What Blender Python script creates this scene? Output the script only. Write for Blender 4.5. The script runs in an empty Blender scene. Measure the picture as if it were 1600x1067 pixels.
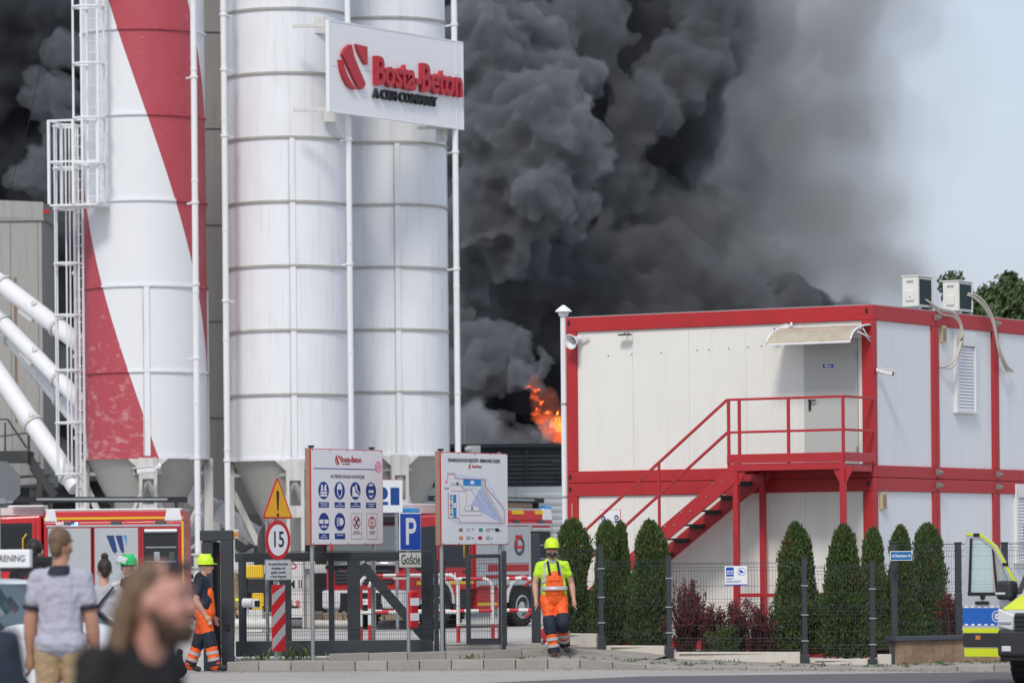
# Concrete plant with a fire behind it: silos, office containers, gate, signs, fire engines, people.
import bpy, bmesh, math, random
from math import sin, cos, pi, radians, atan2, sqrt, hypot
from mathutils import Vector, Matrix, noise
random.seed(7)
scene = bpy.context.scene
COL = scene.collection

# ------------------------------------------------------------------ camera
FPX, CU, CV, CZ, ROLL = 6700.0, 800.0, 880.0, 1.6, 0.009      # focal length / principal point in photo pixels, eye height
cd = bpy.data.cameras.new('camera'); cam = bpy.data.objects.new('camera', cd); COL.objects.link(cam)
cd.sensor_width = 36; cd.lens = FPX / 1600 * 36; cd.shift_y = (CV - 533.5) / 1600
cd.clip_start = .5; cd.clip_end = 3000
cr, sr = cos(ROLL), sin(ROLL)
cam.matrix_world = Matrix(((cr, sr, 0, 0), (0, 0, -1, 0), (-sr, cr, 0, CZ), (0, 0, 0, 1)))
cd.dof.use_dof = True; cd.dof.focus_distance = 68; cd.dof.aperture_fstop = 3.2
scene.camera = cam

# ------------------------------------------------------------------ sky, sun, exposure
SUN_EL, SUN_AZ = radians(46), radians(193)      # azimuth clockwise from +Y: behind the camera, to its left
w = bpy.data.worlds.new('World'); scene.world = w; w.use_nodes = True
nt = w.node_tree; N = nt.nodes; L = nt.links; N.clear()
out = N.new('ShaderNodeOutputWorld'); bg = N.new('ShaderNodeBackground'); bg.inputs[1].default_value = .112
sky = N.new('ShaderNodeTexSky'); sky.sky_type = 'NISHITA'; sky.sun_disc = False
sky.sun_elevation = SUN_EL; sky.sun_rotation = SUN_AZ; sky.dust_density = 2.5; sky.air_density = 1.2
tc = N.new('ShaderNodeTexCoord'); mp = N.new('ShaderNodeMapping'); mp.inputs['Scale'].default_value = (1.6, 1.6, 3.2)
nz = N.new('ShaderNodeTexNoise'); nz.inputs['Scale'].default_value = 2.3; nz.inputs['Detail'].default_value = 7; nz.inputs['Roughness'].default_value = .55
rp = N.new('ShaderNodeMapRange'); rp.inputs[1].default_value = .36; rp.inputs[2].default_value = .60; rp.inputs[3].default_value = .45; rp.inputs[4].default_value = .95
mx = N.new('ShaderNodeMix'); mx.data_type = 'RGBA'; mx.inputs[7].default_value = (5.9, 6.6, 8.1, 1)
L.new(tc.outputs['Generated'], mp.inputs[0]); L.new(mp.outputs[0], nz.inputs[0]); L.new(nz.outputs[0], rp.inputs[0])
L.new(rp.outputs[0], mx.inputs[0]); L.new(sky.outputs[0], mx.inputs[6]); L.new(mx.outputs[2], bg.inputs[0]); L.new(bg.outputs[0], out.inputs[0])
sd = bpy.data.lights.new('sun', 'SUN'); sd.energy = 2.0; sd.angle = radians(11); sd.color = (1, .94, .86)
sun = bpy.data.objects.new('sun', sd); COL.objects.link(sun)
sdir = Vector((sin(SUN_AZ) * cos(SUN_EL), cos(SUN_AZ) * cos(SUN_EL), sin(SUN_EL)))
sun.rotation_euler = sdir.to_track_quat('Z', 'Y').to_euler(); sun.location = sdir * 60
vs = scene.view_settings; vs.view_transform = 'Standard'; vs.look = 'None'; vs.exposure = .07; vs.gamma = 1; vs.use_curve_mapping = False
scene.render.engine = 'CYCLES'; cy = scene.cycles
cy.use_denoising = True; cy.volume_bounces = 2; cy.max_bounces = 8; cy.diffuse_bounces = 3; cy.transparent_max_bounces = 24
cy.use_adaptive_sampling = True; cy.adaptive_threshold = .015

# ------------------------------------------------------------------ helpers
def P(u, v, Y):
    """world point seen at photo pixel (u, v) at distance Y"""
    a = (u - CU) * Y / FPX; b = (CV - v) * Y / FPX
    return Vector((a * cr + b * sr, Y, -a * sr + b * cr + CZ))
def PX(u, Y, z=.5):                                   # world x of pixel column u at distance Y and height z
    a = ((u - CU) * Y / FPX + (z - CZ) * sr) / cr
    return a
def PZ(v, u, Y): return P(u, v, Y).z

MATS = {}
def mat(name, col, rough=.6, metal=0, var=.12, scale=3.0, bump=0, bscale=40, streak=0, streak_col=(.18, .13, .09), spec=.5,
        coat=0, trans=0, emit=None, estr=1, alpha=1, coords='Object'):
    if name in MATS: return MATS[name]
    m = bpy.data.materials.new(name); m.use_nodes = True
    n = m.node_tree.nodes; l = m.node_tree.links; b = n['Principled BSDF']
    b.inputs['Roughness'].default_value = rough; b.inputs['Metallic'].default_value = metal
    b.inputs['Specular IOR Level'].default_value = spec; b.inputs['Coat Weight'].default_value = coat
    b.inputs['Transmission Weight'].default_value = trans; b.inputs['Alpha'].default_value = alpha
    if emit: b.inputs['Emission Color'].default_value = (*emit, 1); b.inputs['Emission Strength'].default_value = estr
    t = n.new('ShaderNodeTexCoord')
    src = None
    if var > 0:
        z = n.new('ShaderNodeTexNoise'); z.inputs['Scale'].default_value = scale; z.inputs['Detail'].default_value = 6; z.inputs['Roughness'].default_value = .6
        l.new(t.outputs[coords], z.inputs[0])
        x = n.new('ShaderNodeMix'); x.data_type = 'RGBA'
        x.inputs[6].default_value = (*[c * (1 - var) for c in col], 1); x.inputs[7].default_value = (*[min(1, c * (1 + var)) for c in col], 1)
        l.new(z.outputs[0], x.inputs[0]); src = x.outputs[2]
        rr = n.new('ShaderNodeMapRange'); rr.inputs[3].default_value = max(.03, rough - .1); rr.inputs[4].default_value = min(1, rough + .1)
        l.new(z.outputs[0], rr.inputs[0]); l.new(rr.outputs[0], b.inputs['Roughness'])
    if streak > 0:
        q = n.new('ShaderNodeMapping'); q.inputs['Scale'].default_value = (5, 5, .35); l.new(t.outputs[coords], q.inputs[0])
        z2 = n.new('ShaderNodeTexNoise'); z2.inputs['Scale'].default_value = 1.6; z2.inputs['Detail'].default_value = 5; l.new(q.outputs[0], z2.inputs[0])
        r2 = n.new('ShaderNodeMapRange'); r2.inputs[1].default_value = .52; r2.inputs[2].default_value = .78; r2.inputs[4].default_value = streak; l.new(z2.outputs[0], r2.inputs[0])
        y = n.new('ShaderNodeMix'); y.data_type = 'RGBA'; l.new(r2.outputs[0], y.inputs[0])
        if src: l.new(src, y.inputs[6])
        else: y.inputs[6].default_value = (*col, 1)
        y.inputs[7].default_value = (*streak_col, 1); src = y.outputs[2]
    if src: l.new(src, b.inputs['Base Color'])
    else: b.inputs['Base Color'].default_value = (*col, 1)
    if bump > 0:
        z3 = n.new('ShaderNodeTexNoise'); z3.inputs['Scale'].default_value = bscale; z3.inputs['Detail'].default_value = 4; l.new(t.outputs[coords], z3.inputs[0])
        bp = n.new('ShaderNodeBump'); bp.inputs['Strength'].default_value = bump; bp.inputs['Distance'].default_value = .02
        l.new(z3.outputs[0], bp.inputs['Height']); l.new(bp.outputs[0], b.inputs['Normal'])
    MATS[name] = m; return m

class MB:
    def __init__(s): s.v = []; s.f = []
    def add(s, vs, fs, M=None):
        o = len(s.v)
        s.v += [tuple(M @ Vector(p)) for p in vs] if M else [tuple(p) for p in vs]
        s.f += [tuple(i + o for i in f) for f in fs]; return s
    def bb(s, x0, x1, y0, y1, z0, z1, M=None):
        return s.add([(x0, y0, z0), (x1, y0, z0), (x1, y1, z0), (x0, y1, z0), (x0, y0, z1), (x1, y0, z1), (x1, y1, z1), (x0, y1, z1)],
                     [(0, 3, 2, 1), (4, 5, 6, 7), (0, 1, 5, 4), (1, 2, 6, 5), (2, 3, 7, 6), (3, 0, 4, 7)], M)
    def box(s, c, d, M=None):
        return s.bb(c[0] - d[0] / 2, c[0] + d[0] / 2, c[1] - d[1] / 2, c[1] + d[1] / 2, c[2] - d[2] / 2, c[2] + d[2] / 2, M)
    def frame(s, p, q, up=(0, 0, 1)):
        p = Vector(p); q = Vector(q); z = (q - p); ln = z.length; z = z.normalized(); up = Vector(up)
        if abs(z.dot(up)) > .99: up = Vector((0, 1, 0))
        x = up.cross(z).normalized(); y = z.cross(x)
        return Matrix(((x.x, y.x, z.x, p.x), (x.y, y.y, z.y, p.y), (x.z, y.z, z.z, p.z), (0, 0, 0, 1))), ln
    def bar(s, p, q, w, h=None, up=(0, 0, 1)):      # w across (horizontal), h along 'up'
        h = h or w; M, ln = s.frame(p, q, up); return s.bb(-w / 2, w / 2, -h / 2, h / 2, 0, ln, M)
    def cyl(s, p, q, r, r2=None, n=12, caps=True):
        r2 = r if r2 is None else r2; M, ln = s.frame(p, q)
        vs = [(r * cos(2 * pi * i / n), r * sin(2 * pi * i / n), 0) for i in range(n)] + [(r2 * cos(2 * pi * i / n), r2 * sin(2 * pi * i / n), ln) for i in range(n)]
        fs = [(i, (i + 1) % n, n + (i + 1) % n, n + i) for i in range(n)]
        if caps: fs += [tuple(range(n - 1, -1, -1)), tuple(range(n, 2 * n))]
        return s.add(vs, fs, M)
    def tube(s, pts, r, n=6):
        pts = [Vector(p) for p in pts]; rings = []; up = Vector((0, 0, 1)); vs = []; fs = []
        for i, p in enumerate(pts):
            d = (pts[min(i + 1, len(pts) - 1)] - pts[max(i - 1, 0)]).normalized()
            a = up if abs(d.dot(up)) < .95 else Vector((0, 1, 0))
            x = a.cross(d).normalized(); y = d.cross(x)
            vs += [tuple(p + (x * cos(2 * pi * k / n) + y * sin(2 * pi * k / n)) * r) for k in range(n)]
        for i in range(len(pts) - 1):
            fs += [(i * n + k, i * n + (k + 1) % n, (i + 1) * n + (k + 1) % n, (i + 1) * n + k) for k in range(n)]
        fs += [tuple(range(n - 1, -1, -1)), tuple(range((len(pts) - 1) * n, len(pts) * n))]
        return s.add(vs, fs)
    def lathe(s, prof, n=32, c=(0, 0, 0), a0=0, a1=2 * pi, axis='z'):
        full = abs(a1 - a0 - 2 * pi) < 1e-6; k = n if full else n + 1; vs = []; fs = []
        for r, z in prof:
            for i in range(k):
                a = a0 + (a1 - a0) * i / n; p = (r * cos(a), r * sin(a), z)
                if axis == 'y': p = (p[0], p[2], p[1])
                if axis == 'x': p = (p[2], p[0], p[1])
                vs.append((p[0] + c[0], p[1] + c[1], p[2] + c[2]))
        for j in range(len(prof) - 1):
            for i in range(n):
                a = j * k + i; b = j * k + (i + 1) % k
                fs.append((a, b, b + k, a + k))
        return s.add(vs, fs)
    def prism(s, poly, y0, y1, M=None):             # polygon in local x-z, extruded along y
        n = len(poly); vs = [(x, y0, z) for x, z in poly] + [(x, y1, z) for x, z in poly]
        fs = [tuple(range(n)), tuple(range(2 * n - 1, n - 1, -1))] + [(i, n + i, n + (i + 1) % n, (i + 1) % n) for i in range(n)]
        return s.add(vs, fs, M)
    def disc(s, x, z, r, y0, y1, n=24, rz=None): return s.prism([(x + r * cos(2 * pi * i / n), z + (rz or r) * sin(2 * pi * i / n)) for i in range(n)], y0, y1)
    def ring(s, x, z, r, t, y0, y1, n=28, fl=1):
        vs = []; fs = []
        for i in range(n):
            a = 2 * pi * i / n
            for rr, y in ((r, y0), (r - t, y0), (r - t, y1), (r, y1)): vs.append((x + rr * cos(a), y, z + rr * sin(a) * fl))
        for i in range(n):
            j = (i + 1) % n
            for k in range(4): fs.append((i * 4 + k, i * 4 + (k + 1) % 4, j * 4 + (k + 1) % 4, j * 4 + k))
        return s.add(vs, fs)
    def ell(s, c, r, nu=16, nv=10, M=None):
        r = (r, r, r) if not hasattr(r, '__len__') else r; vs = [(c[0], c[1], c[2] + r[2])]; fs = []
        for j in range(1, nv):
            t = pi * j / nv
            vs += [(c[0] + r[0] * sin(t) * cos(2 * pi * i / nu), c[1] + r[1] * sin(t) * sin(2 * pi * i / nu), c[2] + r[2] * cos(t)) for i in range(nu)]
        vs.append((c[0], c[1], c[2] - r[2])); e = len(vs) - 1
        fs += [(0, 1 + i, 1 + (i + 1) % nu) for i in range(nu)]
        for j in range(nv - 2):
            a = 1 + j * nu; fs += [(a + i, a + nu + i, a + nu + (i + 1) % nu, a + (i + 1) % nu) for i in range(nu)]
        a = 1 + (nv - 2) * nu; fs += [(a + i, e, a + (i + 1) % nu) for i in range(nu)]
        return s.add(vs, fs, M)
    def cap(s, p, q, r1, r2=None, fy=1.0, n=12, m=4):     # tapered capsule; fy flattens it along local depth
        r2 = r1 if r2 is None else r2; M, ln = s.frame(p, q, (0, 1, 0)); vs = []; prof = []
        for j in range(m + 1): t = pi / 2 * j / m; prof.append((max(1e-4, r1 * sin(t)), -r1 * cos(t)))
        for j in range(m, -1, -1): t = pi / 2 * j / m; prof.append((max(1e-4, r2 * sin(t)), ln + r2 * cos(t)))
        for r, z in prof: vs += [(r * cos(2 * pi * i / n), fy * r * sin(2 * pi * i / n), z) for i in range(n)]
        fs = []
        for j in range(len(prof) - 1): fs += [(j * n + i, j * n + (i + 1) % n, (j + 1) * n + (i + 1) % n, (j + 1) * n + i) for i in range(n)]
        fs += [tuple(range(n - 1, -1, -1)), tuple(range((len(prof) - 1) * n, len(prof) * n))]
        return s.add(vs, fs, M)
    def mesh(s, name, smooth=False, fix=True):
        me = bpy.data.meshes.new(name); me.from_pydata(s.v, [], s.f)
        if fix:
            bm = bmesh.new(); bm.from_mesh(me); bmesh.ops.recalc_face_normals(bm, faces=bm.faces); bm.to_mesh(me); bm.free()
        if smooth: me.polygons.foreach_set('use_smooth', [True] * len(me.polygons))
        return me
    def build(s, name, m, parent=None, smooth=False, bevel=0, fix=True, auto=0):
        return obj(name, s.mesh(name, smooth or auto > 0, fix), m, parent, bevel, auto)
def obj(name, me, m, parent=None, bevel=0, auto=0):
    if m is not None and not me.materials: me.materials.append(m)
    o = bpy.data.objects.new(name, me); COL.objects.link(o)
    if parent: o.parent = parent
    if auto:
        bm = bmesh.new(); bm.from_mesh(me)
        for e in bm.edges:
            if len(e.link_faces) == 2 and e.calc_face_angle(0) > radians(auto): e.smooth = False
        bm.to_mesh(me); bm.free()
    if bevel:
        b = o.modifiers.new('bevel', 'BEVEL'); b.width = bevel; b.segments = 2; b.limit_method = 'ANGLE'; b.angle_limit = radians(40)
        b.harden_normals = False
    return o
def tag(o, label=None, cat=None, group=None, kind=None):
    if label: o['label'] = label
    if cat: o['category'] = cat
    if group: o['group'] = group
    if kind: o['kind'] = kind
    return o
def thing(name, label, cat, loc=(0, 0, 0), rz=0, group=None):
    o = bpy.data.objects.new(name, None); COL.objects.link(o); o.location = loc; o.rotation_euler = (0, 0, rz)
    o.empty_display_size = .2
    return tag(o, label, cat, group)
def clone(o, parent=None):
    c = o.copy(); COL.objects.link(c)
    if parent: c.parent = parent
    for ch in o.children: clone(ch, c)
    return c
def text(s, size, m, parent, loc, depth=.0015, bold=0, align='CENTER', sx=1, name='lettering', rx=pi / 2, split=False, rz=0):
    cu = bpy.data.curves.new('t', 'FONT'); cu.body = s; cu.size = size; cu.extrude = depth; cu.offset = bold; cu.align_x = align; cu.align_y = 'CENTER'
    cu.resolution_u = 3
    t = bpy.data.objects.new('t', cu); me = bpy.data.meshes.new_from_object(t); bpy.data.objects.remove(t)
    me.transform(Matrix.Diagonal((sx, 1, 1, 1))); me.materials.clear()
    parts = [me]
    if split:
        bm = bmesh.new(); bm.from_mesh(me); bmesh.ops.remove_doubles(bm, verts=bm.verts, dist=1e-5); bm.verts.ensure_lookup_table(); seen = set(); parts = []
        for v in bm.verts:
            if v.index in seen: continue
            st = [v]; grp = {v.index}
            while st:
                a = st.pop()
                for e in a.link_edges:
                    b = e.other_vert(a)
                    if b.index not in grp: grp.add(b.index); st.append(b)
            seen |= grp; idx = sorted(grp); mp = {k: i for i, k in enumerate(idx)}
            pm = bpy.data.meshes.new('letter'); pm.from_pydata([bm.verts[i].co for i in idx], [], [[mp[x.index] for x in f.verts] for f in bm.faces if f.verts[0].index in grp]); parts.append(pm)
        bm.free()
    res = []
    for p in parts:
        o = obj(name, p, m, parent); o.location = loc; o.rotation_euler = (rx, 0, rz); res.append(o)
    return res
# ------------------------------------------------------------------ materials
ANTH = mat('anthracite', (.030, .038, .045), .5, 0, .15, 5)
GALV = mat('galvanised', (.36, .38, .39), .45, .6, .15, 12)
WHITE = mat('white_paint', (.78, .79, .80), .45, 0, .05, 2, streak=.16)
SILO = mat('silo_white', (.77, .79, .815), .42, 0, .07, .9, bump=.3, bscale=1.1, streak=.30, streak_col=(.46, .43, .38))
STEEL = mat('steel_offwhite', (.60, .60, .575), .55, 0, .14, 2.5, streak=.5, streak_col=(.28, .24, .19))
CONE = mat('cone_grey', (.40, .395, .375), .6, 0, .12, 1.5, streak=.3, streak_col=(.24, .21, .18))
TAUPE = mat('old_silo', (.21, .195, .18), .75, 0, .15, .8, streak=.35, streak_col=(.11, .10, .09))
RED = mat('red_frame', (.43, .018, .022), .5, 0, .22, 1.6, bump=.1, bscale=6, streak=.35, streak_col=(.22, .022, .022))
PANEL_LIT = mat('panel_sunlit', (.77, .76, .705), .5, 0, .045, .9, bump=.12, bscale=2.5, streak=.16, streak_col=(.50, .45, .36))  # front walls: warm sunlight put into the white panel colour
PANEL_SHADE = mat('panel_shaded', (.74, .76, .775), .5, 0, .045, .9, bump=.12, bscale=2.5, streak=.18, streak_col=(.48, .45, .38))  # side walls: same panels, dimmer bluish shade put into the colour
DARKSTEEL = mat('dark_steel', (.075, .08, .082), .6, .3, .2, 4)
BLACK = mat('black_plastic', (.012, .013, .015), .45, 0, .2, 8)
RUBBER = mat('rubber', (.018, .018, .018), .85, 0, .2, 9, bump=.3)
GLASS = mat('tinted_glass', (.012, .016, .018), .08, 0, 0, spec=.45)
CONC = mat('concrete', (.34, .33, .30), .9, 0, .2, 3, bump=.5, bscale=30)
CONCL = mat('concrete_light', (.44, .425, .39), .9, 0, .12, 2, bump=.4, bscale=25)
PLINTH = mat('plinth_cream', (.60, .56, .49), .85, 0, .10, 2.5, bump=.2, streak=.3, streak_col=(.30, .25, .18))
SIGNW = mat('sign_white', (.80, .81, .83), .35, 0, .02, 2)
SIGNB = mat('sign_blue', (.006, .055, .26), .35, 0, .05, 4)
PBLUE = mat('parking_blue', (.004, .065, .42), .3, 0, .04, 4)
SIGNR = mat('sign_red', (.56, .012, .022), .35, 0, .06, 5)
SIGNY = mat('sign_yellow', (.82, .40, .01), .35, 0, .04, 5)
INK = mat('ink_black', (.015, .015, .018), .5, 0, 0)
GREYINK = mat('ink_grey', (.16, .16, .18), .5, 0, 0)
PINK = mat('ink_pink', (.72, .26, .40), .5, 0, 0)
REFL = mat('reflective_grey', (.44, .45, .45), .4, .1, .1, 20)
BRAND = mat('brand_red', (.44, .020, .032), .38, 0, .06, 3)
FRED = mat('fire_red', (.50, .014, .017), .38, 0, .08, 2, coat=.12)
FRED2 = mat('fire_red_dark', (.36, .012, .02), .35, 0, .05, 2)
SHUT = mat('shutter_alu', (.46, .49, .51), .38, .35, .05, 3)
YEL = mat('stripe_yellow', (.74, .46, .01), .35, 0, .05, 5)
CHROME = mat('chrome', (.6, .61, .62), .22, .9, .05, 8)
LAMP = mat('headlamp', (.70, .73, .75), .08, .1, .1, 30, coat=1)
BLUEL = mat('blue_lens', (.02, .22, .50), .12, 0, .1, 20, coat=1)
ORANGEL = mat('orange_lens', (.65, .22, .03), .2, 0, .1, 20, coat=1)
TIMBER = mat('timber', (.30, .20, .14), .8, 0, .25, 9)

# ------------------------------------------------------------------ ground
def sheet(name, pts, m, kind='structure'):
    o = MB().add(pts, [tuple(range(len(pts)))]).build(name, m); tag(o, kind=kind); return o
sheet('ground', [(-700, -60, -.03), (700, -60, -.03), (700, 1500, -.03), (-700, 1500, -.03)], mat('far_ground', (.20, .19, .17), .95, 0, .25, .4))
ROADB = mat('road_concrete', (.365, .34, .31), .92, 0, .30, .55, bump=.5, bscale=25)
sheet('road', [(-40, -20, -.004), (40, -20, -.004), (40, 66, -.004), (-40, 66, -.004)], ROADB)
ASPH = mat('asphalt', (.115, .112, .112), .9, 0, .22, 1.6, bump=.5, bscale=45)
sheet('asphalt_lane', [(-.9, 20, .002), (45, 20, .002), (45, 62.4, .002), (6.3, 60.8, .002), (1.8, 60.2, .002), (-.9, 57, .002)], ASPH)
sheet('yard', [(-60, 66, -.004), (60, 66, -.004), (60, 150, -.004), (-60, 150, -.004)], CONCL)
def lerp(a, b, t): return a + (b - a) * max(0, min(1, t))
def kerbY(x): return 65.0 if x < 1 else 65.0 - (x - 1) * .66
def kerbZ(x): return .15 if x < .8 else lerp(.15, .045, (x - .8) / 1.6) if x < 6 else lerp(.045, .10, (x - 6) / .6)
KM = [mat('kerb_stone', (.29, .275, .25), .92, 0, .22, 3, bump=.5, bscale=30), mat('kerb_stone_pale', (.335, .315, .285), .92, 0, .2, 3, bump=.5, bscale=30)]
kerb = tag(bpy.data.objects.new('kerb', None), kind='structure'); COL.objects.link(kerb)
x = -4.34; k = 0
while x < 8.4:
    x2 = x + .487; a = Vector((x + .005, kerbY(x), 0)); b = Vector((x2 - .005, kerbY(x2), 0)); za, zb = kerbZ(x), kerbZ(x2)
    dz = random.uniform(-.006, .006); dy = random.uniform(-.008, .008)
    m_ = MB().add([(a.x, a.y + dy, -.1), (b.x, b.y + dy, -.1), (b.x, b.y + .16, -.1), (a.x, a.y + .16, -.1), (a.x, a.y + dy + .02, za + dz), (b.x, b.y + dy + .02, zb + dz), (b.x, b.y + .16, zb + dz), (a.x, a.y + .16, za + dz)],
                  [(0, 3, 2, 1), (4, 5, 6, 7), (0, 1, 5, 4), (1, 2, 6, 5), (2, 3, 7, 6), (3, 0, 4, 7)])
    m_.build('kerb_stone', KM[k % 3 == 1], kerb, bevel=.012); x = x2; k += 1
def backZ(x): return .13 if x < 0 else lerp(.13, .26, x / 1.2) if x < 1.2 else lerp(.26, .13, (x - 1.2) / 1.2) if x < 2.4 else lerp(.13, -.02, (x - 2.4) / 2.6)
vs_, fs_ = [], []; xs = [-4.34 + i * .25 for i in range(58)]
for i, xx in enumerate(xs):
    y0 = kerbY(xx) + .15
    for j in range(6):
        t = j / 5; vs_.append((xx, lerp(y0, 68.4, t), lerp(kerbZ(xx) - .012, backZ(xx), t)))
for i in range(len(xs) - 1):
    for j in range(5): a = i * 6 + j; fs_.append((a, a + 6, a + 7, a + 1))
PAVE = mat('paving', (.30, .275, .24), .95, 0, .25, 2.2, bump=.6, bscale=22)
tag(MB().add(vs_, fs_).build('pavement', PAVE, smooth=True), kind='structure')
# kerb along the planting strip in front of the gate
kb = tag(bpy.data.objects.new('planting_strip_kerb', None), kind='structure'); COL.objects.link(kb)
A, B = Vector((-2.8, 65.35, 0)), Vector((.72, 67.0, 0))
for i in range(6):
    p = A.lerp(B, i / 6 + .002); q = A.lerp(B, (i + 1) / 6 - .002)
    MB().bar((p.x, p.y, .14), (q.x, q.y, .15 + .02 * (i > 3)), .07, .22).build('edging_stone', KM[i % 2], kb, bevel=.01)
# ramp with its retaining kerb
f0, f1, f2 = Vector((-.10, 67.15, .30)), Vector((.9, 66.75, .27)), Vector((2.15, 66.0, .10))
b0, b1 = Vector((0.02, 70.2, .32)), Vector((2.5, 67.3, .16))
tag(MB().add([f0, f1, f2, b1, b0], [(0, 1, 2, 3, 4)]).build('ramp_paving', PAVE), kind='structure')
rk = tag(bpy.data.objects.new('ramp_kerb', None), kind='structure'); COL.objects.link(rk)
for p, q in ((f0, f0.lerp(f1, .5)), (f0.lerp(f1, .5), f1), (f1, f1.lerp(f2, .5)), (f1.lerp(f2, .5), f2)):
    d = (q - p) * .006; p = p + d; q = q - d
    MB().bar((p.x, p.y - .03, p.z - .14), (q.x, q.y - .03, q.z - .14), .08, .30).build('edging_stone', KM[0], rk, bevel=.01)
# weeds growing in the joints
def weeds(name, spots, label, h=.12, n=26, m=None):
    b = MB()
    for (c, s) in spots:
        for i in range(n):
            a = random.uniform(0, 2 * pi); r = random.uniform(.03, .13) * s; hh = h * s * random.uniform(.3, 1); wd = .005 * s + .005
            o = Vector((random.gauss(0, .05) * s * 2, random.gauss(0, .03) * s, 0)); p = Vector(c) + o; t = p + Vector((cos(a) * r, sin(a) * r, hh)); sd_ = Vector((-sin(a), cos(a), 0)) * wd
            mid = p.lerp(t, .55) + Vector((0, 0, hh * .18))
            b.add([p, mid - sd_, t, mid + sd_], [(0, 1, 2, 3)])
    o = b.build(name, m or WEED, fix=False); tag(o, label, 'weeds', None, 'stuff'); return o
WEED = mat('weed_green', (.085, .13, .035), .7, 0, .35, 14)
sp = []
for i in range(150):
    xx = random.uniform(.9, 7.6) if i > 15 else random.uniform(0, 1); t = random.uniform(.05, .75)
    y0 = kerbY(xx) + .15; sp.append(((xx, lerp(y0, 68.4, t), lerp(kerbZ(xx) - .012, backZ(xx), t)), random.uniform(.15, .6) ** 1.2))
weeds('weeds', sp, 'small weeds sprouting between the paving slabs', .13, 14)
weeds('weeds', [((PX(u, 66.3, .1), 66.3 + random.uniform(-.1, .3), .12), s) for u, s in ((460, 2.6), (452, 1.8), (468, 1.6), (400, 1.3), (405, 1.1), (640, 1.4), (655, 1.1), (700, .9), (738, .9), (600, .8))], 'taller weeds at the foot of the gate', .12, 22)
# loose grit swept against the kerb
gr_ = MB()
for i in range(1500):
    xx = random.uniform(-4.3, 8); y = kerbY(xx) - abs(random.gauss(0, .5)); r = random.uniform(.006, .02); z = .004
    gr_.add([(xx - r, y, z), (xx + r, y - r * .3, z), (xx, y + r, z), (xx + r * .2, y, z + r * 1.1)], [(0, 1, 3), (1, 2, 3), (2, 0, 3)])
tag(gr_.build('grit', mat('grit', (.24, .22, .19), .95, 0, .4, 40), fix=False), 'loose grit scattered along the kerb', 'grit', None, 'stuff')
# ------------------------------------------------------------------ sliding gate, portal, wicket
def wires(b, A, B, za0, zb0, h, step=.05, folds=(.12, .5, .88), r=.0026, yd=None):
    A = Vector(A); B = Vector(B); ln = (B - A).length; d = (B - A) / ln; nrm = Vector((d.y, -d.x)); n = int(ln / step)
    zs = [0]
    for f in folds: zs += [f * h - .05, f * h, f * h + .05]
    zs += [h]
    off = {round(f * h, 4): .035 for f in folds}
    for i in range(n + 1):
        t = (i + .5) / (n + 1); p = A + d * ln * t; z0 = za0 + (zb0 - za0) * t
        pts = [(p.x + nrm.x * off.get(round(z, 4), 0), p.y + nrm.y * off.get(round(z, 4), 0), z0 + z) for z in zs]
        b.tube(pts, r, 3)
    for z in sorted(set([.02] + [f * h + e for f in folds for e in (-.05, 0, .05)] + [h - .03] + [k * .2 for k in range(1, int(h / .2))])):
        o = off.get(round(z, 4), 0)
        b.tube([(A.x + nrm.x * o, A.y + nrm.y * o, za0 + z), (B.x + nrm.x * o, B.y + nrm.y * o, zb0 + z)], r * 1.2, 3)
GY = 67.3
g = thing('sliding_gate', 'anthracite steel sliding gate with wire mesh and diagonal brace', 'gate', (0, GY, 0))
def gx(u): return PX(u, GY, 1)
MB().bb(gx(368), gx(676), -.05, .05, 1.66, 1.80).build('top_rail', ANTH, g, bevel=.008)
MB().bb(gx(368), gx(676), -.06, .06, .18, .42).build('bottom_rail', ANTH, g, bevel=.008)
for u, w_ in ((379, .12), (446, .19), (518, .09), (553, .20), (668, .19)):
    MB().bb(gx(u) - w_ / 2, gx(u) + w_ / 2, -.045, .045, .40, 1.68).build('upright', ANTH, g, bevel=.006)
MB().bar((gx(566), .01, 1.60), (gx(668), .01, .40), .05, .15).build('brace', ANTH, g, bevel=.006)
b = MB(); wires(b, (gx(380), -.075), (gx(676), -.075), .42, .42, 1.42, .035, (.1, .55, .95)); tag(b.build('wire_mesh', ANTH, g, fix=False), kind='stuff')
pt = thing('gate_portal', 'anthracite goal-shaped guide post of the sliding gate with warning beacon', 'gate post', (0, 65.9, 0))
def px_(u): return PX(u, 65.9, 1)
MB().bb(px_(318), px_(334), -.1, .1, 0, 1.99).build('post', ANTH, pt, bevel=.01)
MB().bb(px_(346), px_(365), -.12, .12, 0, 1.99).build('post', ANTH, pt, bevel=.01)
MB().bb(px_(314), px_(366), -.13, .13, 1.992, 2.15).build('crossbeam', ANTH, pt, bevel=.01)
MB().bb(px_(333), px_(343), .15, .26, 0, 1.97).build('guide_post', ANTH, pt, bevel=.008)
MB().bb(px_(352), px_(359), -.15, -.12, .62, .72).build('limit_switch', BLACK, pt, bevel=.006)
MB().bb(px_(364), px_(374), -.06, .06, 2.02, 2.16).build('beacon_base', mat('beige_plastic', (.6, .56, .47), .5), pt, bevel=.01)
MB().bb(px_(364.4), px_(373.6), -.064, -.058, 2.05, 2.12).build('beacon_lens', ORANGEL, pt)
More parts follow.
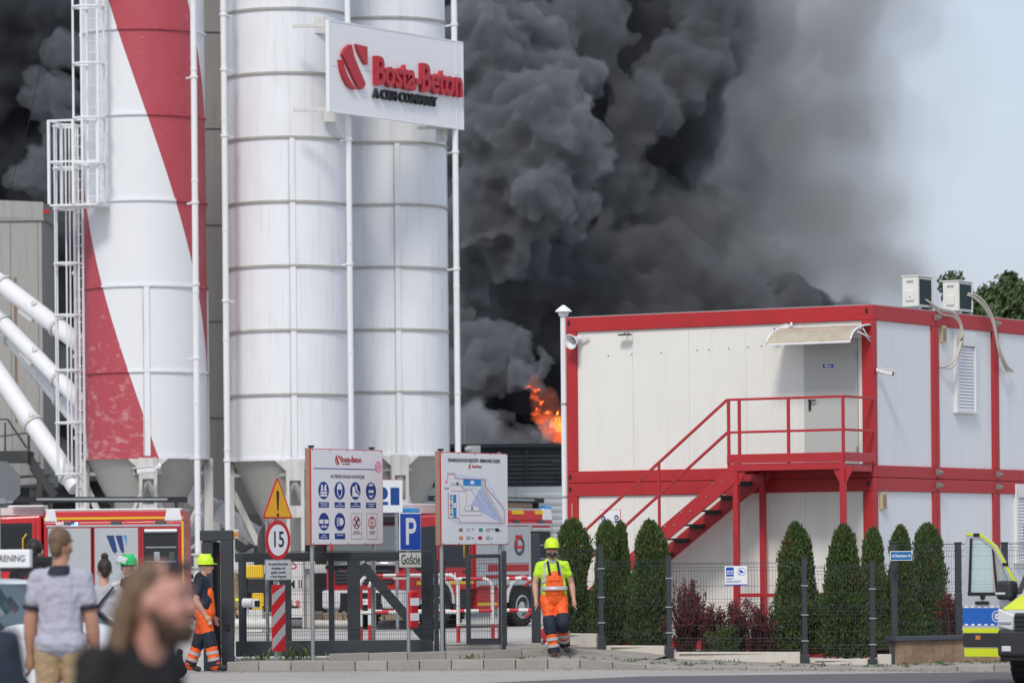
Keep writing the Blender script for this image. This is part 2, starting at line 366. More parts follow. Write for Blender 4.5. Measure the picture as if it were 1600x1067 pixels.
# fixed mesh fence with wicket gate
wk = thing('wicket_gate', 'narrow anthracite wicket gate with wire mesh beside the sliding gate', 'gate', (0, 67.4, 0))
def wx(u): return PX(u, 67.4, 1)
for u0, u1, z0, z1 in ((728, 735.5, .33, 1.75), (779, 783, .33, 1.75), (735.5, 779, .33, .43), (735.5, 779, 1.69, 1.75)):
    MB().bb(wx(u0), wx(u1), -.03, .03, z0, z1).build('frame_bar', ANTH, wk, bevel=.005)
MB().bb(wx(722), wx(728), -.05, .02, 1.33, 1.38).build('hinge', BLACK, wk)
b = MB(); wires(b, (wx(733), -.036), (wx(782), -.036), .40, .40, 1.36, .04, (.5,)); tag(b.build('wire_mesh', ANTH, wk, fix=False), kind='stuff')
ff = thing('mesh_fence', 'short wire mesh fence panel between sliding gate and wicket gate', 'fence', (0, 67.2, 0))
for u in (682, 692.5): MB().bb(wx(u) - .035, wx(u) + .035, -.04, .04, .1, 1.66).build('post', ANTH, ff, bevel=.005)
MB().bb(wx(784), wx(792), -.05, .05, .1, 1.8).build('post', ANTH, ff, bevel=.005)
b = MB(); wires(b, (wx(672), -.06), (wx(790), -.06), .14, .14, 1.55, .04, (.12, .3, .9)); tag(b.build('wire_mesh', ANTH, ff, fix=False), kind='stuff')
wp = thing('gate_bollard', 'thick anthracite gate post behind the man in orange dungarees', 'post', (PX(838, 69, .5), 69, .1))
MB().bb(-.075, .075, -.075, .075, 0, 1.98).build('post', ANTH, wp, bevel=.01); MB().bb(-.082, .082, -.082, .082, 1.98, 2.02).build('cap', BLACK, wp, bevel=.012)
ic = thing('access_terminal', 'dark grey access terminal with square reader on the gate pillar', 'intercom', (PX(884, 69.2, .5), 69.2, .15))
MB().bb(-.12, .12, -.08, .08, 0, 1.48).build('pillar', ANTH, ic, bevel=.01); MB().bb(-.17, .17, -.11, .06, 1.30, 1.58).build('housing', DARKSTEEL, ic, bevel=.015)
MB().bb(-.02, .12, -.118, -.11, 1.37, 1.53).build('reader_frame', SIGNW, ic, bevel=.004); MB().bb(.01, .09, -.124, -.118, 1.40, 1.50).build('reader', BLACK, ic)
cg = thing('gate_camera', 'white cylindrical gate sensor camera on the sliding gate upright', 'camera', (gx(389), GY - .1, 1.02))
MB().cyl((-.08, 0, .0), (.07, -.05, 0), .075, .075, 14).build('housing', WHITE, cg, auto=40)
MB().bb(.06, .18, -.13, .0, -.08, .06).build('hood', WHITE, cg, bevel=.02); MB().bb(.10, .182, -.135, -.12, -.06, .04).build('lens', BLACK, cg, bevel=.01)
MB().bb(-.03, .0, -.02, .1, -.2, .0).build('bracket', WHITE, cg)
# striped crowd barriers in the yard
BW = mat('barrier_white', (.74, .74, .72), .4, 0, .06, 5); BR = mat('barrier_red', (.52, .018, .03), .4, 0, .08, 5)
def hoop(ua, ub, Y, label, ztop=1.03, rails=(.5,), open_right=False):
    xa, xb = PX(ua, Y, .6), PX(ub, Y, .6); t = thing('hoop_barrier', label, 'barrier', (xa, Y, 0), group=None); t.location.z = .32; ln = xb - xa; r = .032; c = .16
    def seg(p, q, col, nm): MB().cyl(p, q, r, r, 10).build(nm, col, t, smooth=False, auto=40)
    for x0 in ((0,) if open_right else (0, ln)):
        for z0, z1, col in ((0, .28, BR), (.28, .55, BW), (.55, ztop - c, BR if x0 == 0 else BW)): seg((x0, 0, z0), (x0, 0, z1), col, 'leg')
    MB().tube([(c - c * cos(a), 0, ztop - c + c * sin(a)) for a in [pi / 2 * i / 8 for i in range(9)]], r, 10).build('bend', BW, t, smooth=True)
    if not open_right: MB().tube([(ln - c + c * cos(a), 0, ztop - c + c * sin(a)) for a in [pi / 2 * i / 8 for i in range(9)]], r, 10).build('bend', BW, t, smooth=True)
    n = max(3, round((ln - 2 * c) / .2)); e = ln - (0 if open_right else c)
    for i in range(n):
        seg((c + (e - c) * i / n, 0, ztop), (c + (e - c) * (i + 1) / n, 0, ztop), BW if i % 2 else BR, 'top_rail')
    for z in rails:
        n2 = max(4, round(ln / .22))
        for i in range(n2): seg((ln * i / n2, -.001, z), (ln * (i + 1) / n2, -.001, z), BR if i % 2 else BW, 'mid_rail')
    return t
isl = tag(MB().add([(PX(545, 69, .3), 68.9, -.1), (PX(845, 69, .3), 68.9, -.1), (PX(850, 74, .3), 74, -.1), (PX(545, 74, .3), 74, -.1), (PX(545, 69, .3), 68.9, .32), (PX(845, 69, .3), 68.9, .32), (PX(850, 74, .3), 74, .32), (PX(545, 74, .3), 74, .32)], [(0, 3, 2, 1), (4, 5, 6, 7), (0, 1, 5, 4), (1, 2, 6, 5), (2, 3, 7, 6), (3, 0, 4, 7)]).build('raised_path', CONCL), kind='structure')
hoop(564, 716, 69.8, 'long red and white hoop barrier in front of the fire engine cab', 1.10)
hoop(578, 673, 71.5, 'red and white hoop barrier standing behind the long one', 1.06)
hoop(682, 770, 71.2, 'red and white hoop barrier behind the wicket gate hinge side')
hoop(781, 840, 71.6, 'red and white hoop barrier ending at the thick gate post')
# ------------------------------------------------------------------ mesh fence along the pavement, on concrete plinths
fz = thing('garden_fence', 'anthracite wire mesh fence on cream concrete plinths before the conifers', 'fence')
FP = [(868, 1004, 845, 68.2), (940, 1008, 853, 67.6), (1046, 1024, 870, 67.0), (1258, 1037, 872, 66.2), (1364, 1043, 878, 65.8)]
post = []
for u, vb, vt, Y in FP:
    q = P(u, vb, Y); zt = P(u, vt, Y).z; post.append((q.x, Y, q.z, zt))
for (x_, y_, z0, z1) in post[1:]:
    MB().bb(x_ - .04, x_ + .04, y_ - .04, y_ + .04, z0 - .1, z1).build('post', ANTH, fz, bevel=.006)
    MB().bb(x_ - .044, x_ + .044, y_ - .044, y_ + .044, z1, z1 + .025).build('post_cap', BLACK, fz, bevel=.006)
    MB().bb(x_ - .065, x_ + .065, y_ - .06, y_ + .05, z0 - .1, z0 + .14).build('post_foot', ANTH, fz, bevel=.006)
    for zz in (.35, .75, 1.2):
        MB().bb(x_ - .055, x_ + .055, y_ - .056, y_ - .041, z0 + zz, z0 + zz + .02).build('clamp', GALV, fz)
plz = [(.19, 1.80), (.16, 1.76), (.19, 1.62), (.14, 1.62)]
for i in range(4):
    a, c = post[i], post[i + 1]; z0 = min(a[2], c[2]) - .03; top = z0 + plz[i][0] + .03; hh = min(a[3], c[3]) - top - .05
    MB().bar((a[0] + .07, a[1] + .02, (z0 + top) / 2), (c[0] - .07, c[1] + .02, (z0 + top) / 2), .06, top - z0).build('plinth_board', PLINTH, fz, bevel=.006)
    d = (Vector(c[:2]) - Vector(a[:2])).normalized(); pa = Vector(a[:2]) + d * .16 - Vector((0, .012)); pb = Vector(c[:2]) - d * .16 - Vector((0, .012))
    for zz in (z0 + .045, top - .02): MB().bar((pa.x, pa.y, zz), (pb.x, pb.y, zz), .03, .018).build('plinth_lip', PLINTH, fz)
    w_ = MB(); wires(w_, (a[0] + .05, a[1] - .03), (c[0] - .05, c[1] - .03), top + .02, top + .02, hh, .05, (.10, .5, .93)); tag(w_.build('wire_mesh', ANTH, fz, fix=False), kind='stuff')
# wall with metal coping and fence on top
WALLM = mat('rough_render', (.27, .185, .12), .95, 0, .85, 2.2, bump=.9, bscale=14, streak=.75, streak_col=(.13, .08, .05))
wl = thing('low_wall', 'low rough brown rendered wall with grey metal coping', 'wall')
wa, wb = P(1396, 1003, 65.8), Vector((10.5, 68.6, 0)); wzt = .36
MB().bar((wa.x, wa.y, wzt / 2 - .1), (wb.x, wb.y, wzt / 2 - .1), .22, wzt + .2).build('wall_body', WALLM, wl)
MB().bar((wa.x - .06, wa.y - .03, wzt + .035), (wb.x, wb.y - .03, wzt + .05), .34, .07).build('coping', mat('coping_grey', (.07, .085, .10), .45, .3, .1, 4), wl, bevel=.008)
f2_ = thing('wall_fence', 'anthracite wire mesh fence standing on the low brown wall', 'fence')
cps = []
for u in (1391, 1497, 1575):
    t = (PX(u, 66.5, 1) - wa.x) / (wb.x - wa.x); q = wa.lerp(wb, t); cps.append(q)
    z0 = -.1 if u == 1391 else wzt + .06
    MB().bb(q.x - .05, q.x + .05, q.y - .04, q.y + .04, z0, PZ(850, u, q.y)).build('post', ANTH, f2_, bevel=.006)
    MB().bb(q.x - .055, q.x + .055, q.y - .045, q.y + .045, PZ(850, u, q.y), PZ(846.5, u, q.y)).build('post_cap', BLACK, f2_, bevel=.008)
for i, (a, c) in enumerate(((cps[0], cps[1]), (cps[1], cps[2]), (cps[2], wb))):
    w_ = MB(); wires(w_, (a.x + .05, a.y - .03), (c.x - .05, c.y - .03), wzt + .09, wzt + .09, 1.42, .05, (.1, .5, .94)); tag(w_.build('wire_mesh', ANTH, f2_, fix=False), kind='stuff')
w_ = MB(); wires(w_, (post[4][0] + .05, post[4][1]), (cps[0].x - .05, cps[0].y), .16, .16, 1.4, .05, (.1, .5, .93)); tag(w_.build('wire_mesh', ANTH, f2_, fix=False), kind='stuff')
MB().bar((post[4][0] + .07, 65.82, .07), (cps[0].x - .05, 65.82, .07), .06, .18).build('plinth_board', PLINTH, f2_, bevel=.006)
# ------------------------------------------------------------------ two-storey office containers
TH = radians(31); CORNER = Vector((PX(1364, 70.75, 4), 70.75, .12)); LEN, MW, SH = 5.85, 2.435, 2.85
cb = thing('container_building', 'two-storey office block of white containers with red steel frames', 'building', CORNER, -TH)
NM = 4
def rail(x0, x1, y0, y1, z0, z1, nm='frame_rail'): return MB().bb(x0, x1, y0, y1, z0, z1).build(nm, RED, cb, bevel=.012)
for lv in (0, 1):
    zb = lv * SH; z1 = zb + SH - .008
    br = .20; tr = .22 + .03 * lv
    rail(-LEN, 0, 0, .16, zb, zb + br); rail(-LEN, 0, 0, .16, z1 - tr, z1)
    for x0 in (-LEN, -.20): rail(x0, x0 + .20, .001, .18, zb + br, z1 - tr, 'corner_post')
    for k in range(NM):
        y0 = k * MW + .006; y1 = (k + 1) * MW - .006
        rail(-.16, .002, y0 + (.16 if k == 0 else 0), y1, zb, zb + br); rail(-.16, .002, y0 + (.16 if k == 0 else 0), y1, z1 - tr, z1)
        if k: rail(-.15, .001, y0, y0 + .13, zb + br, z1 - tr, 'corner_post')
        rail(-.15, .001, y1 - .13, y1, zb + br, z1 - tr, 'corner_post')
        # two wall panels on the long side
        ya, yb = y0 + (.18 if k == 0 else .13), y1 - .13; ym = (ya + yb) / 2
        for p0, p1 in ((ya, ym - .002), (ym + .002, yb)):
            MB().bb(-.09, -.035, p0, p1, zb + br, z1 - tr).build('wall_panel', PANEL_SHADE, cb)
        # clamps at the joints
        if k:
            for zz in ((z1 - .10,) if lv else (z1 - .10, z1 + .12)):
                c = MB(); c.bb(.0, .05, k * MW - .05, k * MW + .05, zz - .05, zz + .05); c.cyl((.06, k * MW - .06, zz), (.06, k * MW + .09, zz), .025, .025, 8); c.build('clamp', mat('clamp_steel', (.32, .3, .28), .5, .5), cb)
    n = 5; w0 = -LEN + .20; dx = (LEN - .40) / n
    for i in range(n):
        if lv == 1 and i == 4: continue
        MB().bb(w0 + i * dx + .002, w0 + (i + 1) * dx - .002, .045, .10, zb + br, z1 - tr).build('wall_panel', PANEL_LIT, cb)
    for x0 in (-LEN + .06, -.10):
        for zz in (zb + .1, z1 - .1): MB().disc(x0, zz, .028, -.004, .02, 12, .05).build('corner_slot', BLACK, cb)
MB().bb(-LEN + .01, -.01, .02, NM * MW, 2 * SH - .03, 2 * SH + .006).build('roof', mat('roof_sheet', (.35, .35, .36), .6), cb)
MB().bb(-LEN + .02, -.12, .12, NM * MW, .01, 2 * SH - .04).build('core', PANEL_SHADE, cb)
for xx, zz in ((.55, .95), (.95, .93), (1.45, .90), (2.05, .86), (2.25, .86), (2.58, .84), (2.9, .82), (3.12, .80)): MB().cyl((w0 + xx * 1.15 - .02, .046, 2 * SH - .26 - zz * .45), (w0 + xx * 1.15 - .02, .038, 2 * SH - .26 - zz * .45), .012, .012, 6).build('screw_plug', DARKSTEEL, cb)
# door on the upper floor
dxa = w0 + 4 * dx; zb = SH + .20
MB().bb(dxa + .002, -.21, .045, .10, zb + 2.12, 2 * SH - .26).build('wall_panel', PANEL_LIT, cb)
MB().bb(-.285, -.205, .045, .10, zb, zb + 2.12).build('door_jamb', PANEL_LIT, cb)
MB().bb(dxa + .002, -.205, .03, .045, zb + 2.10, zb + 2.16).build('door_head', PANEL_LIT, cb)
dr = MB().bb(dxa + .01, -.29, .02, .07, zb + .01, zb + 2.09).build('door', mat('door_grey', (.48, .49, .47), .5, 0, .04, 2), cb, bevel=.006)
hd = MB().bb(dxa + .10, dxa + .14, -.005, .02, zb + .93, zb + 1.11); hd.bb(dxa + .11, dxa + .25, -.045, -.025, zb + 1.08, zb + 1.105); hd.bb(dxa + .11, dxa + .13, -.03, 0, zb + 1.08, zb + 1.105)
hd.build('handle', BLACK, dr, bevel=.004)
for zz in (.15, 1.75): MB().cyl((-.30, .01, zb + zz), (-.30, .01, zb + zz + .16), .016, .016, 8).build('hinge', GALV, dr)
bp = MB().bb(dxa + .36, dxa + .58, .008, .02, zb + 1.62, zb + 1.70).build('door_plate', SIGNW, dr)
MB().bb(dxa + .368, dxa + .572, .005, .0085, zb + 1.628, zb + 1.692).build('plate_face', PBLUE, dr)
text('Biuro', .055, SIGNW, dr, (dxa + .47, .003, zb + 1.66), bold=.002)
# awning over the door
aw = thing('awning', 'curved clear plastic awning yellowed with dust above the office door', 'awning', CORNER, -TH)
b = MB(); n = 10; x0, x1 = dxa - .28, -.03
prof = [(-.75 * sin(pi / 2 * i / n) ** 1.0, 2 * SH - .34 - .30 * (1 - cos(pi / 2 * i / n))) for i in range(n + 1)]
for i in range(n):
    (ya, za), (yb, zb_) = prof[i], prof[i + 1]
    b.add([(x0, ya, za), (x1, ya, za), (x1, yb, zb_), (x0, yb, zb_), (x0, ya, za - .008), (x1, ya, za - .008), (x1, yb, zb_ - .008), (x0, yb, zb_ - .008)], [(0, 1, 2, 3), (7, 6, 5, 4), (0, 4, 5, 1), (3, 2, 6, 7)])
b.build('sheet', mat('dusty_polycarbonate', (.62, .55, .42), .35, 0, .25, 2.5, alpha=.82, streak=.5, streak_col=(.42, .25, .14)), aw, smooth=True)
for xx in (x0, x1):
    MB().tube([(xx, y, z) for y, z in prof], .016, 6).build('side_rail', WHITE, aw, smooth=True)
    MB().tube([(xx, .02, 2 * SH - .62), (xx, -.2, 2 * SH - .52), (xx, -.5, 2 * SH - .47)], .014, 6).build('bracket', WHITE, aw, smooth=True)
    MB().tube([(xx, .02, 2 * SH - .56), (xx, -.16, 2 * SH - .5), (xx, -.3, 2 * SH - .40)], .012, 6).build('bracket', WHITE, aw, smooth=True)
MB().bb(x0, x1, prof[-1][0] - .01, prof[-1][0] + .01, prof[-1][1] - .02, prof[-1][1] + .01).build('front_rail', WHITE, aw)
# windows with roller shutters on the long side
SLAT = mat('shutter_slat', (.74, .76, .80), .45, 0, .04, 3)
def shutter(yc, zt, h, w=.84):
    fr = MB(); fr.bb(-.036, .03, yc - w / 2, yc + w / 2, zt - .24, zt); fr.bb(-.036, .03, yc - w / 2, yc - w / 2 + .10, zt - h, zt - .24); fr.bb(-.036, .03, yc + w / 2 - .07, yc + w / 2, zt - h, zt - .24); fr.bb(-.036, .05, yc - w / 2 - .02, yc + w / 2 + .02, zt - h - .04, zt - h)
    wn = fr.build('window', mat('pvc_white', (.72, .73, .73), .4, 0, .04, 3, streak=.15, streak_col=(.5, .42, .3)), cb, bevel=.006)
    n = int((h - .24) / .055); s = MB().prism([(0, 0), (.022, .010), (.026, .028), (.012, .050), (0, .052)], -w / 2 + .10, w / 2 - .07).mesh('slat')
    for i in range(n):
        o = obj('slat', s, SLAT, wn); o.location = (-.02, yc, zt - h + i * .055)
    MB().bb(.03, .036, yc - w / 2 + .01, yc - w / 2 + .05, zt - .22, zt - .10).build('cord_box', mat('aged_plastic', (.62, .5, .3), .5), wn)
shutter(MW + 1.18, 5.51 - .12, 1.36); shutter(2 * MW + 1.18, 2.80, 1.36); shutter(3 * MW + 1.1, 5.39, 1.36)
for yv, zv in ((.28, 2.32), (MW + .22, 5.18)):
    v = MB().bb(-.036, .02, yv, yv + .18, zv, zv + .28).build('vent', mat('vent_beige', (.52, .44, .28), .6), cb, bevel=.008)
    for i in range(6): MB().bb(.02, .028, yv + .03, yv + .15, zv + .04 + i * .036, zv + .058 + i * .036).build('louvre', TIMBER, v)
# chimney pipe on the end
ch = thing('vent_pipe', 'slim white vent pipe with conical cap at the container end', 'pipe', CORNER, -TH)
MB().cyl((-LEN - .075, .05, 0), (-LEN - .075, .05, 5.72), .055, .055, 14).build('pipe', WHITE, ch, auto=40)
MB().lathe([(.075, 5.72), (.10, 5.80), (.075, 5.81)], 16, (-LEN - .075, .05, 0)).build('collar', WHITE, ch)
MB().lathe([(.15, 5.80), (.12, 5.84), (.03, 5.91), (.001, 5.92)], 16, (-LEN - .075, .05, 0)).build('cap', WHITE, ch)
for zz in (1.2, 2.6, 4.2): MB().lathe([(.055, zz), (.062, zz), (.062, zz + .03), (.055, zz + .03)], 14, (-LEN - .075, .05, 0)).build('pipe_clamp', GALV, ch)
MB().tube([(-LEN + .10, -.012, 2.50), (-LEN + .10, -.012, 1.75)], .009, 5).build('earth_cable', mat('cable_beige', (.6, .42, .3), .5), cb)
sk = MB(); sk.bb(-LEN + .05, -LEN + .16, -.02, 0, 1.72, 1.735); sk.bb(-LEN + .05, -LEN + .16, -.02, 0, 1.60, 1.615); sk.bb(-LEN + .05, -LEN + .065, -.02, 0, 1.615, 1.72); sk.bb(-LEN + .145, -LEN + .16, -.02, 0, 1.615, 1.72); sk.build('socket_frame', MATS['cable_beige'], cb)
# poster with safety pictograms
def loc_front(s, y, z): return cb.matrix_basis @ Vector((s, y, z))
po = thing('safety_poster', 'upright white safety poster with blue pictograms behind the stair rail', 'poster', CORNER, -TH)
pxc, pzc = -LEN + .82, 2.06
MB().bb(pxc - .20, pxc + .20, .030, .042, pzc - .34, pzc + .32).build('board', SIGNW, po); b = MB(); b.bb(pxc - .207, pxc + .207, .036, .044, pzc - .347, pzc + .327); b.build('edge', SIGNR, po)
for sx_, sz_ in ((-.13, .18), (.13, .19), (-.13, -.11), (.13, -.10)):
    MB().disc(pxc + sx_, pzc + sz_, .042, .025, .0302).build('pictogram', SIGNB, po); MB().disc(pxc + sx_, pzc + sz_ - .005, .018, .022, .0252, 10).build('pictogram_mark', SIGNW, po)
    MB().bb(pxc + sx_ - .045, pxc + sx_ + .045, .026, .0302, pzc + sz_ - (.085 if sz_ > -.105 else .08), pzc + sz_ - .055 - (0 if sz_ != -.10 else 0)).build('caption_plate', SIGNB, po)
b = MB(); b.disc(pxc + .01, pzc + .10, .03, .026, .0302); b.prism([(pxc - .04, pzc + .07), (pxc + .06, pzc + .08), (pxc + .075, pzc - .02), (pxc + .04, pzc - .0), (pxc + .04, pzc - .10), (pxc, pzc - .10), (pxc - .03, pzc)], .026, .0302); b.build('figure', PINK, po)
b = MB(); b.prism([(pxc + .01, pzc - .10), (pxc + .04, pzc - .10), (pxc + .05, pzc - .22), (pxc + .07, pzc - .235), (pxc + .03, pzc - .235)], .026, .0302); b.build('figure_leg', INK, po)
# horn, floodlight, cameras
hn = thing('horn_loudspeaker', 'white horn loudspeaker at the top left corner of the containers', 'loudspeaker', loc_front(-LEN + .27, -.12, 2 * SH - .40), -TH)
MB().lathe([(.055, .10), (.06, .0), (.10, -.10), (.135, -.16), (.125, -.165), (.07, -.08), (.02, -.02)], 16, axis='y').build('horn', WHITE, hn, smooth=True)
MB().ell((0, -.08, 0), .04, 10, 8).build('driver', mat('horn_grey', (.35, .34, .3), .5), hn, smooth=True); MB().bar((.05, .08, 0), (.17, .15, 0), .03).build('bracket', WHITE, hn)
hn.rotation_euler = (0.25, 0, -TH - .15)
fl = thing('floodlight', 'small dark bar lamp on the upper container wall', 'lamp', loc_front(-LEN + 1.22, -.10, 2 * SH - .345), -TH)
MB().bb(-.11, .11, -.06, .05, -.012, .014).build('head', DARKSTEEL, fl, bevel=.006); MB().tube([(0, .15, .02), (0, .08, .06), (-.02, 0, .02)], .010, 6).build('arm', GALV, fl)
def cctv(name, label, loc, rz, s=1.0, arm=(0, .14, .05), tilt=.28):
    c = thing(name, label, 'security camera', loc, rz)
    R = Matrix.Rotation(tilt, 4, 'X')
    b = MB(); b.bb(-.04, .04, -.13, .11, -.035, .04, R); b.build('body', WHITE, c, bevel=.018)
    b = MB(); b.bb(-.048, .048, -.17, .10, .04, .052, R); b.build('hood', WHITE, c, bevel=.004)
    b = MB(); b.bb(-.033, .033, -.138, -.129, -.03, .033, R); b.build('lens', BLACK, c, bevel=.008)
    b = MB(); b.tube([(0, .02, 0), (0, .07, -.01), arm], .02, 8); b.build('arm', WHITE, c, smooth=True); MB().cyl(arm, (arm[0], arm[1] + .03, arm[2]), .045, .045, 12).build('mount', WHITE, c, auto=40)
    c.scale = (s, s, s); return c
cctv('cctv_camera', 'white bullet camera beside the curved awning', loc_front(dxa - .33, -.10, 2 * SH - .34), -TH - .9)
cctv('cctv_camera', 'white bullet camera on the side wall right of the red corner post', cb.matrix_basis @ Vector((.13, .22, 4.58)), radians(70), tilt=.22, arm=(-.06, .10, .03))
# air conditioners on the roof edge
FIN = mat('condenser_fins', (.010, .030, .030), .6, .2, .3, 30)
ACW = mat('ac_cream', (.72, .71, .66), .45, 0, .05, 3)
def aircon(yc, label):   # slim outdoor unit
    t = thing('air_conditioner', label, 'air conditioner', cb.matrix_basis @ Vector((-.19, yc, 2 * SH + .05)), -TH)
    b = MB(); b.bb(-.17, .17, -.42, .42, .0, .62); b.build('casing', ACW, t, bevel=.02)
    MB().bb(.171, .176, -.34, .36, .05, .57).build('fin_grille', FIN, t); MB().bb(-.19, .19, -.44, .44, .62, .645).build('lid', ACW, t, bevel=.01)
    MB().bb(.17, .19, .36, .42, .0, .62).build('corner_guard', ACW, t)
    MB().bb(-.09, .09, -.46, -.421, .12, .34).build('valve_cover', ACW, t, bevel=.02); MB().bb(-.07, .07, -.43, -.421, .50, .54).build('grip', mat('grip_grey', (.3, .3, .28), .6), t)
    for yy in (-.33, .33): MB().bb(-.2, .2, yy - .03, yy + .03, -.05, .0).build('foot', GALV, t)
    t.scale = (.88, .66, .82); return t
aircon(2.12, 'air conditioner unit nearest the red building corner on the roof'); aircon(3.72, 'air conditioner unit above the upper roller shutter window')
HOSE = mat('pipe_wrap', (.52, .49, .42), .7, 0, .15, 15)
def spl(pts, k=8):
    r = []; p = [Vector(q) for q in pts]; p = [p[0] * 2 - p[1]] + p + [p[-1] * 2 - p[-2]]
    for i in range(1, len(p) - 2):
        for j in range(k):
            t = j / k; a, b_, c, d = p[i - 1], p[i], p[i + 1], p[i + 2]
            r.append(.5 * ((2 * b_) + (c - a) * t + (2 * a - 5 * b_ + 4 * c - d) * t * t + (3 * b_ - a - 3 * c + d) * t ** 3))
    return r + [p[-2]]
def cables(y0, path, label):
    t = thing('refrigerant_pipes', label, 'pipes', CORNER, -TH)
    for i in range(4):
        d = Vector((random.uniform(-.02, .03), random.uniform(-.03, .03), random.uniform(-.03, .03)))
        MB().tube(spl([Vector(q) + d * (.3 if k in (0, len(path) - 1) else 1) + Vector((0, 0, -.04 * i if 1 < k < len(path) - 1 else 0)) for k, q in enumerate(path)]), .019 if i < 2 else .009, 6).build('hose', HOSE, t, smooth=True)
T2 = 2 * SH
cables(0, [(-.19, 1.82, T2 + .22), (-.08, 2.1, T2 + .20), (.02, 2.5, T2 + .06), (.09, 2.95, T2 + .0), (.12, 3.2, T2 - .25), (.11, 3.12, T2 - .6), (.08, 2.85, T2 - .86), (.0, MW + .14, T2 - .95)], 'bundle of wrapped pipes looping from roof into the upper wall vent')
cables(0, [(-.19, 3.42, T2 + .22), (-.08, 3.7, T2 + .36), (.03, 4.15, T2 + .30), (.10, 4.5, T2 - .02), (.11, 4.72, T2 - .5), (.1, 5.05, T2 - .82), (.03, 5.5, T2 - .92)], 'bundle of wrapped pipes sagging across the joint to the next container')
# ------------------------------------------------------------------ red outside staircase
st = thing('outside_staircase', 'red steel outside staircase with landing and railings to the office door', 'staircase', CORNER, -TH)
LZ, D0, YO, YI = 3.05, -2.13, -1.10, -.12
SR = mat('stair_red', (.44, .022, .030), .42, 0, .12, 3)
def sb(p, q, w, h=None, nm='rail'): return MB().bar(p, q, w, h).build(nm, SR, st, bevel=.004)
MB().bb(D0, 0, YO + .03, YI, LZ - .03, LZ + .01).build('landing_grate', DARKSTEEL, st)
sb((D0, YO, LZ - .02), (0.02, YO, LZ - .02), .05, .12, 'landing_beam'); sb((D0, YI + .04, LZ - .05), (0, YI + .04, LZ - .05), .05, .14, 'landing_beam'); sb((D0 + .03, YO, LZ - .05), (D0 + .03, YI, LZ - .05), .05, .14, 'landing_beam'); sb((0, YO, LZ - .06), (0, YI, LZ - .06), .05, .10, 'landing_beam')
sb((D0, YO - .03, LZ + .12), (0.02, YO - .03, LZ + .12), .012, .15, 'toe_board'); sb((.03, YO, LZ + .12), (.03, 0, LZ + .12), .012, .15, 'toe_board')
for zz in (1.10, .56):
    sb((D0, YO, LZ + zz), (0.02, YO, LZ + zz), .04, .04); sb((.02, YO, LZ + zz), (.02, .0, LZ + zz), .04, .04)
for xx in (D0 + .02, D0 + .22, -1.0, 0): sb((xx, YO, LZ), (xx, YO, LZ + 1.10), .045, .045, 'baluster')
for xx, yy, zt in ((D0 + .14, YO + .02, LZ - .08), (D0 + .14, YI - .02, LZ - .08), (-.02, YO + .02, LZ - .08)):
    sb((xx, yy, -.1), (xx, yy, zt), .09, .09, 'support_post')
    for s in (-1, 1): MB().prism([(xx, zt - .32), (xx + s * .2, zt + .03), (xx, zt + .03)], yy - .015, yy + .015).build('gusset', SR, st)
sb((D0 + .14, YO + .02, .92), (-.02, YO + .02, .92), .05, .06, 'cross_tie'); sb((D0 + .14, YI, .92), (D0 + .14, YO, .92), .05, .06, 'cross_tie')
MB().bb(-2.6, 0, YI + .02, YI + .12, -.12, .1).build('base_beam', SR, st)
SL = .778; ZE = .0; RUN = (LZ - ZE) / SL
for yy in (YO, YI - .02):
    MB().prism([(D0 + .16, LZ + .06), (D0 + .16, LZ - .26), (D0 - RUN + .05, ZE - .1), (D0 - RUN - .30, ZE - .1)], yy - .03, yy + .03).build('stringer', SR, st, bevel=.004)
nT = 12
for i in range(1, nT + 1):
    z = LZ - i * (LZ / 13); x = D0 + .12 - (LZ - z) / SL
    t = MB().bb(x - .14, x + .14, YO + .035, YI - .055, z - .03, z).build('tread', DARKSTEEL, st, bevel=.004)
    MB().bb(x - .145, x + .145, YI - .075, YI - .055, z - .08, z - .03).build('tread_bracket', DARKSTEEL, t)
    for dx_ in (-.09, .09): MB().cyl((x + dx_, YO - .032, z - .03 + dx_ * .1), (x + dx_, YO - .045, z - .03 + dx_ * .1), .014, .014, 6).build('bolt', GALV, t)
for zz in (1.10, .56):
    sb((D0, YO - .01, LZ + zz), (D0 - RUN, YO - .01, ZE + zz), .042, .042, 'handrail')
for d in (1.30, 2.95): sb((D0 - d, YO - .01, LZ - d * SL - .02), (D0 - d, YO - .01, LZ - d * SL + 1.09), .04, .04, 'baluster')
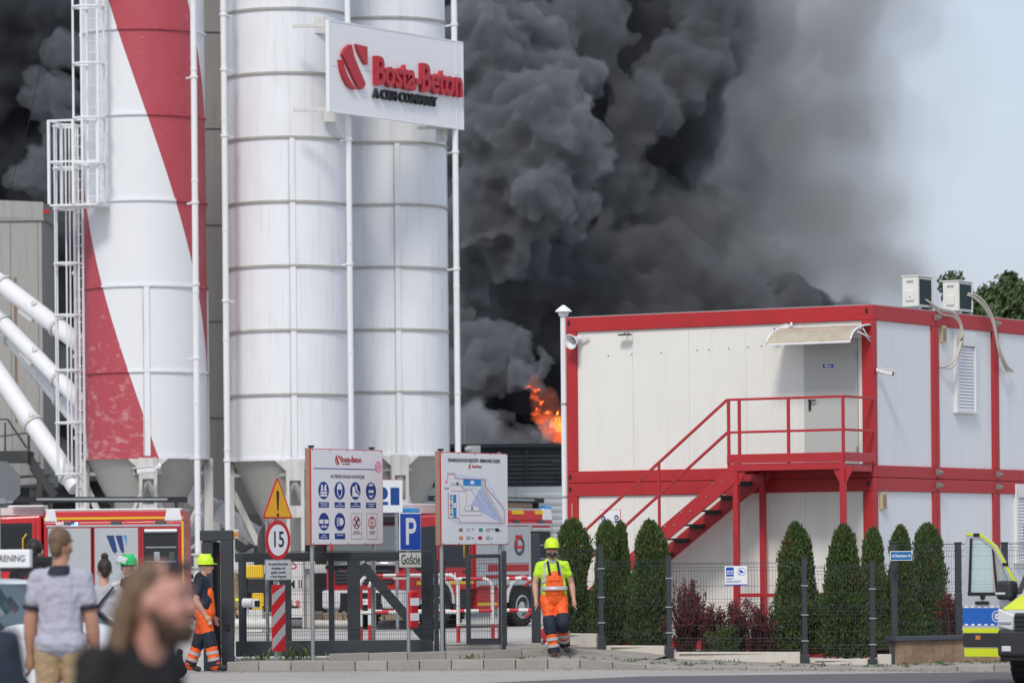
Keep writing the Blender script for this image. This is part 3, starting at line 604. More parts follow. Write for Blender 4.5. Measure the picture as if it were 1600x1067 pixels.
# ------------------------------------------------------------------ cement silos
def striped_mat():
    m = bpy.data.materials.new('silo_red_stripe'); m.use_nodes = True; n = m.node_tree.nodes; l = m.node_tree.links; b = n['Principled BSDF']; b.inputs['Roughness'].default_value = .42
    t = n.new('ShaderNodeTexCoord'); s = n.new('ShaderNodeSeparateXYZ'); l.new(t.outputs['Object'], s.inputs[0])
    def mth(op, a, c=None, d=None):
        q = n.new('ShaderNodeMath'); q.operation = op
        for i, x in enumerate((a, c, d)):
            if x is None: continue
            if isinstance(x, (int, float)): q.inputs[i].default_value = x
            else: l.new(x, q.inputs[i])
        return q.outputs[0]
    ang = mth('ARCTAN2', s.outputs[0], mth('MULTIPLY', s.outputs[1], -1))           # 0 faces the camera, positive to the right
    lead = mth('MULTIPLY_ADD', s.outputs[2], -.2020, .2020 * 17.18 - .53)
    ph = mth('FRACT', mth('DIVIDE', mth('ADD', mth('SUBTRACT', ang, lead), 20 * pi), pi))
    red = mth('LESS_THAN', ph, .445)
    z = n.new('ShaderNodeTexNoise'); z.inputs['Scale'].default_value = 1.5; z.inputs['Detail'].default_value = 8; z.inputs['Roughness'].default_value = .7; l.new(t.outputs['Object'], z.inputs[0])
    q = n.new('ShaderNodeMapping'); q.inputs['Scale'].default_value = (1.6, 1.6, 3.2); l.new(t.outputs['Object'], q.inputs[0])
    z2 = n.new('ShaderNodeTexNoise'); z2.inputs['Scale'].default_value = 2.2; z2.inputs['Detail'].default_value = 6; l.new(q.outputs[0], z2.inputs[0])
    low = n.new('ShaderNodeMapRange'); low.inputs[1].default_value = 9.5; low.inputs[2].default_value = 5; low.inputs[3].default_value = -.06; low.inputs[4].default_value = .07; l.new(s.outputs[2], low.inputs[0])
    scr = n.new('ShaderNodeMapRange'); scr.inputs[1].default_value = .58; scr.inputs[2].default_value = .74; scr.inputs[4].default_value = .45
    l.new(mth('ADD', z2.outputs[0], low.outputs[0]), scr.inputs[0])
    rm = n.new('ShaderNodeMix'); rm.data_type = 'RGBA'; rm.inputs[6].default_value = (.41, .045, .062, 1); rm.inputs[7].default_value = (.46, .085, .11, 1); l.new(z.outputs[0], rm.inputs[0])
    rs = n.new('ShaderNodeMix'); rs.data_type = 'RGBA'; l.new(scr.outputs[0], rs.inputs[0]); l.new(rm.outputs[2], rs.inputs[6]); rs.inputs[7].default_value = (.66, .42, .42, 1)
    wm = n.new('ShaderNodeMix'); wm.data_type = 'RGBA'; wm.inputs[6].default_value = (.72, .74, .76, 1); wm.inputs[7].default_value = (.79, .80, .82, 1); l.new(z.outputs[0], wm.inputs[0])
    fm = n.new('ShaderNodeMix'); fm.data_type = 'RGBA'; l.new(red, fm.inputs[0]); l.new(wm.outputs[2], fm.inputs[6]); l.new(rs.outputs[2], fm.inputs[7]); l.new(fm.outputs[2], b.inputs['Base Color'])
    return m
STRIPE = striped_mat(); FLG = mat('flange_grey', (.40, .385, .35), .6, 0, .3, 3, streak=.4, streak_col=(.2, .16, .12))
def silo(label, u, Y, R, zc, pitch, shell, rib_below, leg_rot, ztop=23, legs=True, cone=None, name='cement_silo'):
    t = thing(name, label, 'silo', (PX(u, Y, zc), Y, 0)); z = zc; n = 64; k = 0; rot = leg_rot
    while z < ztop:
        z2 = z + pitch
        MB().lathe([(R, z + .012), (R, z2 - .012)], n).build('shell_section', shell, t, smooth=True, fix=False)
        if k: MB().lathe([(R - .01, z - .03), (R + .055, z - .03), (R + .055, z + .0), (R + .055, z + .03), (R - .01, z + .03)], n).build('ring_flange', FLG if shell is SILO else shell, t, fix=False)
        else: MB().lathe([(R - .01, z - .05), (R + .05, z - .05), (R + .05, z + .03), (R - .01, z + .03)], n).build('ring_flange', shell, t, fix=False)
        if z2 <= rib_below + .1:
            for q in range(4):
                a = rot + q * pi / 2; M = Matrix.Rotation(a, 4, 'Z')
                MB().bb(-.075, .075, -R - .045, -R + .02, z + .03, z2 - .03, M).build('stiffener', shell if shell != STRIPE else SILO, t)
                MB().bb(-.11, -.085, -R - .012, -R + .02, z + .04, z2 - .04, M).build('weld_seam', STEEL, t)
        z = z2; k += 1
    MB().lathe([(R - .03, zc - .05), (.32, zc - 2.55), (.30, zc - 2.9)], n).build('cone', cone or CONE, t, smooth=True, fix=False)
    if not legs: return t
    for q in range(4):
        a = rot + q * pi / 2; M = Matrix.Rotation(a, 4, 'Z'); y = -R - .02
        lg = MB()
        for s in (-1, 1): lg.bb(s * .20 - .045, s * .20 + .045, y - .10, y + .14, 0, zc - .02, M)
        lg = lg.build('leg', STEEL, t)
        for zz in (zc - .30, zc - 1.45, zc - 2.75, .45): MB().bb(-.155, .155, y - .095, y - .07, zz - (.30 if zz > zc - .4 else .16), zz + (.27 if zz > zc - .4 else .16), M).build('batten_plate', STEEL, lg)
        for s in (-1, 1): MB().prism([(s * .24, zc - .05), (s * .55, zc - .05), (s * .24, zc - .34)], y - .02, y + .02, M).build('gusset', STEEL, t)
        a2 = a + pi / 2; r2 = R + .02
        p = lambda an, z_: (r2 * sin(an), -r2 * cos(an), z_)
        MB().bar(p(a, zc - .42), p(a2, zc - .42), .12, .10).build('ring_beam', STEEL, t)
        MB().bar(p(a, zc - .62), ((p(a, 0)[0] * .38 + p(a2, 0)[0] * .62), (p(a, 0)[1] * .38 + p(a2, 0)[1] * .62), 1.5), .11, .13).build('brace', STEEL, t)
        MB().bar(p(a2, zc - .62), ((p(a2, 0)[0] * .45 + p(a, 0)[0] * .55), (p(a2, 0)[1] * .45 + p(a, 0)[1] * .55), 1.9), .09, .10).build('brace', STEEL, t)
        MB().bar(p(a, 1.45), p(a2, 1.45), .10, .12).build('ring_beam', STEEL, t)
    return t
S1 = silo('white cement silo with faded red diagonal stripes and caged ladder', 229, 118, 1.69, 4.58, 2.325, STRIPE, 4.58 + 2 * 2.325, radians(6))
S2 = silo('plain white cement silo directly left of the company sign board', 452, 119, 1.67, 4.52, 1.76, SILO, 4.52 + 5 * 1.76, radians(8))
S3 = silo('plain white cement silo behind the company sign board', 609, 123, 1.69, 4.72, 1.765, SILO, 4.72 + 5 * 1.765, radians(11))
S4 = silo('old taupe silo seen in the gap between white silos', 338, 131, 1.9, 3.2, 2.9, TAUPE, 0, 0, legs=True, cone=TAUPE)
# vertical filling pipes with clamps
def riser(u0, v0, Y, z0, z1, label, clamp_z, side=.35, r=.085):
    t = thing('filling_pipe', label, 'pipe', (PX(u0, Y, 4), Y, 0))
    MB().cyl((0, 0, z0), (0, 0, z1), r, r, 14).build('pipe', WHITE, t, auto=40)
    for z in clamp_z:
        MB().lathe([(r, z), (r + .025, z), (r + .025, z + .07), (r, z + .07)], 14).build('clamp', WHITE, t); MB().bar((0, .0, z + .03), (side * .45, .35, z + .03), .05).build('clamp_arm', WHITE, t)
    for z in [z0 + 2.4 + 3 * i for i in range(6)]: MB().lathe([(r, z), (r + .012, z), (r + .012, z + .05), (r, z + .05)], 14).build('pipe_joint', WHITE, t)
    return t
fp = riser(308.5, 0, 116.0, .6, 23, 'white filling pipe running up the striped silo', (4.5, 7.2, 9.2, 11.4, 14.8), -.5)
MB().cyl((0, 0, .0), (0, 0, 1.9), .13, .13, 14).build('filling_socket', STEEL, fp, auto=40)
for z in (1.2, 1.55, 1.9): MB().lathe([(.13, z), (.19, z), (.19, z + .05), (.13, z + .05)], 14).build('socket_flange', STEEL, fp)
riser(355.5, 0, 117.0, 2.35, 23, 'white filling pipe along the left edge of the middle silo', (4.45, 8.8, 13.3, 15.1, 16.6), .45)
riser(549.5, 0, 117.4, 2.0, 23, 'white filling pipe in the gap below the sign board', (9.8, 13.2), -.5, .08)
riser(716, 0, 121.2, 1.0, 23, 'white pipe standing free right of the rear silo', (9.9, 13.2, 16.8), -.55, .085)
# ------------------------------------------------------------------ caged ladders
def cage_ladder(name, label, loc, rz, z0, z1, hoops, w=.46, d=.72, strips=5, rung=.30):
    t = thing(name, label, 'ladder', loc, rz)             # outward is -y
    for s in (-1, 1): MB().bb(s * w / 2 - .03, s * w / 2 + .03, -.02, .02, z0, z1).build('ladder_rail', WHITE, t)
    z = z0 + .2; me = MB().cyl((-w / 2, 0, 0), (w / 2, 0, 0), .016, .016, 6).mesh('rung')
    while z < z1: o = obj('rung', me, WHITE, t); o.location = (0, 0, z); z += rung
    R = d / 2; pts = [(R * 1.05 * sin(a), -R - R * cos(a) * 1.0) for a in [radians(-150 + 300 * i / 16) for i in range(17)]]
    pts = [(-w / 2, 0)] + pts + [(w / 2, 0)]
    for zz in hoops: MB().tube([(x_, y_, zz) for x_, y_ in pts], .034, 5).build('cage_hoop', WHITE, t)
    for a in [radians(-125 + 250 * i / (strips - 1)) for i in range(strips)]:
        MB().bb(R * 1.05 * sin(a) - .028, R * 1.05 * sin(a) + .028, -R - R * cos(a) - .012, -R - R * cos(a) + .012, min(hoops), max(hoops)).build('cage_strip', WHITE, t)
    return t
def zv(v, Y=117): return PZ(v, 130, Y)
lx = PX(126, 117.3, 6)
L1 = cage_ladder('caged_ladder', 'lower caged ladder on the left flank of the striped silo', (lx, 117.4, 0), radians(-62), 1.2, zv(195), [zv(v) for v in (196, 262, 325, 411, 492, 578, 660, 740)])
MB().bb(-.33, -.20, -.05, .09, 1.0, zv(325)).build('mast', WHITE, L1)
for v in (425, 556, 685): MB().bb(-.7, -.25, .05, .12, zv(v), zv(v) + .09).build('wall_bracket', WHITE, L1)
cage_ladder('caged_ladder', 'upper caged ladder rising from the small platform of the striped silo', (PX(150, 116.3, 14), 116.25, 0), radians(-22), zv(322), 23, [zv(v) for v in (20, 108, 192, 262)] + [zv(-60), zv(-140)], .50, .8)
pf = thing('ladder_platform', 'small white rest platform between the two caged ladders', 'platform', (PX(118, 116.6, 14), 116.4, zv(324)), radians(-15))
MB().bb(-.55, .85, -.55, .5, -.05, .0).build('deck', WHITE, pf)
for xx, yy in ((-.55, -.55), (.15, -.55), (.85, -.55), (-.55, .4)): MB().bb(xx - .035, xx + .035, yy - .035, yy + .035, 0, 2.28).build('rail_post', WHITE, pf)
for zz in (1.15, 2.26):
    MB().bar((-.55, -.55, zz), (.85, -.55, zz), .05).build('guard_rail', WHITE, pf); MB().bar((-.55, -.55, zz), (-.55, .45, zz), .05).build('guard_rail', WHITE, pf)
cctv('cctv_camera', 'white bullet camera under the rim of the striped silo', P(229, 735, 115.6), radians(-75), 2.2, tilt=.1)
# ------------------------------------------------------------------ company sign
A, B = P(515, 103, 116.2), P(723, 137, 121.4); ang = atan2(B.y - A.y, B.x - A.x); sl = hypot(B.x - A.x, B.y - A.y)
sg = thing('company_sign', 'white company sign board with raised red letters bracketed to the silos', 'sign', (A.x, A.y, 0), ang)
zt, zb = P(515, 33, 116.2).z, P(516, 173, 116.2).z; hh = zt - zb
MB().bb(0, sl, 0, .10, zb, zb + hh * .5 - .004).build('panel', SIGNW, sg); MB().bb(0, sl, 0, .10, zb + hh * .5 + .004 - .0, zt).build('panel', SIGNW, sg)
for e in ((0, sl, -.012, .11, zt, zt + .03), (0, sl, -.012, .11, zb - .03, zb), (-.03, 0, -.012, .11, zb - .03, zt + .03), (sl, sl + .03, -.012, .11, zb - .03, zt + .03)): MB().bb(*e).build('edge_trim', SIGNW, sg)
def logo(parent, x0, z0, s, y0, y1, m, kx=1):
    """two curved bars and a corner piece, s = height"""
    def pr(pts, nm): MB().prism([(x0 + a * s * kx, z0 + c * s) for a, c in pts], y0, y1).build(nm, m, parent)
    pr([(.08, .72), (.16, .86), (.30, .97), (.36, .97), (.44, .72), (.58, .47), (.74, .22), (.78, .14), (.68, .02), (.60, .02), (.50, .12), (.36, .32), (.20, .56)], 'emblem_bar')
    pr([(.0, .60), (.10, .60), (.14, .44), (.24, .26), (.38, .10), (.50, .0), (.38, .0), (.24, .06), (.12, .20), (.04, .38)], 'emblem_bar')
    pr([(.50, 1.0), (.84, .98), (.84, .58), (.76, .60), (.64, .74), (.56, .86)], 'emblem_corner')
ls = hh * .50
logo(sg, sl * .055, zb + hh * .27, ls * 1.02, -.10, -.001, BRAND, 1.22)
fs = hh * .45
tw = text('Bosta-Beton', fs, BRAND, sg, (sl * .305, -.075, zb + hh * .50), .072, .026, 'LEFT', .77, 'letter', split=True)
text('A CRH COMPANY', hh * .155, INK, sg, (sl * .305, -.05, zb + hh * .255), .048, .006, 'LEFT', .98, 'letter', split=True)
for xx, zz in ((.12, zt - .10), (.12, zb + .05), (sl - .4, zb + .02), (sl - .25, zt - .1)): MB().bar((xx, .10, zz), (xx - .45, 1.0, zz), .09).build('bracket', STEEL, sg)
for u, v, s_ in ((499, 40, S2), (515, 178, S2), (690, 210, S3)):
    q = P(u, v, 117.6 if s_ is S2 else 121.3); MB().bb(q.x - s_.location.x - .16, q.x - s_.location.x + .16, q.y - s_.location.y - .03, q.y - s_.location.y + .05, q.z - .22, q.z + .22).build('mounting_plate', STEEL, s_)
# ------------------------------------------------------------------ screw conveyors, plant tower, stairs
def conveyor(p, q, r, label, joints=(.35, .8)):
    t = thing('screw_conveyor', label, 'conveyor', p); d = q - p
    MB().cyl((0, 0, 0), d, r, r, 20).build('tube', WHITE, t, auto=40)
    for k in joints: c = d * k; u_ = d.normalized() * .05; MB().cyl(c - u_, c + u_, r + .05, r + .05, 20).build('flange', STEEL, t, auto=40)
    for k in (.25, .6): c = d * k + Vector((.05, -r, r * .5)); MB().cyl(c, c + Vector((0, -.05, .02)), .08, .08, 10).build('inspection_cap', STEEL, t)
    c = d * .55 + Vector((.0, -.1, -r - .08)); MB().bar(c - d.normalized() * .3, c + d.normalized() * .3, .14, .12).build('motor_tray', STEEL, t)
    return t
conveyor(P(-60, 396, 121.5), P(128, 540, 118.6), .25, 'topmost white screw conveyor tube entering the ladder cage')
conveyor(P(-60, 438, 122.2), P(130, 632, 118.6), .22, 'white screw conveyor tube just under the topmost one')
conveyor(P(-40, 455, 123), P(130, 668, 119.4), .22, 'white screw conveyor tube partly hidden behind its neighbour')
conveyor(P(-60, 500, 120.5), P(120, 762, 117.8), .26, 'steep lowest white screw conveyor tube below the others', (.62, .93))
TOW = mat('tower_grey', (.36, .36, .345), .7, 0, .12, 1.2, streak=.4, streak_col=(.2, .17, .14))
tw_ = thing('mixing_tower', 'grey sheet metal mixing tower at the left edge', 'tower', (PX(67, 127, 8), 127, 0))
tz0, tz1 = PZ(757, 30, 127), PZ(315, 60, 127)
edges = [-3.0, -2.05, -.93, -.12, 0]
for i in range(4): MB().bb(edges[i] + .006, edges[i + 1] - .006, 0, 4, tz0, tz1 - .5 - (edges[i] + .0) * .02).build('cladding_panel', TOW, tw_)
MB().add([(-3.1, -.05, tz1 - .45), (.05, -.05, tz1 - .5), (.05, 4.1, tz1 - .5), (-3.1, 4.1, tz1 - .45), (-3.1, -.05, tz1 + .14), (.05, -.05, tz1 - .02), (.05, 4.1, tz1 - .02), (-3.1, 4.1, tz1 + .14)], [(0, 3, 2, 1), (4, 5, 6, 7), (0, 1, 5, 4), (1, 2, 6, 5), (2, 3, 7, 6), (3, 0, 4, 7)]).build('parapet', TOW, tw_)
MB().bb(-3.1, .07, -.07, .0, tz1 - .56, tz1 - .5).build('gutter', TOW, tw_); MB().bb(.05, .22, -.05, .1, tz1 - .35, tz1 - .24).build('gutter_outlet', RED, tw_)
for xx in (-2.7, -.3):
    for yy in (.3, 3.6): MB().bb(xx - .15, xx + .15, yy - .15, yy + .15, 0, tz0).build('leg', DARKSTEEL, tw_)
for xx, z0, z1 in ((-1.35, 10.5, 11.1), (-.8, 6.9, 11.2)): MB().bb(xx - .04, xx + .04, -.012, 0, z0 - 1, z1 - 1).build('conduit', mat('rust', (.25, .16, .11), .8, 0, .3, 6), tw_)
sp_ = thing('service_stair', 'dark steel service stair and landing below the mixing tower', 'staircase', (0, 124, 0))
def sx(u, v): q = P(u, v, 124); return (q.x, 0, q.z)
a = sx(-20, 705); c = sx(46, 722); MB().bb(a[0], c[0], -.4, 1.2, c[2], a[2]).build('landing', DARKSTEEL, sp_)
for (p, q, wd) in (((8, 660), (8, 705), .05), ((45, 655), (45, 722), .07), ((-10, 683), (45, 676), .045), ((-10, 655), (12, 655), .05), ((12, 655), (42, 700), .06), ((48, 678), (82, 725), .06), ((46, 716), (85, 775), .22), ((30, 745), (80, 742), .08), ((30, 760), (80, 756), .08), ((62, 740), (62, 800), .16), ((48, 730), (70, 765), .1)):
    MB().bar(sx(*p), sx(*q), wd, wd).build('stair_member', DARKSTEEL, sp_)
for i in range(5): q = sx(50 + i * 7, 722 + i * 11); MB().bb(q[0] - .15, q[0] + .15, 0, .9, q[2] - .03, q[2]).build('tread', DARKSTEEL, sp_)
# overhead cable
oc = MB().tube([P(92, -30, 130), P(45, 190, 131), P(-10, 390, 132)], .012, 4).build('overhead_cable', BLACK); tag(oc, 'thin dark cable slanting across the smoke left of the ladder', 'cable')
# ------------------------------------------------------------------ halls behind
def hall(name, label, x0, x1, Y, z0, z1, m, ribs, dz, dep=12):
    t = thing(name, label, 'building', (0, Y, 0)); MB().bb(x0, x1, .05, dep, 0, z1).build('wall', m, t)
    n = int((z1 - z0) / dz); me = MB().prism([(.03, 0), (0, 0), (-.012, dz * .12), (-.022, dz * .35), (-.022, dz * .65), (-.012, dz * .94), (0, dz * .998), (.03, dz * .998)], 0, x1 - x0).mesh('rib')
    for i in range(n):
        o = obj('cladding_profile', me, m, t); o.rotation_euler = (0, 0, -pi / 2); o.location = (x0, .05, z0 + i * dz)
        o.rotation_euler = (0, 0, pi / 2); o.location = (x1, .05, z0 + i * dz)
    return t
HD = mat('hall_dark', (.020, .030, .036), .5, .2, .12, 2); HL = mat('hall_light', (.40, .43, .45), .5, .3, .08, 2)
hz = PZ(699, 800, 140)
h1 = hall('dark_hall', 'dark anthracite corrugated hall under the flames', PX(560, 140, 4), PX(1010, 140, 4), 140, 3.6, hz, HD, 0, .14)
MB().bb(PX(560, 140, 4), PX(1010, 140, 4), -.15, .05, hz, hz + .12).build('roof_edge', HD, h1)
for u in (823,): MB().bb(PX(u, 140, 4) - .04, PX(u, 140, 4) + .04, -.06, .0, 2, hz).build('joint_strip', HD, h1)
h2 = hall('light_hall', 'light grey corrugated lean-to wall behind the fire engine', PX(640, 131, 3), PX(1000, 131, 3), 131, .4, PZ(760, 850, 131), HL, 0, .21, 3)
MB().bb(PX(808, 131, 3), PX(815, 131, 3), -.1, .0, 0, PZ(762, 812, 131)).build('post', HL, h2)
h3 = hall('cladding_shed', 'dark grey ribbed shed behind the silo legs', PX(280, 134, 3), PX(700, 134, 3), 134, .4, PZ(800, 640, 134), mat('shed_shaded_grey', (.085, .085, .08), .7, 0, .2, 1), 0, .25, 2)  # shade of the hollow under the silos is put into the shed colour
am = thing('roof_mast', 'thin aerial mast on the dark hall roof beside the free pipe', 'mast', (PX(726, 139.9, 4), 140.5, hz)); MB().cyl((0, 0, 0), (0, 0, 1.0), .015, .01, 6).build('rod', GALV, am); MB().bb(-.3, .9, -.1, .2, 0, .06).build('cable_tray', GALV, am)
ev = thing('roof_vent', 'cream box vent on the dark hall roof above the traffic plan board', 'vent', P(740, 703, 138)); MB().bb(-.22, .22, -.1, .1, -.1, .14).build('box', ACW, ev, bevel=.02); MB().cyl((-.28, -.11, .02), (-.1, -.11, .02), .07, .07, 10).build('pipe', ACW, ev)
wl2 = thing('wall_lamp', 'dark bracket lamp on the hall wall beside the vent pipe', 'lamp', P(878, 720, 139.5)); MB().bar((.3, .3, .12), (-.1, 0, 0), .06).build('arm', BLACK, wl2); MB().bb(-.35, .0, -.1, .1, -.1, .0).build('head', BLACK, wl2, bevel=.02)
# ------------------------------------------------------------------ things standing under the silos
for i, u in enumerate((392, 424, 456, 488, 520, 552, 584, 616)):
    q = tag(MB().bb(-.27, .27, -.3, .3, 0, .36 + .04 * (i % 2)).build('stone_block', mat('stone_block', (.33, .27, .20), .9, 0, .4, 5, bump=.6, bscale=8), bevel=.03), 'rough tan stone block lying in the row under the silos', 'block', 'row of stone blocks under the silos'); q.location = (PX(u, 111 + .2 * (i % 3), .2), 111 + .2 * (i % 3), 0)
ds = tag(MB().tube([(PX(380, 109, .1), 109, .1), (PX(450, 109, .1), 109, .14), (PX(520, 109.4, .1), 109.4, .1), (PX(640, 108, .1), 108, .1)], .1, 10).build('delivery_pipe', STEEL, smooth=True), 'pale delivery pipe lying along the yard behind the gate', 'pipe')
hp = thing('hydrant_valve', 'red valve on a pale pipe behind the hazard marker', 'valve', (PX(417, 100, .2), 100, 0))
MB().cyl((-.9, 0, .25), (.2, 0, .25), .12, .12, 12).build('pipe', STEEL, hp, auto=40); MB().lathe([(.19, -.05), (.19, .05)], 14, (.1, 0, .25), axis='x').build('flange', STEEL, hp); MB().cyl((.3, 0, .25), (.42, 0, .25), .20, .20, 14).build('valve_body', SIGNR, hp, auto=40); MB().cyl((.36, 0, .3), (.36, 0, .62), .05, .05, 8).build('stem', SIGNR, hp); MB().bb(-.1, .75, -.05, .05, .60, .66).build('lever', BLACK, hp)
MB().bb(-.02, .06, -.02, .06, 0, .2).build('stand', STEEL, hp)
ye = thing('bag_loader', 'yellow and black loader arm standing behind the gate camera', 'machine', (PX(398, 103, .4), 103, 0))
for z0, z1, m_, x0, x1 in ((0, .55, STEEL, -.2, .2), (.55, .95, YEL, -.05, .22), (.95, 1.3, BLACK, -.15, .35), (1.3, 1.62, YEL, -.28, .22), (1.62, 2.1, BLACK, .0, .55)): MB().bb(x0, x1, -.2, .2, z0, z1).build('section', m_, ye, bevel=.02)
MB().bb(-.35, -.2, -.1, .1, 0, 1.5).build('gravel_tube', CONC, ye)
cs = thing('cement_sign', 'white cement grade sign with red and black print on the silo leg', 'sign', P(451, 918, 108.5), radians(20))
MB().bb(-.32, .36, 0, .02, -.75, .82).build('board', SIGNW, cs)
text('25', .36, SIGNR, cs, (.06, -.002, .58)); text('CEM II', .30, INK, cs, (.02, -.002, .08), bold=.004, sx=.85); text('42,5 R', .26, SIGNR, cs, (.02, -.002, -.42), bold=.003, sx=.9)
MB().bb(-.38, -.32, -.02, .05, -1.25, .9).build('post', STEEL, cs); MB().bb(.36, .40, -.01, .04, -1.25, .9).build('post', STEEL, cs)
for u, v, w_, h_, lab in ((462, 905, .5, .9, 'grey electrical cabinet mounted between the silo legs'), (395, 800, .0, 0, '')):
    if w_:
        q = thing('control_cabinet', lab, 'cabinet', P(u, v, 110)); MB().bb(-w_ / 2, w_ / 2, 0, .3, -h_ / 2, h_ / 2).build('case', STEEL, q, bevel=.02); MB().bb(-w_ / 2 + .03, w_ / 2 - .03, -.012, 0, -h_ / 2 + .03, h_ / 2 - .03).build('door', STEEL, q, bevel=.01); MB().bb(-w_ / 2 - .03, w_ / 2 + .03, .3, .4, -1.3, .3).build('stand', DARKSTEEL, q)
conveyor(P(296, 770, 122), P(440, 862, 121), .27, 'dusty pale conveyor tube slanting behind the silo legs', (.3,))
conveyor(P(330, 800, 124), P(240, 870, 124), .24, 'short dusty conveyor tube behind the striped silo legs', (.5,))
gw = thing('cable_tray', 'galvanised gangway tray crossing behind the fifteen limit sign', 'gangway', (0, 109, 0))
a, c = P(368, 867, 109), P(488, 867, 109); MB().bb(a.x, c.x, -.2, .2, a.z - .06, a.z + .05).build('deck', GALV, gw); MB().bb(a.x - .4, c.x + .4, -.25, -.2, a.z - .36, a.z - .10).build('beam', STEEL, gw)
for u in (380, 480): MB().bb(PX(u, 109, 1) - .07, PX(u, 109, 1) + .07, -.1, .1, 0, a.z - .06).build('leg', STEEL, gw)
# ------------------------------------------------------------------ notice boards and road signs (all face the approach road)
SA = radians(56)
def posts(t, xs, zt, r=.032, z0=-.05):
    for x_ in xs: MB().cyl((x_, .04, z0), (x_, .04, zt), r, r, 12).build('post', GALV, t, auto=40)
def board(t, x0, x1, z0, z1, y=0):
    MB().bb(x0 - .012, x1 + .012, y - .004, y + .012, z0 - .012, z1 + .012).build('red_edge', SIGNR, t)
    MB().bb(x0, x1, y - .008, y - .0042, z0, z1).build('board', SIGNW, t)
    MB().bb(x0 - .02, x0 + .03, y + .0125, y + .10, z0 - .01, z1 + .02).build('timber_batten', TIMBER, t); MB().bb(x1 - .05, x1, y + .0125, y + .06, z0, z1).build('timber_batten', TIMBER, t)
    for i in range(5):
        for zz in (z0 + .012, z1 - .012): MB().bb(x0 + .03 + (x1 - x0 - .06) * i / 4 - .008, x0 + .03 + (x1 - x0 - .06) * i / 4 + .008, y - .011, y - .0082, zz - .008, zz + .008).build('rivet', BLACK, t)
def circ(t, x, z, r, kind, m=SIGNB):
    MB().disc(x, z, r, -.0105, -.0083, 24).build('pictogram', m, t); b = MB(); y0, y1 = -.013, -.0106
    def pr(pts): b.prism([(x + a * r, z + c * r) for a, c in pts], y0, y1)
    if kind == 'vest':
        pr([(-.5, .62), (-.22, .66), (-.10, .1), (-.1, -.05), (-.6, -.05), (-.45, .2)]); pr([(.5, .62), (.22, .66), (.10, .1), (.1, -.05), (.6, -.05), (.45, .2)])
        pr([(-.62, -.14), (.62, -.14), (.62, -.34), (-.62, -.34)]); pr([(-.62, -.43), (.62, -.43), (.60, -.68), (-.60, -.68)])
    elif kind == 'helmet':
        pr([(-.52, .12), (.52, .12), (.42, .55), (.2, .82), (-.2, .82), (-.42, .55)]); pr([(-.5, .05), (-.38, .05), (-.30, -.4), (0, -.72), (.30, -.4), (.38, .05), (.5, .05), (.42, -.45), (0, -.86), (-.42, -.45)])
    elif kind == 'boot':
        pr([(-.55, .45), (-.1, .5), (-.02, -.1), (.35, -.35), (.75, -.5), (.72, -.66), (-.58, -.66)]); pr([(.0, .72), (.25, .7), (.32, .2), (.8, -.28), (.72, -.36), (.2, .05), (.05, .4)])
    elif kind == 'goggles':
        pr([(-.5, .1), (.5, .1), (.42, -.2), (.08, -.2), (0, -.05), (-.08, -.2), (-.42, -.2)]); pr([(-.42, .58), (.42, .58), (.25, .82), (-.25, .82)]); pr([(-.36, -.4), (0, -.62), (.36, -.4), (.3, -.62), (0, -.82), (-.3, -.62)])
    elif kind == 'belt':
        pr([(-.85, .22), (-.12, .26), (-.12, -.24), (-.85, -.2)]); pr([(.85, .22), (.12, .26), (.12, -.24), (.85, -.2)])
        pr([(-.62, -.5), (-.25, -.5), (-.25, -.36), (0, -.55), (-.25, -.76), (-.25, -.62), (-.62, -.62)]); pr([(.62, -.5), (.25, -.5), (.25, -.36), (.02, -.55), (.25, -.76), (.25, -.62), (.62, -.62)])
    elif kind == 'lights':
        pr([(0, .45), (.35, .42), (.62, .22), (.7, 0), (.62, -.22), (.35, -.42), (0, -.45), (-.08, 0)])
        for k in range(5): pr([(-.6, .42 - k * .2), (-.16, .46 - k * .2), (-.16, .36 - k * .2), (-.6, .32 - k * .2)])
    b.build('pictogram_mark', SIGNW, t)
def small_print(t, x, z, lines, size, m, sx=.8): 
    for i, s in enumerate(lines): text(s, size, m, t, (x, -.0125, z - i * size * 1.25), .0008, 0, 'CENTER', sx)
# --- safety rules board
q = P(487, 850, 66.3); W1, H1 = 1.88, 1.47
t = thing('safety_notice_board', 'large white safety rules board with six blue pictogram discs', 'notice board', (q.x, q.y, 0), SA); z0 = P(487, 850, 66.3).z; z1 = z0 + H1
board(t, 0, W1, z0, z1); posts(t, (.06, W1 - .22), z1 + .03)
for x_ in (.06, W1 - .22): MB().cyl((x_, .04, z1 + .03), (x_, .04, z1 + .06), .05, .05, 12).build('post_cap', BLACK, t)
logo(t, W1 * .325, z1 - .235, .15, -.0115, -.0083, BRAND); text('Bosta-Beton', .125, BRAND, t, (W1 * .55, -.0115, z1 - .15), .001, .003, 'CENTER', .9); text('A CRH COMPANY', .03, INK, t, (W1 * .48, -.0115, z1 - .22), .001, 0, 'CENTER', .9)
MB().bb(.06, W1 - .20, -.011, -.0083, z1 - .30, z1 - .288).build('rule', SIGNB, t)
MB().disc(W1 - .12, z1 - .25, .088, -.013, -.0083).build('pink_badge', PINK, t)
b = MB(); b.prism([(W1 - .15, z1 - .29), (W1 - .115, z1 - .33), (W1 - .06, z1 - .26), (W1 - .07, z1 - .25), (W1 - .115, z1 - .305), (W1 - .14, z1 - .28)], -.015, -.0131); b.bb(W1 - .18, W1 - .06, -.015, -.0131, z1 - .215, z1 - .205); b.bb(W1 - .17, W1 - .09, -.015, -.0131, z1 - .245, z1 - .235); b.build('badge_mark', SIGNW, t)
text('NA TERENIE ZAKŁADU OBOWIĄZUJE', .068, GREYINK, t, (W1 * .5, -.0115, z1 - .415), .001, .0008, 'CENTER', .78)
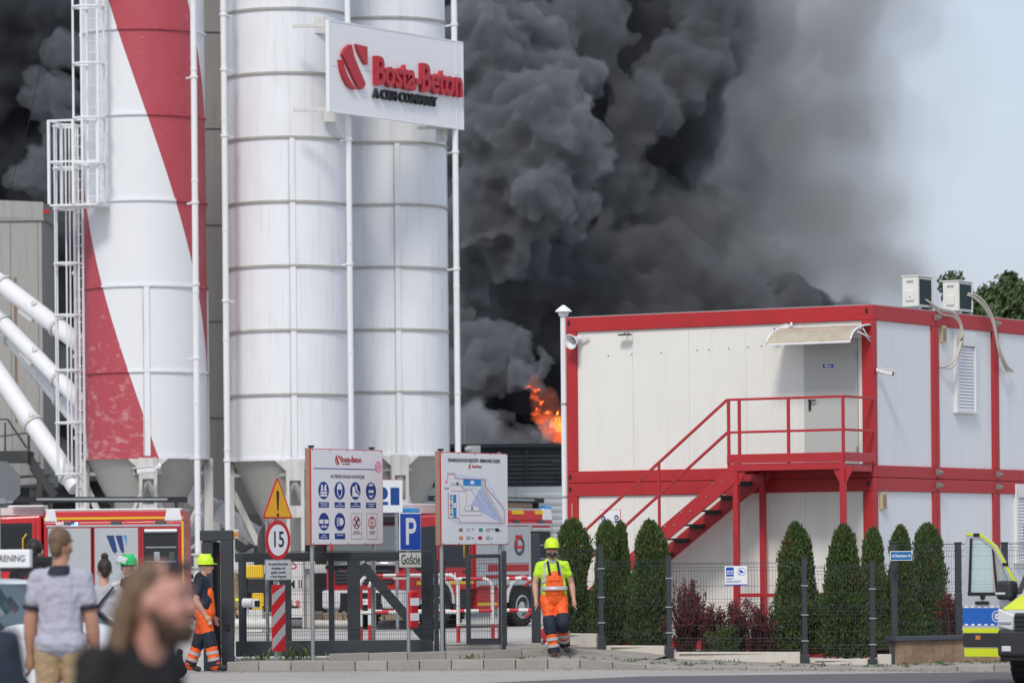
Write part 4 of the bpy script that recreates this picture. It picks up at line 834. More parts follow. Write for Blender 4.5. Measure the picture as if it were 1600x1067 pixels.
cap = {'vest': ('UŻYWAJ KAMIZELKI', 'OSTRZEGAWCZEJ'), 'helmet': ('UŻYWAJ', 'KASKU OCHRONNEGO'), 'boot': ('UŻYWAJ', 'OBUWIA OCHRONNEGO'), 'goggles': ('UŻYWAJ OKULARÓW', 'OCHRONNYCH'), 'belt': ('ZAPNIJ PASY', 'BEZPIECZEŃSTWA'), 'lights': ('UŻYWAJ ŚWIATEŁ', '')}
for i, kd in enumerate(('vest', 'helmet', 'boot', 'goggles')):
    x_ = W1 * (.165 + .222 * i); circ(t, x_, z1 - .635, .138, kd); MB().bb(x_ - .135, x_ + .135, -.0105, -.0083, z1 - .90, z1 - .815).build('caption_plate', SIGNB, t); small_print(t, x_, z1 - .842, cap[kd], .026, SIGNW)
for i, kd in enumerate(('belt', 'lights')):
    x_ = W1 * (.165 + .222 * i); circ(t, x_, z1 - 1.12, .138, kd); MB().bb(x_ - .135, x_ + .135, -.0105, -.0083, z1 - 1.39, z1 - 1.30).build('caption_plate', SIGNB, t); small_print(t, x_, z1 - 1.33, cap[kd], .026, SIGNW)
for i, tx in enumerate((('ZAKAZ NAPRAW', 'POJAZDÓW NA TERENIE'), ('ZAKAZ UŻYWANIA', 'TELEFONÓW'))):
    x_ = W1 * (.62 + .222 * i); fr = MB(); 
    for e in ((x_ - .14, x_ + .14, z1 - .99, z1 - .985), (x_ - .14, x_ + .14, z1 - 1.39, z1 - 1.385), (x_ - .14, x_ - .135, z1 - 1.385, z1 - .99), (x_ + .135, x_ + .14, z1 - 1.385, z1 - .99)): fr.bb(e[0], e[1], -.0105, -.0083, e[2], e[3])
    fr.build('picture_frame', GREYINK, t); MB().ring(x_, z1 - 1.13, .10, .014, -.0115, -.0083).build('prohibition_ring', SIGNR, t)
    if i == 0:
        b = MB(); b.bar((x_ - .05, -.011, z1 - 1.19), (x_ + .05, -.011, z1 - 1.07), .004, .022); b.bar((x_ - .05, -.0135, z1 - 1.07), (x_ + .05, -.0135, z1 - 1.19), .004, .018); b.disc(x_ + .045, z1 - 1.08, .022, -.0145, -.011, 8); b.build('tools_mark', INK, t)
    else:
        MB().bb(x_ - .035, x_ + .035, -.0105, -.0083, z1 - 1.20, z1 - 1.06).build('phone_mark', INK, t); MB().bb(x_ - .026, x_ + .026, -.012, -.0106, z1 - 1.18, z1 - 1.08).build('phone_screen', SIGNW, t); MB().disc(x_, z1 - 1.13, .018, -.0135, -.0121, 10).build('phone_dot', SIGNR, t)
    small_print(t, x_, z1 - 1.27, tx, .024, GREYINK)
# --- traffic plan board
q = P(690, 850, 66.9); W2, H2 = 1.84, 1.43
t = thing('traffic_plan_board', 'large white traffic plan board with site map in blue and hatching', 'notice board', (q.x, q.y, 0), SA); z0 = q.z; z1 = z0 + H2
board(t, 0, W2, z0, z1); posts(t, (.05, W2 - .16), z1 + .03)
MB().cyl((.05, .04, z1 + .03), (.05, .04, z1 + .06), .05, .05, 12).build('post_cap', BLACK, t)
text('ORGANIZACJA RUCHU POJAZDÓW - SIEMIANOWICE ŚLĄSKIE', .078, INK, t, (W2 * .49, -.0115, z1 - .115), .001, .001, 'CENTER', .66)
logo(t, W2 * .405, z1 - .25, .075, -.0115, -.0083, BRAND); text('Bosta-Beton', .06, BRAND, t, (W2 * .53, -.0115, z1 - .205), .001, .001, 'CENTER', .9)
def mp(px, pz): return (px / 680 * W2, z1 - pz / 950 * H2)          # the plan's own coordinates
def plan(pts, m, nm, y=-.0100): MB().prism([mp(a - 85, c - 50) for a, c in pts], y, y + .0016).build(nm, m, t)
PALE = mat('plan_pale_blue', (.62, .74, .84), .4, 0, 0); LAV = mat('plan_lavender', (.50, .56, .80), .4, 0, 0); CY = mat('plan_blue', (.01, .25, .62), .4, 0, 0); HAT = mat('plan_hatch', (.42, .42, .46), .4, 0, 0)
plan([(145, 245), (215, 245), (240, 270), (540, 300), (725, 600), (725, 640), (535, 330), (230, 315), (215, 270), (150, 268)], PALE, 'plan_margin'); plan([(140, 460), (150, 460), (150, 725), (262, 728), (262, 770), (725, 775), (725, 800), (250, 795), (140, 725)], PALE, 'plan_margin')
plan([(487, 395), (700, 775), (465, 650), (465, 595), (375, 595)], LAV, 'plan_area')
for i in range(20):
    a = i / 20; plan([(490 + 200 * max(0, a - .25) / .75, 322 + 440 * a), (530 + 195 * max(0, a - .15) / .85, 322 + 440 * a), (530 + 195 * max(0, a - .15) / .85, 330 + 440 * a), (490 + 200 * max(0, a - .25) / .75, 330 + 440 * a)], HAT, 'plan_hatching', -.0112)
plan([(305, 318), (487, 318), (487, 388), (305, 388)], CY, 'plan_building', -.0115); plan([(200, 485), (232, 485), (232, 725), (200, 725)], CY, 'plan_building', -.0115); plan([(318, 597), (465, 597), (465, 652), (318, 652)], GREYINK, 'plan_outline', -.0115); plan([(322, 601), (461, 601), (461, 648), (322, 648)], SIGNW, 'plan_building', -.0132)
plan([(378, 350), (385, 335), (415, 335), (415, 372), (375, 372)], SIGNW, 'plan_mark', -.0132); plan([(382, 610), (400, 610), (400, 640), (382, 640)], GREYINK, 'plan_mark', -.0148); plan([(205, 570), (228, 570), (228, 620), (205, 620)], SIGNW, 'plan_mark', -.0132)
def line(pts, m, wd=3.5):
    for (a, c), (d, e) in zip(pts, pts[1:]):
        p0, p1 = mp(a - 85, c - 50), mp(d - 85, e - 50); MB().bar((p0[0], -.012, p0[1]), (p1[0], -.012, p1[1]), wd * .002, .003, (0, 1, 0)).build('plan_line', m, t)
line([(150, 460), (150, 725), (262, 727), (262, 772), (725, 775), (725, 630), (532, 392), (532, 322), (218, 314), (218, 268), (147, 268), (147, 330)], SIGNR)
line([(175, 383), (280, 385), (305, 430), (385, 430), (490, 585), (490, 695), (265, 695), (258, 480)], PINK, 2.5); line([(175, 440), (335, 443), (335, 580)], PINK, 2.5); line([(175, 365), (280, 365), (305, 412), (440, 415), (645, 700)], mat('plan_teal', (.25, .6, .55), .4, 0, 0), 2.2)
for i in range(7): plan([(168, 490 + i * 32), (190, 490 + i * 32), (190, 506 + i * 32), (168, 506 + i * 32)], (SIGNB, mat('plan_green', (.04, .3, .12), .4, 0, 0), SIGNY)[i % 3], 'plan_dot', -.0115)
MB().disc(*mp(133 - 85, 350 - 50), .03, -.0115, -.0083, 12).build('plan_pin', PINK, t); MB().disc(*mp(246 - 85, 370 - 50), .03, -.0115, -.0083, 10).build('plan_scale', INK, t)
text('TU JESTEŚ', .04, GREYINK, t, (mp(50, 370)[0], -.0115, mp(50, 370)[1]), .0008, 0, 'CENTER', .7)
for xx, zz, m_ in ((275, 850, TIMBER), (350, 848, LAV), (480, 850, MATS['plan_green']), (552, 850, HAT), (648, 850, INK), (275, 935, ORANGEL), (350, 935, HAT), (472, 935, SIGNR), (552, 935, HAT)): plan([(xx - 20, zz - 16), (xx + 20, zz - 20), (xx + 20, zz + 18), (xx - 18, zz + 16)], m_, 'legend_key', -.0115)
for xx, zz, s in ((400, 840, 'PIASEK'), (598, 840, 'KRUSZYWO'), (682, 858, 'WAGA'), (395, 935, 'WĘZEŁ'), (590, 938, 'SILOS')): text(s, .026, GREYINK, t, (mp(xx - 85, zz - 50)[0], -.0115, mp(xx - 85, zz - 50)[1]), .0008, 0, 'CENTER', .9)
# --- speed limit post: warning triangle, 15 limit, text plate, hazard marker
q = P(435, 1018, 65.6)
t = thing('speed_limit_signpost', 'signpost with yellow warning triangle, fifteen limit, text plate and striped marker', 'road sign', (q.x, q.y, 0), radians(55)); posts(t, (0,), 2.55, .03)
def rtri(s, r, cz): 
    pts = []
    for k in range(3):
        a = pi / 2 + 2 * pi * k / 3; c = Vector((cos(a), sin(a))) * (s / sqrt(3) - 2 * r)
        for j in range(-3, 4): e = a + j * radians(60) / 3; pts.append((c.x + r * cos(e), cz + c.y + r * sin(e)))
    return pts
zc = PZ(788, 435, 65.6)
MB().prism(rtri(.75, .03, zc), -.012, .0).build('warning_triangle', SIGNR, t); MB().prism(rtri(.66, .02, zc), -.0145, -.0122).build('triangle_face', SIGNY, t)
b = MB(); b.prism([(-.035, zc + .18), (-.02, zc + .21), (.02, zc + .21), (.035, zc + .18), (.015, zc - .09), (-.015, zc - .09)], -.017, -.0147); b.disc(0, zc - .16, .03, -.017, -.0147, 14); b.build('exclamation_mark', INK, t)
zc = PZ(843.5, 435, 65.6)
MB().disc(0, zc, .305, -.012, 0, 40).build('limit_disc', SIGNR, t); MB().disc(0, zc, .238, -.0145, -.0122, 40).build('disc_face', SIGNW, t); text('15', .34, INK, t, (0, -.0155, zc), .001, .004, 'CENTER', .95, 'numerals')
zc = PZ(890, 435, 65.6); MB().bb(-.32, .32, -.012, 0, zc - .16, zc + .16).build('text_plate', GALV, t, bevel=.01); MB().bb(-.305, .305, -.0145, -.0122, zc - .145, zc + .145).build('plate_face', mat('plate_grey_white', (.60, .62, .62), .4), t)
for i, s in enumerate(('Na terenie Bosta Beton', 'obowiązuje ruch', 'zgodnie z prawem', 'o ruchu drogowym')): text(s, .062, INK, t, (0, -.016, zc + .09 - i * .063), .001, .0006, 'CENTER', .82)
za, zb_ = PZ(913, 435, 65.6), PZ(1017, 435, 65.6); HW = .165
MB().bb(-HW, HW, -.012, 0, zb_, za).build('hazard_marker', SIGNR, t, bevel=.004); hs = (za - zb_); 
import itertools
for k in range(3):
    zc0 = zb_ + hs * (.02 + .335 * k); pts = [(-HW + .004, zc0), (HW - .004, zc0 + .24), (HW - .004, zc0 + .24 + .165), (-HW + .004, zc0 + .165)]
    pts = [(a, min(za - .004, max(zb_ + .004, c))) for a, c in pts]; MB().prism(pts, -.0145, -.0122).build('marker_stripe', REFL, t)
q2 = P(436, 790, 66.4)
t = thing('round_sign_back', 'grey back of a round road sign behind the speed limit post', 'road sign', (PX(420, 67.9, 1), 67.9, 0), radians(-120)); posts(t, (.1,), 2.3, .03); MB().disc(0, PZ(846, 420, 67.9), .30, -.012, 0, 32).build('disc', mat('sign_back', (.20, .21, .22), .5, .4, .1, 6), t)
# --- parking sign
q = P(642, 1020, 66.4)
t = thing('parking_sign', 'blue parking sign with guest plate and red white marker strip', 'road sign', (q.x, q.y, 0), radians(58)); posts(t, (0,), PZ(800, 642, 66.4), .03)
za, zb_ = PZ(801, 644, 66.4), PZ(860, 644, 66.4); zc = (za + zb_) / 2
MB().bb(-.30, .30, -.012, 0, zb_, za).build('plate', SIGNW, t, bevel=.03); MB().bb(-.285, .285, -.0145, -.0122, zb_ + .014, za - .014).build('plate_face', PBLUE, t)
b = MB(); b.bb(-.13, -.05, -.017, -.0147, zc - .20, zc + .215); b.build('letter', SIGNW, t)
vs_ = []; 
for k in range(13): a = -pi / 2 + pi * k / 12; vs_.append((.04 + .12 * cos(a), zc + .095 + .12 * sin(a)))
inn = []
for k in range(13): a = pi / 2 - pi * k / 12; inn.append((.04 + .052 * cos(a), zc + .095 + .052 * sin(a)))
b = MB(); n_ = 13; o_ = [(-.05, zc - .025)] + vs_ + [(-.05, zc + .215)]; i_ = [(-.05, zc + .043)] + inn[::-1] + [(-.05, zc + .147)]
for k in range(len(o_) - 1): b.prism([o_[k], o_[k + 1], i_[k + 1], i_[k]], -.0168, -.0147)
b.build('letter', SIGNW, t)
za, zb_ = PZ(863, 644, 66.4), PZ(886, 644, 66.4); MB().bb(-.30, .30, -.012, 0, zb_, za).build('guest_plate', mat('plate_cream', (.66, .65, .57), .45), t, bevel=.015); text('Goście', .215, INK, t, (0, -.014, (za + zb_) / 2 + .0), .001, .002, 'CENTER', .86)
za, zb_ = PZ(922, 644, 66.4), PZ(981, 644, 66.4); MB().bb(-.085, .145, -.06, -.0, zb_, za).build('marker_strip', SIGNR, t, bevel=.03)
for k in (1, 3): d = (za - zb_) / 5; MB().bb(-.087, .147, -.064, -.058, zb_ + d * k, zb_ + d * (k + 1)).build('marker_band', SIGNW, t)
# --- other plates
q = P(1408, 868, 65.5); t = thing('street_name_sign', 'blue street name plate fixed to the corner fence post', 'sign', q, radians(8))
MB().bb(-.172, .172, 0, .008, -.072, .072).build('plate', SIGNW, t, bevel=.003); MB().bb(-.162, .162, -.003, -.0002, -.060, .062).build('plate_face', mat('street_blue', (.01, .14, .36), .35), t); text('ul.Chemiczna 16', .062, SIGNW, t, (0, -.0035, 0), .001, .0015, 'CENTER', .70)
q = P(1150, 899, 66.3)
def guard_sign(label, q, s, rz, nm='security_sign'):
    t = thing(nm, label, 'sign', q, rz)
    MB().bb(-.175 * s, .175 * s, 0, .006, -.15 * s, .15 * s).build('plate', SIGNW, t); MB().bb(-.175 * s, .175 * s, -.002, -.0002, -.15 * s, -.133 * s).build('bottom_band', PBLUE, t)
    MB().bb(-.155 * s, -.035 * s, -.002, -.0002, -.01 * s, .13 * s).build('logo_block', PBLUE, t); text('seris', .058 * s, SIGNW, t, (-.095 * s, -.003, .07 * s), .0008, .001, 'CENTER', .95); MB().bb(-.155 * s, -.035 * s, -.003, -.002, .022 * s, .034 * s).build('logo_line', SIGNW, t)
    MB().ring(.088 * s, .06 * s, .063 * s, .006 * s, -.002, -.0002).build('camera_ring', PBLUE, t); b = MB(); b.bar((.055 * s, -.001, .085 * s), (.115 * s, -.001, .045 * s), .003, .03 * s); b.bar((.07 * s, -.001, .06 * s), (.06 * s, -.001, .02 * s), .003, .012 * s); b.build('camera_mark', PBLUE, t)
    for i, (x1, m_) in enumerate(((-.03, GREYINK), (-.07, GREYINK), (.09, PBLUE), (.06, PBLUE))): MB().bb(-.155 * s, x1 * s, -.0015, -.0002, (-.042 - i * .021) * s, (-.034 - i * .021) * s).build('print_line', m_, t)
guard_sign('white security notice with blue logo on the mesh fence', q, 1.0, radians(6))
q = P(601, 777, 103); t = thing('distant_safety_sign', 'small white safety sign with blue panels behind the rules board', 'sign', (q.x, q.y, 0), radians(40)); zc = q.z
MB().bb(-.4, .55, 0, .02, zc - .36, zc + .42).build('board', SIGNW, t); MB().bb(-.41, .56, .021, .03, zc - .37, zc + .43).build('edge', SIGNR, t)
MB().disc(-.05, zc + .1, .15, -.004, -.0002).build('pictogram', SIGNB, t); MB().bb(.18, .45, -.004, -.0002, zc - .18, zc + .24).build('panel', SIGNB, t); MB().bb(-.2, .1, -.004, -.0002, zc - .18, zc - .1).build('panel', SIGNB, t)
for x_ in (-.3, .4): MB().bb(x_ - .03, x_ + .03, .03, .08, 0, zc).build('post', GALV, t)
# --- back of an octagonal sign at the left edge
q = P(-4, 757, 70); t = thing('octagonal_sign_back', 'grey back of an octagonal road sign on a galvanised pole', 'road sign', (q.x, q.y, 0), radians(18)); posts(t, (.02,), 3.35, .035)
MB().prism([(.41 * cos(radians(22.5 + 45 * k)), q.z + .41 * sin(radians(22.5 + 45 * k))) for k in range(8)], -.0, .012).build('plate', mat('sign_back', (.2, .2, .2)), t, bevel=.004)
MB().bb(-.2, .25, -.03, -.001, q.z - .30, q.z - .26).build('rail', GALV, t); MB().bb(-.06, .12, -.05, .07, q.z - .31, q.z - .22).build('clamp', GALV, t)
# ------------------------------------------------------------------ hedge conifers and barberries
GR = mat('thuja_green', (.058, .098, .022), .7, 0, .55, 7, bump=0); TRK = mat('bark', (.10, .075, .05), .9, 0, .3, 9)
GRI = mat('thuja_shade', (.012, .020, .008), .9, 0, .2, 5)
def thuja_mesh(seed, H=2.0, R=.40, n=13000):
    rnd = random.Random(seed); b = MB(); dry = MB(); tp = rnd.uniform(.42, .66); ts = rnd.uniform(.76, .88); ln_ = Vector((rnd.gauss(0, .008), rnd.gauss(0, .008), 0)); da, dz_ = rnd.uniform(0, 2 * pi), rnd.uniform(.5, .97); lob = [(rnd.uniform(0, 2 * pi), rnd.uniform(.05, 1), rnd.uniform(-.13, .11)) for _ in range(80)]
    for i in range(n):
        t = rnd.random() ** .85; a = rnd.uniform(0, 2 * pi); z = t * H
        pr = (1 - tp * t ** 1.2) * (1 if t < ts else max(.08, sqrt(max(0, 1 - ((t - ts) / (1 - ts)) ** 2)))) * (.8 + .2 * min(1, t * 9))
        w_ = sum(d * math.exp(-((z / H - q) * 11) ** 2 - (1 - cos(a - f)) * 7) for f, q, d in lob)
        r = R * pr * (1 + w_ * 1.7) * (rnd.uniform(.74, 1.02) if rnd.random() < .88 else rnd.uniform(1.0, 1.15)); z += rnd.uniform(-.05, .10) * (t > .8)
        p = Vector((cos(a) * r, sin(a) * r, z)); up = Vector((cos(a) * .35 + rnd.gauss(0, .28), sin(a) * .35 + rnd.gauss(0, .28), 1)).normalized(); ln = rnd.uniform(.035, .10); wd = rnd.uniform(.007, .016)
        s = up.cross(Vector((rnd.gauss(0, 1), rnd.gauss(0, 1), .2))).normalized() * wd
        p += ln_ * t * 2
        (dry if rnd.random() < .012 + .5 * math.exp(-((t - dz_) * 22) ** 2 - (1 - cos(a - da)) * 14) else b).add([p - up * ln * .4, p + s, p + up * ln * .6, p - s], [(0, 1, 2, 3)])
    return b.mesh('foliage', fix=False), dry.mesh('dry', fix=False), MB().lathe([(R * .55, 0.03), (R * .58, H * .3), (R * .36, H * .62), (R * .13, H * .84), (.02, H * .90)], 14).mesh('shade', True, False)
trunk = MB().cyl((0, 0, -.1), (0, 0, .9), .05, .03, 8).mesh('trunk'); DRY = mat('dry_spray', (.16, .085, .035), .8, 0, .4, 9)
def thuja(u, v0, v1, wpx, Y, k, label, rz=0):
    q = P(u, v1, Y); zt = P(u, v0, Y).z; H = zt - q.z; t = thing('conifer', label, 'conifer', q, rz, None); R = wpx / 2 * Y / FPX * 1.22; fo, dr_, core = thuja_mesh(int(u))
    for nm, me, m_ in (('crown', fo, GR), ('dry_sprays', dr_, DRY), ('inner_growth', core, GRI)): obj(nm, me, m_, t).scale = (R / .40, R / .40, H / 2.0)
    obj('trunk', trunk, TRK, t)
thuja(897, 818, 998, 56, 69.2, 0, 'columnar conifer directly behind the man in orange dungarees'); thuja(950, 821, 1005, 46, 68.6, 1, 'columnar conifer left of the twin top pair', 1); thuja(970, 822, 1006, 40, 68.9, 2, 'columnar conifer right half of the twin top pair', 2)
thuja(1016, 821, 1010, 62, 68.2, 1, 'columnar conifer at the fence post under the stair stringer', 3); thuja(1247, 825, 1022, 76, 67.4, 2, 'broad columnar conifer beside the red barberries', 1); thuja(1323, 828, 1027, 76, 67.0, 0, 'broad columnar conifer next to the last pavement fence post', 2)
thuja(1366, 832, 1015, 46, 68.4, 1, 'narrow conifer squeezed behind the corner fence posts', 4); thuja(1412, 828, 1005, 58, 68.8, 2, 'conifer behind the blue street name plate', 5); thuja(1451, 825, 1000, 56, 69.4, 0, 'conifer at the inner end of the hedge before the side wall', 1)
BB = mat('barberry_red', (.070, .012, .016), .7, 0, .5, 9); BBR = mat('barberry_tip', (.17, .022, .025), .7, 0, .4, 9)
def barberry(u, vb, vt, wpx, Y, label, seed, green=False):
    rnd = random.Random(seed); q = P(u, vb, Y); H = P(u, vt, Y).z - q.z; t = thing('barberry_bush', label, 'shrub', q, 0, None); st_ = MB(); lf = MB(); tip = MB()
    for i in range(52):
        a = rnd.uniform(0, 2 * pi); sp_ = rnd.uniform(.1, 1) * wpx / 2 * Y / FPX; h = H * rnd.uniform(.55, 1.03)
        bo = Vector((rnd.gauss(0, .10), rnd.gauss(0, .06), 0)); pts = [bo + Vector((cos(a) * sp_ * (f ** 1.3) * .8 + rnd.gauss(0, .012), sin(a) * sp_ * f ** 1.3 * .7, h * f)) for f in (0, .3, .6, .85, 1)]
        st_.tube(pts, .006, 4)
        for j in range(100):
            f = rnd.uniform(.03, 1); g_ = f * 4; k = min(3, int(g_)); p = pts[k].lerp(pts[k + 1], g_ - k) + Vector((rnd.gauss(0, .02), rnd.gauss(0, .02), rnd.gauss(0, .02)))
            d = Vector((rnd.gauss(0, 1), rnd.gauss(0, 1), rnd.gauss(.5, 1))).normalized() * rnd.uniform(.015, .035); s = d.cross(Vector((rnd.gauss(0, 1), rnd.gauss(0, 1), rnd.gauss(0, 1)))).normalized() * .013
            (tip if f > .72 else lf).add([p, p + d * .5 + s, p + d, p + d * .5 - s], [(0, 1, 2, 3)])
    st_.build('stem', TRK, t, fix=False); lf.build('foliage', WEED if green else BB, t, fix=False); tip.build('young_shoots', WEED if green else BBR, t, fix=False)
barberry(1073, 1018, 944, 80, 67.6, 'dark red barberry bush with one tall shoot next to a conifer', 1); barberry(1078, 1000, 905, 14, 67.7, 'tall single barberry shoot rising above the others', 2)
barberry(1112, 1018, 942, 70, 67.5, 'dark red barberry bush left of the lone green weed', 3); barberry(1148, 1020, 936, 76, 67.4, 'dark red barberry bush under the security notice', 4); barberry(1188, 1022, 944, 78, 67.3, 'dark red barberry bush beside the broad conifer', 5)
barberry(1135, 1020, 975, 36, 67.1, 'green wild shrub growing among the red barberries', 6, True); barberry(1486, 995, 928, 40, 68.3, 'bright red barberry behind the fence on the low wall', 7)
# ------------------------------------------------------------------ trees far behind the containers
LEAFS = [mat('leaf_dark', (.050, .078, .034), .7, 0, .4, 3), mat('leaf_mid', (.070, .108, .036), .7, 0, .5, 3)]
def tree(u, v, wpx, Y, label, seed, leaf=0, ncl=26):
    rnd = random.Random(seed); top = P(u, v, Y); H = top.z; R = wpx / 2 * Y / FPX; t = thing('broadleaf_tree', label, 'tree', (top.x, Y, 0)); tr = MB(); lf = MB()
    tr.cyl((0, 0, -.2), (0, 0, H * .8), .32, .08, 10)
    for i in range(ncl):
        f = 1 - .72 * rnd.random() ** .9; rr = R * (1 - .9 * max(0, f - .50) / .5) * rnd.uniform(.25, 1.1); a = rnd.uniform(0, 2 * pi); c = Vector((cos(a) * rr, sin(a) * rr, H * f - .5 * (f > .93))); s = rnd.uniform(.22, .70) * (.6 if f > .86 else 1)
        tr.tube([(0, 0, max(1, c.z - rr * 1.1 - .5)), (c.x * .5, c.y * .5, c.z - rr * .4), tuple(c)], .05, 5)
        for j in range(int(160 + 520 * s)):
            d = Vector((rnd.gauss(0, 1), rnd.gauss(0, 1), rnd.gauss(0, 1))).normalized() * s * rnd.uniform(.3, 1.2); d.z *= 1.15; p = c + d
            n_ = Vector((rnd.gauss(0, 1), rnd.gauss(0, 1), rnd.gauss(.6, 1))).normalized(); x_ = n_.orthogonal().normalized(); y_ = n_.cross(x_); l_ = rnd.uniform(.05, .105)
            lf.add([p - x_ * l_, p - y_ * l_ * .62, p + x_ * l_, p + y_ * l_ * .62], [(0, 1, 2, 3)])
    tr.build('trunk', TRK, t, fix=False); lf.build('crown', LEAFS[leaf], t, fix=False)
tree(1580, 404, 130, 118, 'tall broadleaf tree at the right end behind the roof', 1, 1, 44); tree(1540, 420, 110, 121, 'broadleaf tree with rounded top beside the tallest one', 2, 1, 36); tree(1488, 424, 60, 135, 'slim poplar top showing between the air conditioners', 3, 0, 26); tree(1418, 450, 60, 150, 'small far treetop left of the air conditioners', 4, 0, 20); tree(1450, 452, 60, 145, 'far treetop right behind the corner air conditioner', 5, 0, 20); tree(1625, 412, 130, 120, 'broadleaf tree cut off beyond the last container', 6, 1, 36)
# ------------------------------------------------------------------ fire engines: forward is local -x, the seen flank faces -y
def wheel(t, x, y, r, wd, name='wheel', side=-1):
    w_ = thing_part(name, t, (x, y, r))
    MB().lathe([(r * .60, -wd / 2), (r * .92, -wd / 2), (r, -wd * .36), (r, wd * .36), (r * .92, wd / 2), (r * .60, wd / 2)], 32, axis='y').build('tyre', RUBBER, w_, auto=35)
    tr = MB()
    for i in range(26):
        a = 2 * pi * i / 26; M = Matrix.Rotation(a, 4, 'Y'); tr.bb(-.035, .035, -wd / 2, wd / 2, r - .015, r + .022, M)
    tr.build('tread_blocks', RUBBER, w_)
    MB().lathe([(r * .60, -wd * .48), (r * .52, -wd * .5), (r * .48, -wd * .15), (r * .30, -wd * .1), (r * .26, -wd * .42), (.01, -wd * .42)], 28, axis='y').build('rim', CHROME, w_, auto=35)
    for i in range(8): a = 2 * pi * i / 8; MB().cyl((cos(a) * r * .38, -wd * .12, sin(a) * r * .38), (cos(a) * r * .38, -wd * .22, sin(a) * r * .38), .025, .025, 6).build('wheel_nut', GALV, w_)
    return w_
def thing_part(name, parent, loc):
    me = MB().cyl((0, -.05, 0), (0, .05, 0), .06, .06, 8).mesh(name); o = obj(name, me, DARKSTEEL, parent); o.location = loc; return o
def fire_engine(label, loc, rz, style):
    t = thing('fire_engine', label, 'fire engine', loc, rz); Lc, Lb, W, H = 2.95, 3.35, 2.45, 2.95; h = W / 2; cx0 = -Lc; y0 = -h
    zf = .95
    MB().bb(-Lc + .2, Lb - .1, -.5, .5, .45, .95).build('chassis', BLACK, t); MB().bb(-Lc + .9, -.2, y0 + .12, h - .12, .5, .95).build('skirt', BLACK, t)
    # cab: side profile extruded, windscreen raked
    prof = [(-Lc, .78), (-Lc, 1.55), (-Lc + .06, 1.72), (-Lc + .30, 2.62), (-Lc + .50, 2.78), (-.06, 2.86), (-.06, zf), (-.75, zf), (-.80, .72), (-Lc + .15, .72)]
    cab = MB().prism(prof, y0, h).build('cab', FRED, t, bevel=.05)
    # windscreen (front) and side glass, proud of the panels
    def fr(x_): return x_
    a = Vector((-Lc + .045, 0, 1.66)); c = Vector((-Lc + .29, 0, 2.56)); nv = Vector((-(c.z - a.z), 0, c.x - a.x)).normalized() * .03
    MB().add([(a.x + nv.x, y0 + .10, a.z + nv.z), (a.x + nv.x, h - .10, a.z + nv.z), (c.x + nv.x, h - .16, c.z + nv.z), (c.x + nv.x, y0 + .16, c.z + nv.z), (a.x, y0 + .08, a.z), (a.x, h - .08, a.z), (c.x, h - .14, c.z), (c.x, y0 + .14, c.z)], [(0, 1, 2, 3), (0, 4, 5, 1), (1, 5, 6, 2), (2, 6, 7, 3), (3, 7, 4, 0)]).build('windscreen', mat('cab_glass_sky', (.10, .12, .12), .12, 0, .3, 2, spec=.8), cab)  # windscreen base greyed: the sky reflection is painted into its colour
    MB().bb(-Lc + .18, -Lc + .75, y0 + .05, h - .05, 2.60, 2.80).build('sun_visor', BLACK, cab, bevel=.04)
    for s in (-1, 1):
        y = s * (h + .006); e = s * .004
        for pts, nm in (([(-Lc + .20, 1.62), (-Lc + .36, 2.45), (-Lc + .42, 2.5), (-1.62, 2.55), (-1.62, 1.55), (-Lc + .6, 1.42)], 'door_window'), ([(-1.42, 1.6), (-1.42, 2.58), (-.34, 2.60), (-.34, 1.6)], 'crew_window')):
            MB().prism(pts, y - e, y + e).build(nm, GLASS, cab)
        MB().tube([(-.50, y, 1.75), (-.50, y + s * .012, 2.3), (-.42, y + s * .012, 2.42)], .022, 6).build('grab_rail', YEL, cab, smooth=True); MB().prism([(-1.46, 1.52), (-1.46, 2.66), (-.28, 2.68), (-.28, 1.52)], y - s * .004, y + s * .0015).build('window_surround', BLACK, cab)
        for x_ in (-1.52, -.20): MB().bb(x_ - .008, x_ + .008, y - e, y + e, .98, 2.70).build('door_gap', BLACK, cab)
        for x_ in (-1.68, -.42): MB().bb(x_ - .12, x_ + .03, y - .01, y + .01, 1.38, 1.44).build('door_handle', BLACK, cab, bevel=.008)
        MB().bb(-Lc + .5, -.1, y - .004, y + .004, 1.10, 1.18).build('reflective_stripe', YEL, cab)
        m_ = MB(); m_.bb(-Lc - .12, -Lc + .05, s * (h + .12) - .13, s * (h + .12) + .13, 1.62, 2.15); m_.bar((-Lc + .1, s * (h - .1), 2.3), (-Lc - .03, s * (h + .12), 2.1), .04); m_.build('mirror', BLACK, cab, bevel=.03)
    # front end
    MB().bb(-Lc - .04, -Lc + .02, y0 + .30, h - .30, 1.12, 1.52).build('grille', BLACK, cab, bevel=.02)
    for i in range(4): MB().bb(-Lc - .055, -Lc - .035, y0 + .35, h - .35, 1.16 + i * .09, 1.19 + i * .09).build('grille_bar', DARKSTEEL, cab)
    MB().bb(-Lc - .06, -Lc + .0, y0 + .02, h - .02, 1.50, 1.60).build('badge_strip', BLACK, cab, bevel=.02)
    text('VOLVO' if style == 'B' else 'MAN', .12, CHROME, cab, (-Lc - .062, .55, 1.45), .002, .002, rz=-pi / 2)
    bp = MB().bb(-Lc - .16, -Lc + .35, y0 - .02, h + .02, .52, .98).build('bumper', mat('bumper_white', (.62, .63, .64), .35, 0, .05, 3), t, bevel=.06)
    MB().bb(-Lc - .17, -Lc, y0 + .55, h - .55, .45, .92).build('lower_grille', BLACK, bp, bevel=.03); MB().bb(-Lc - .185, -Lc - .17, -.28, .28, .62, .76).build('number_plate', SIGNW, bp); text('SMI 4E21', .10, INK, bp, (-Lc - .187, .02, .69), .001, .001, sx=.8, rz=-pi / 2)
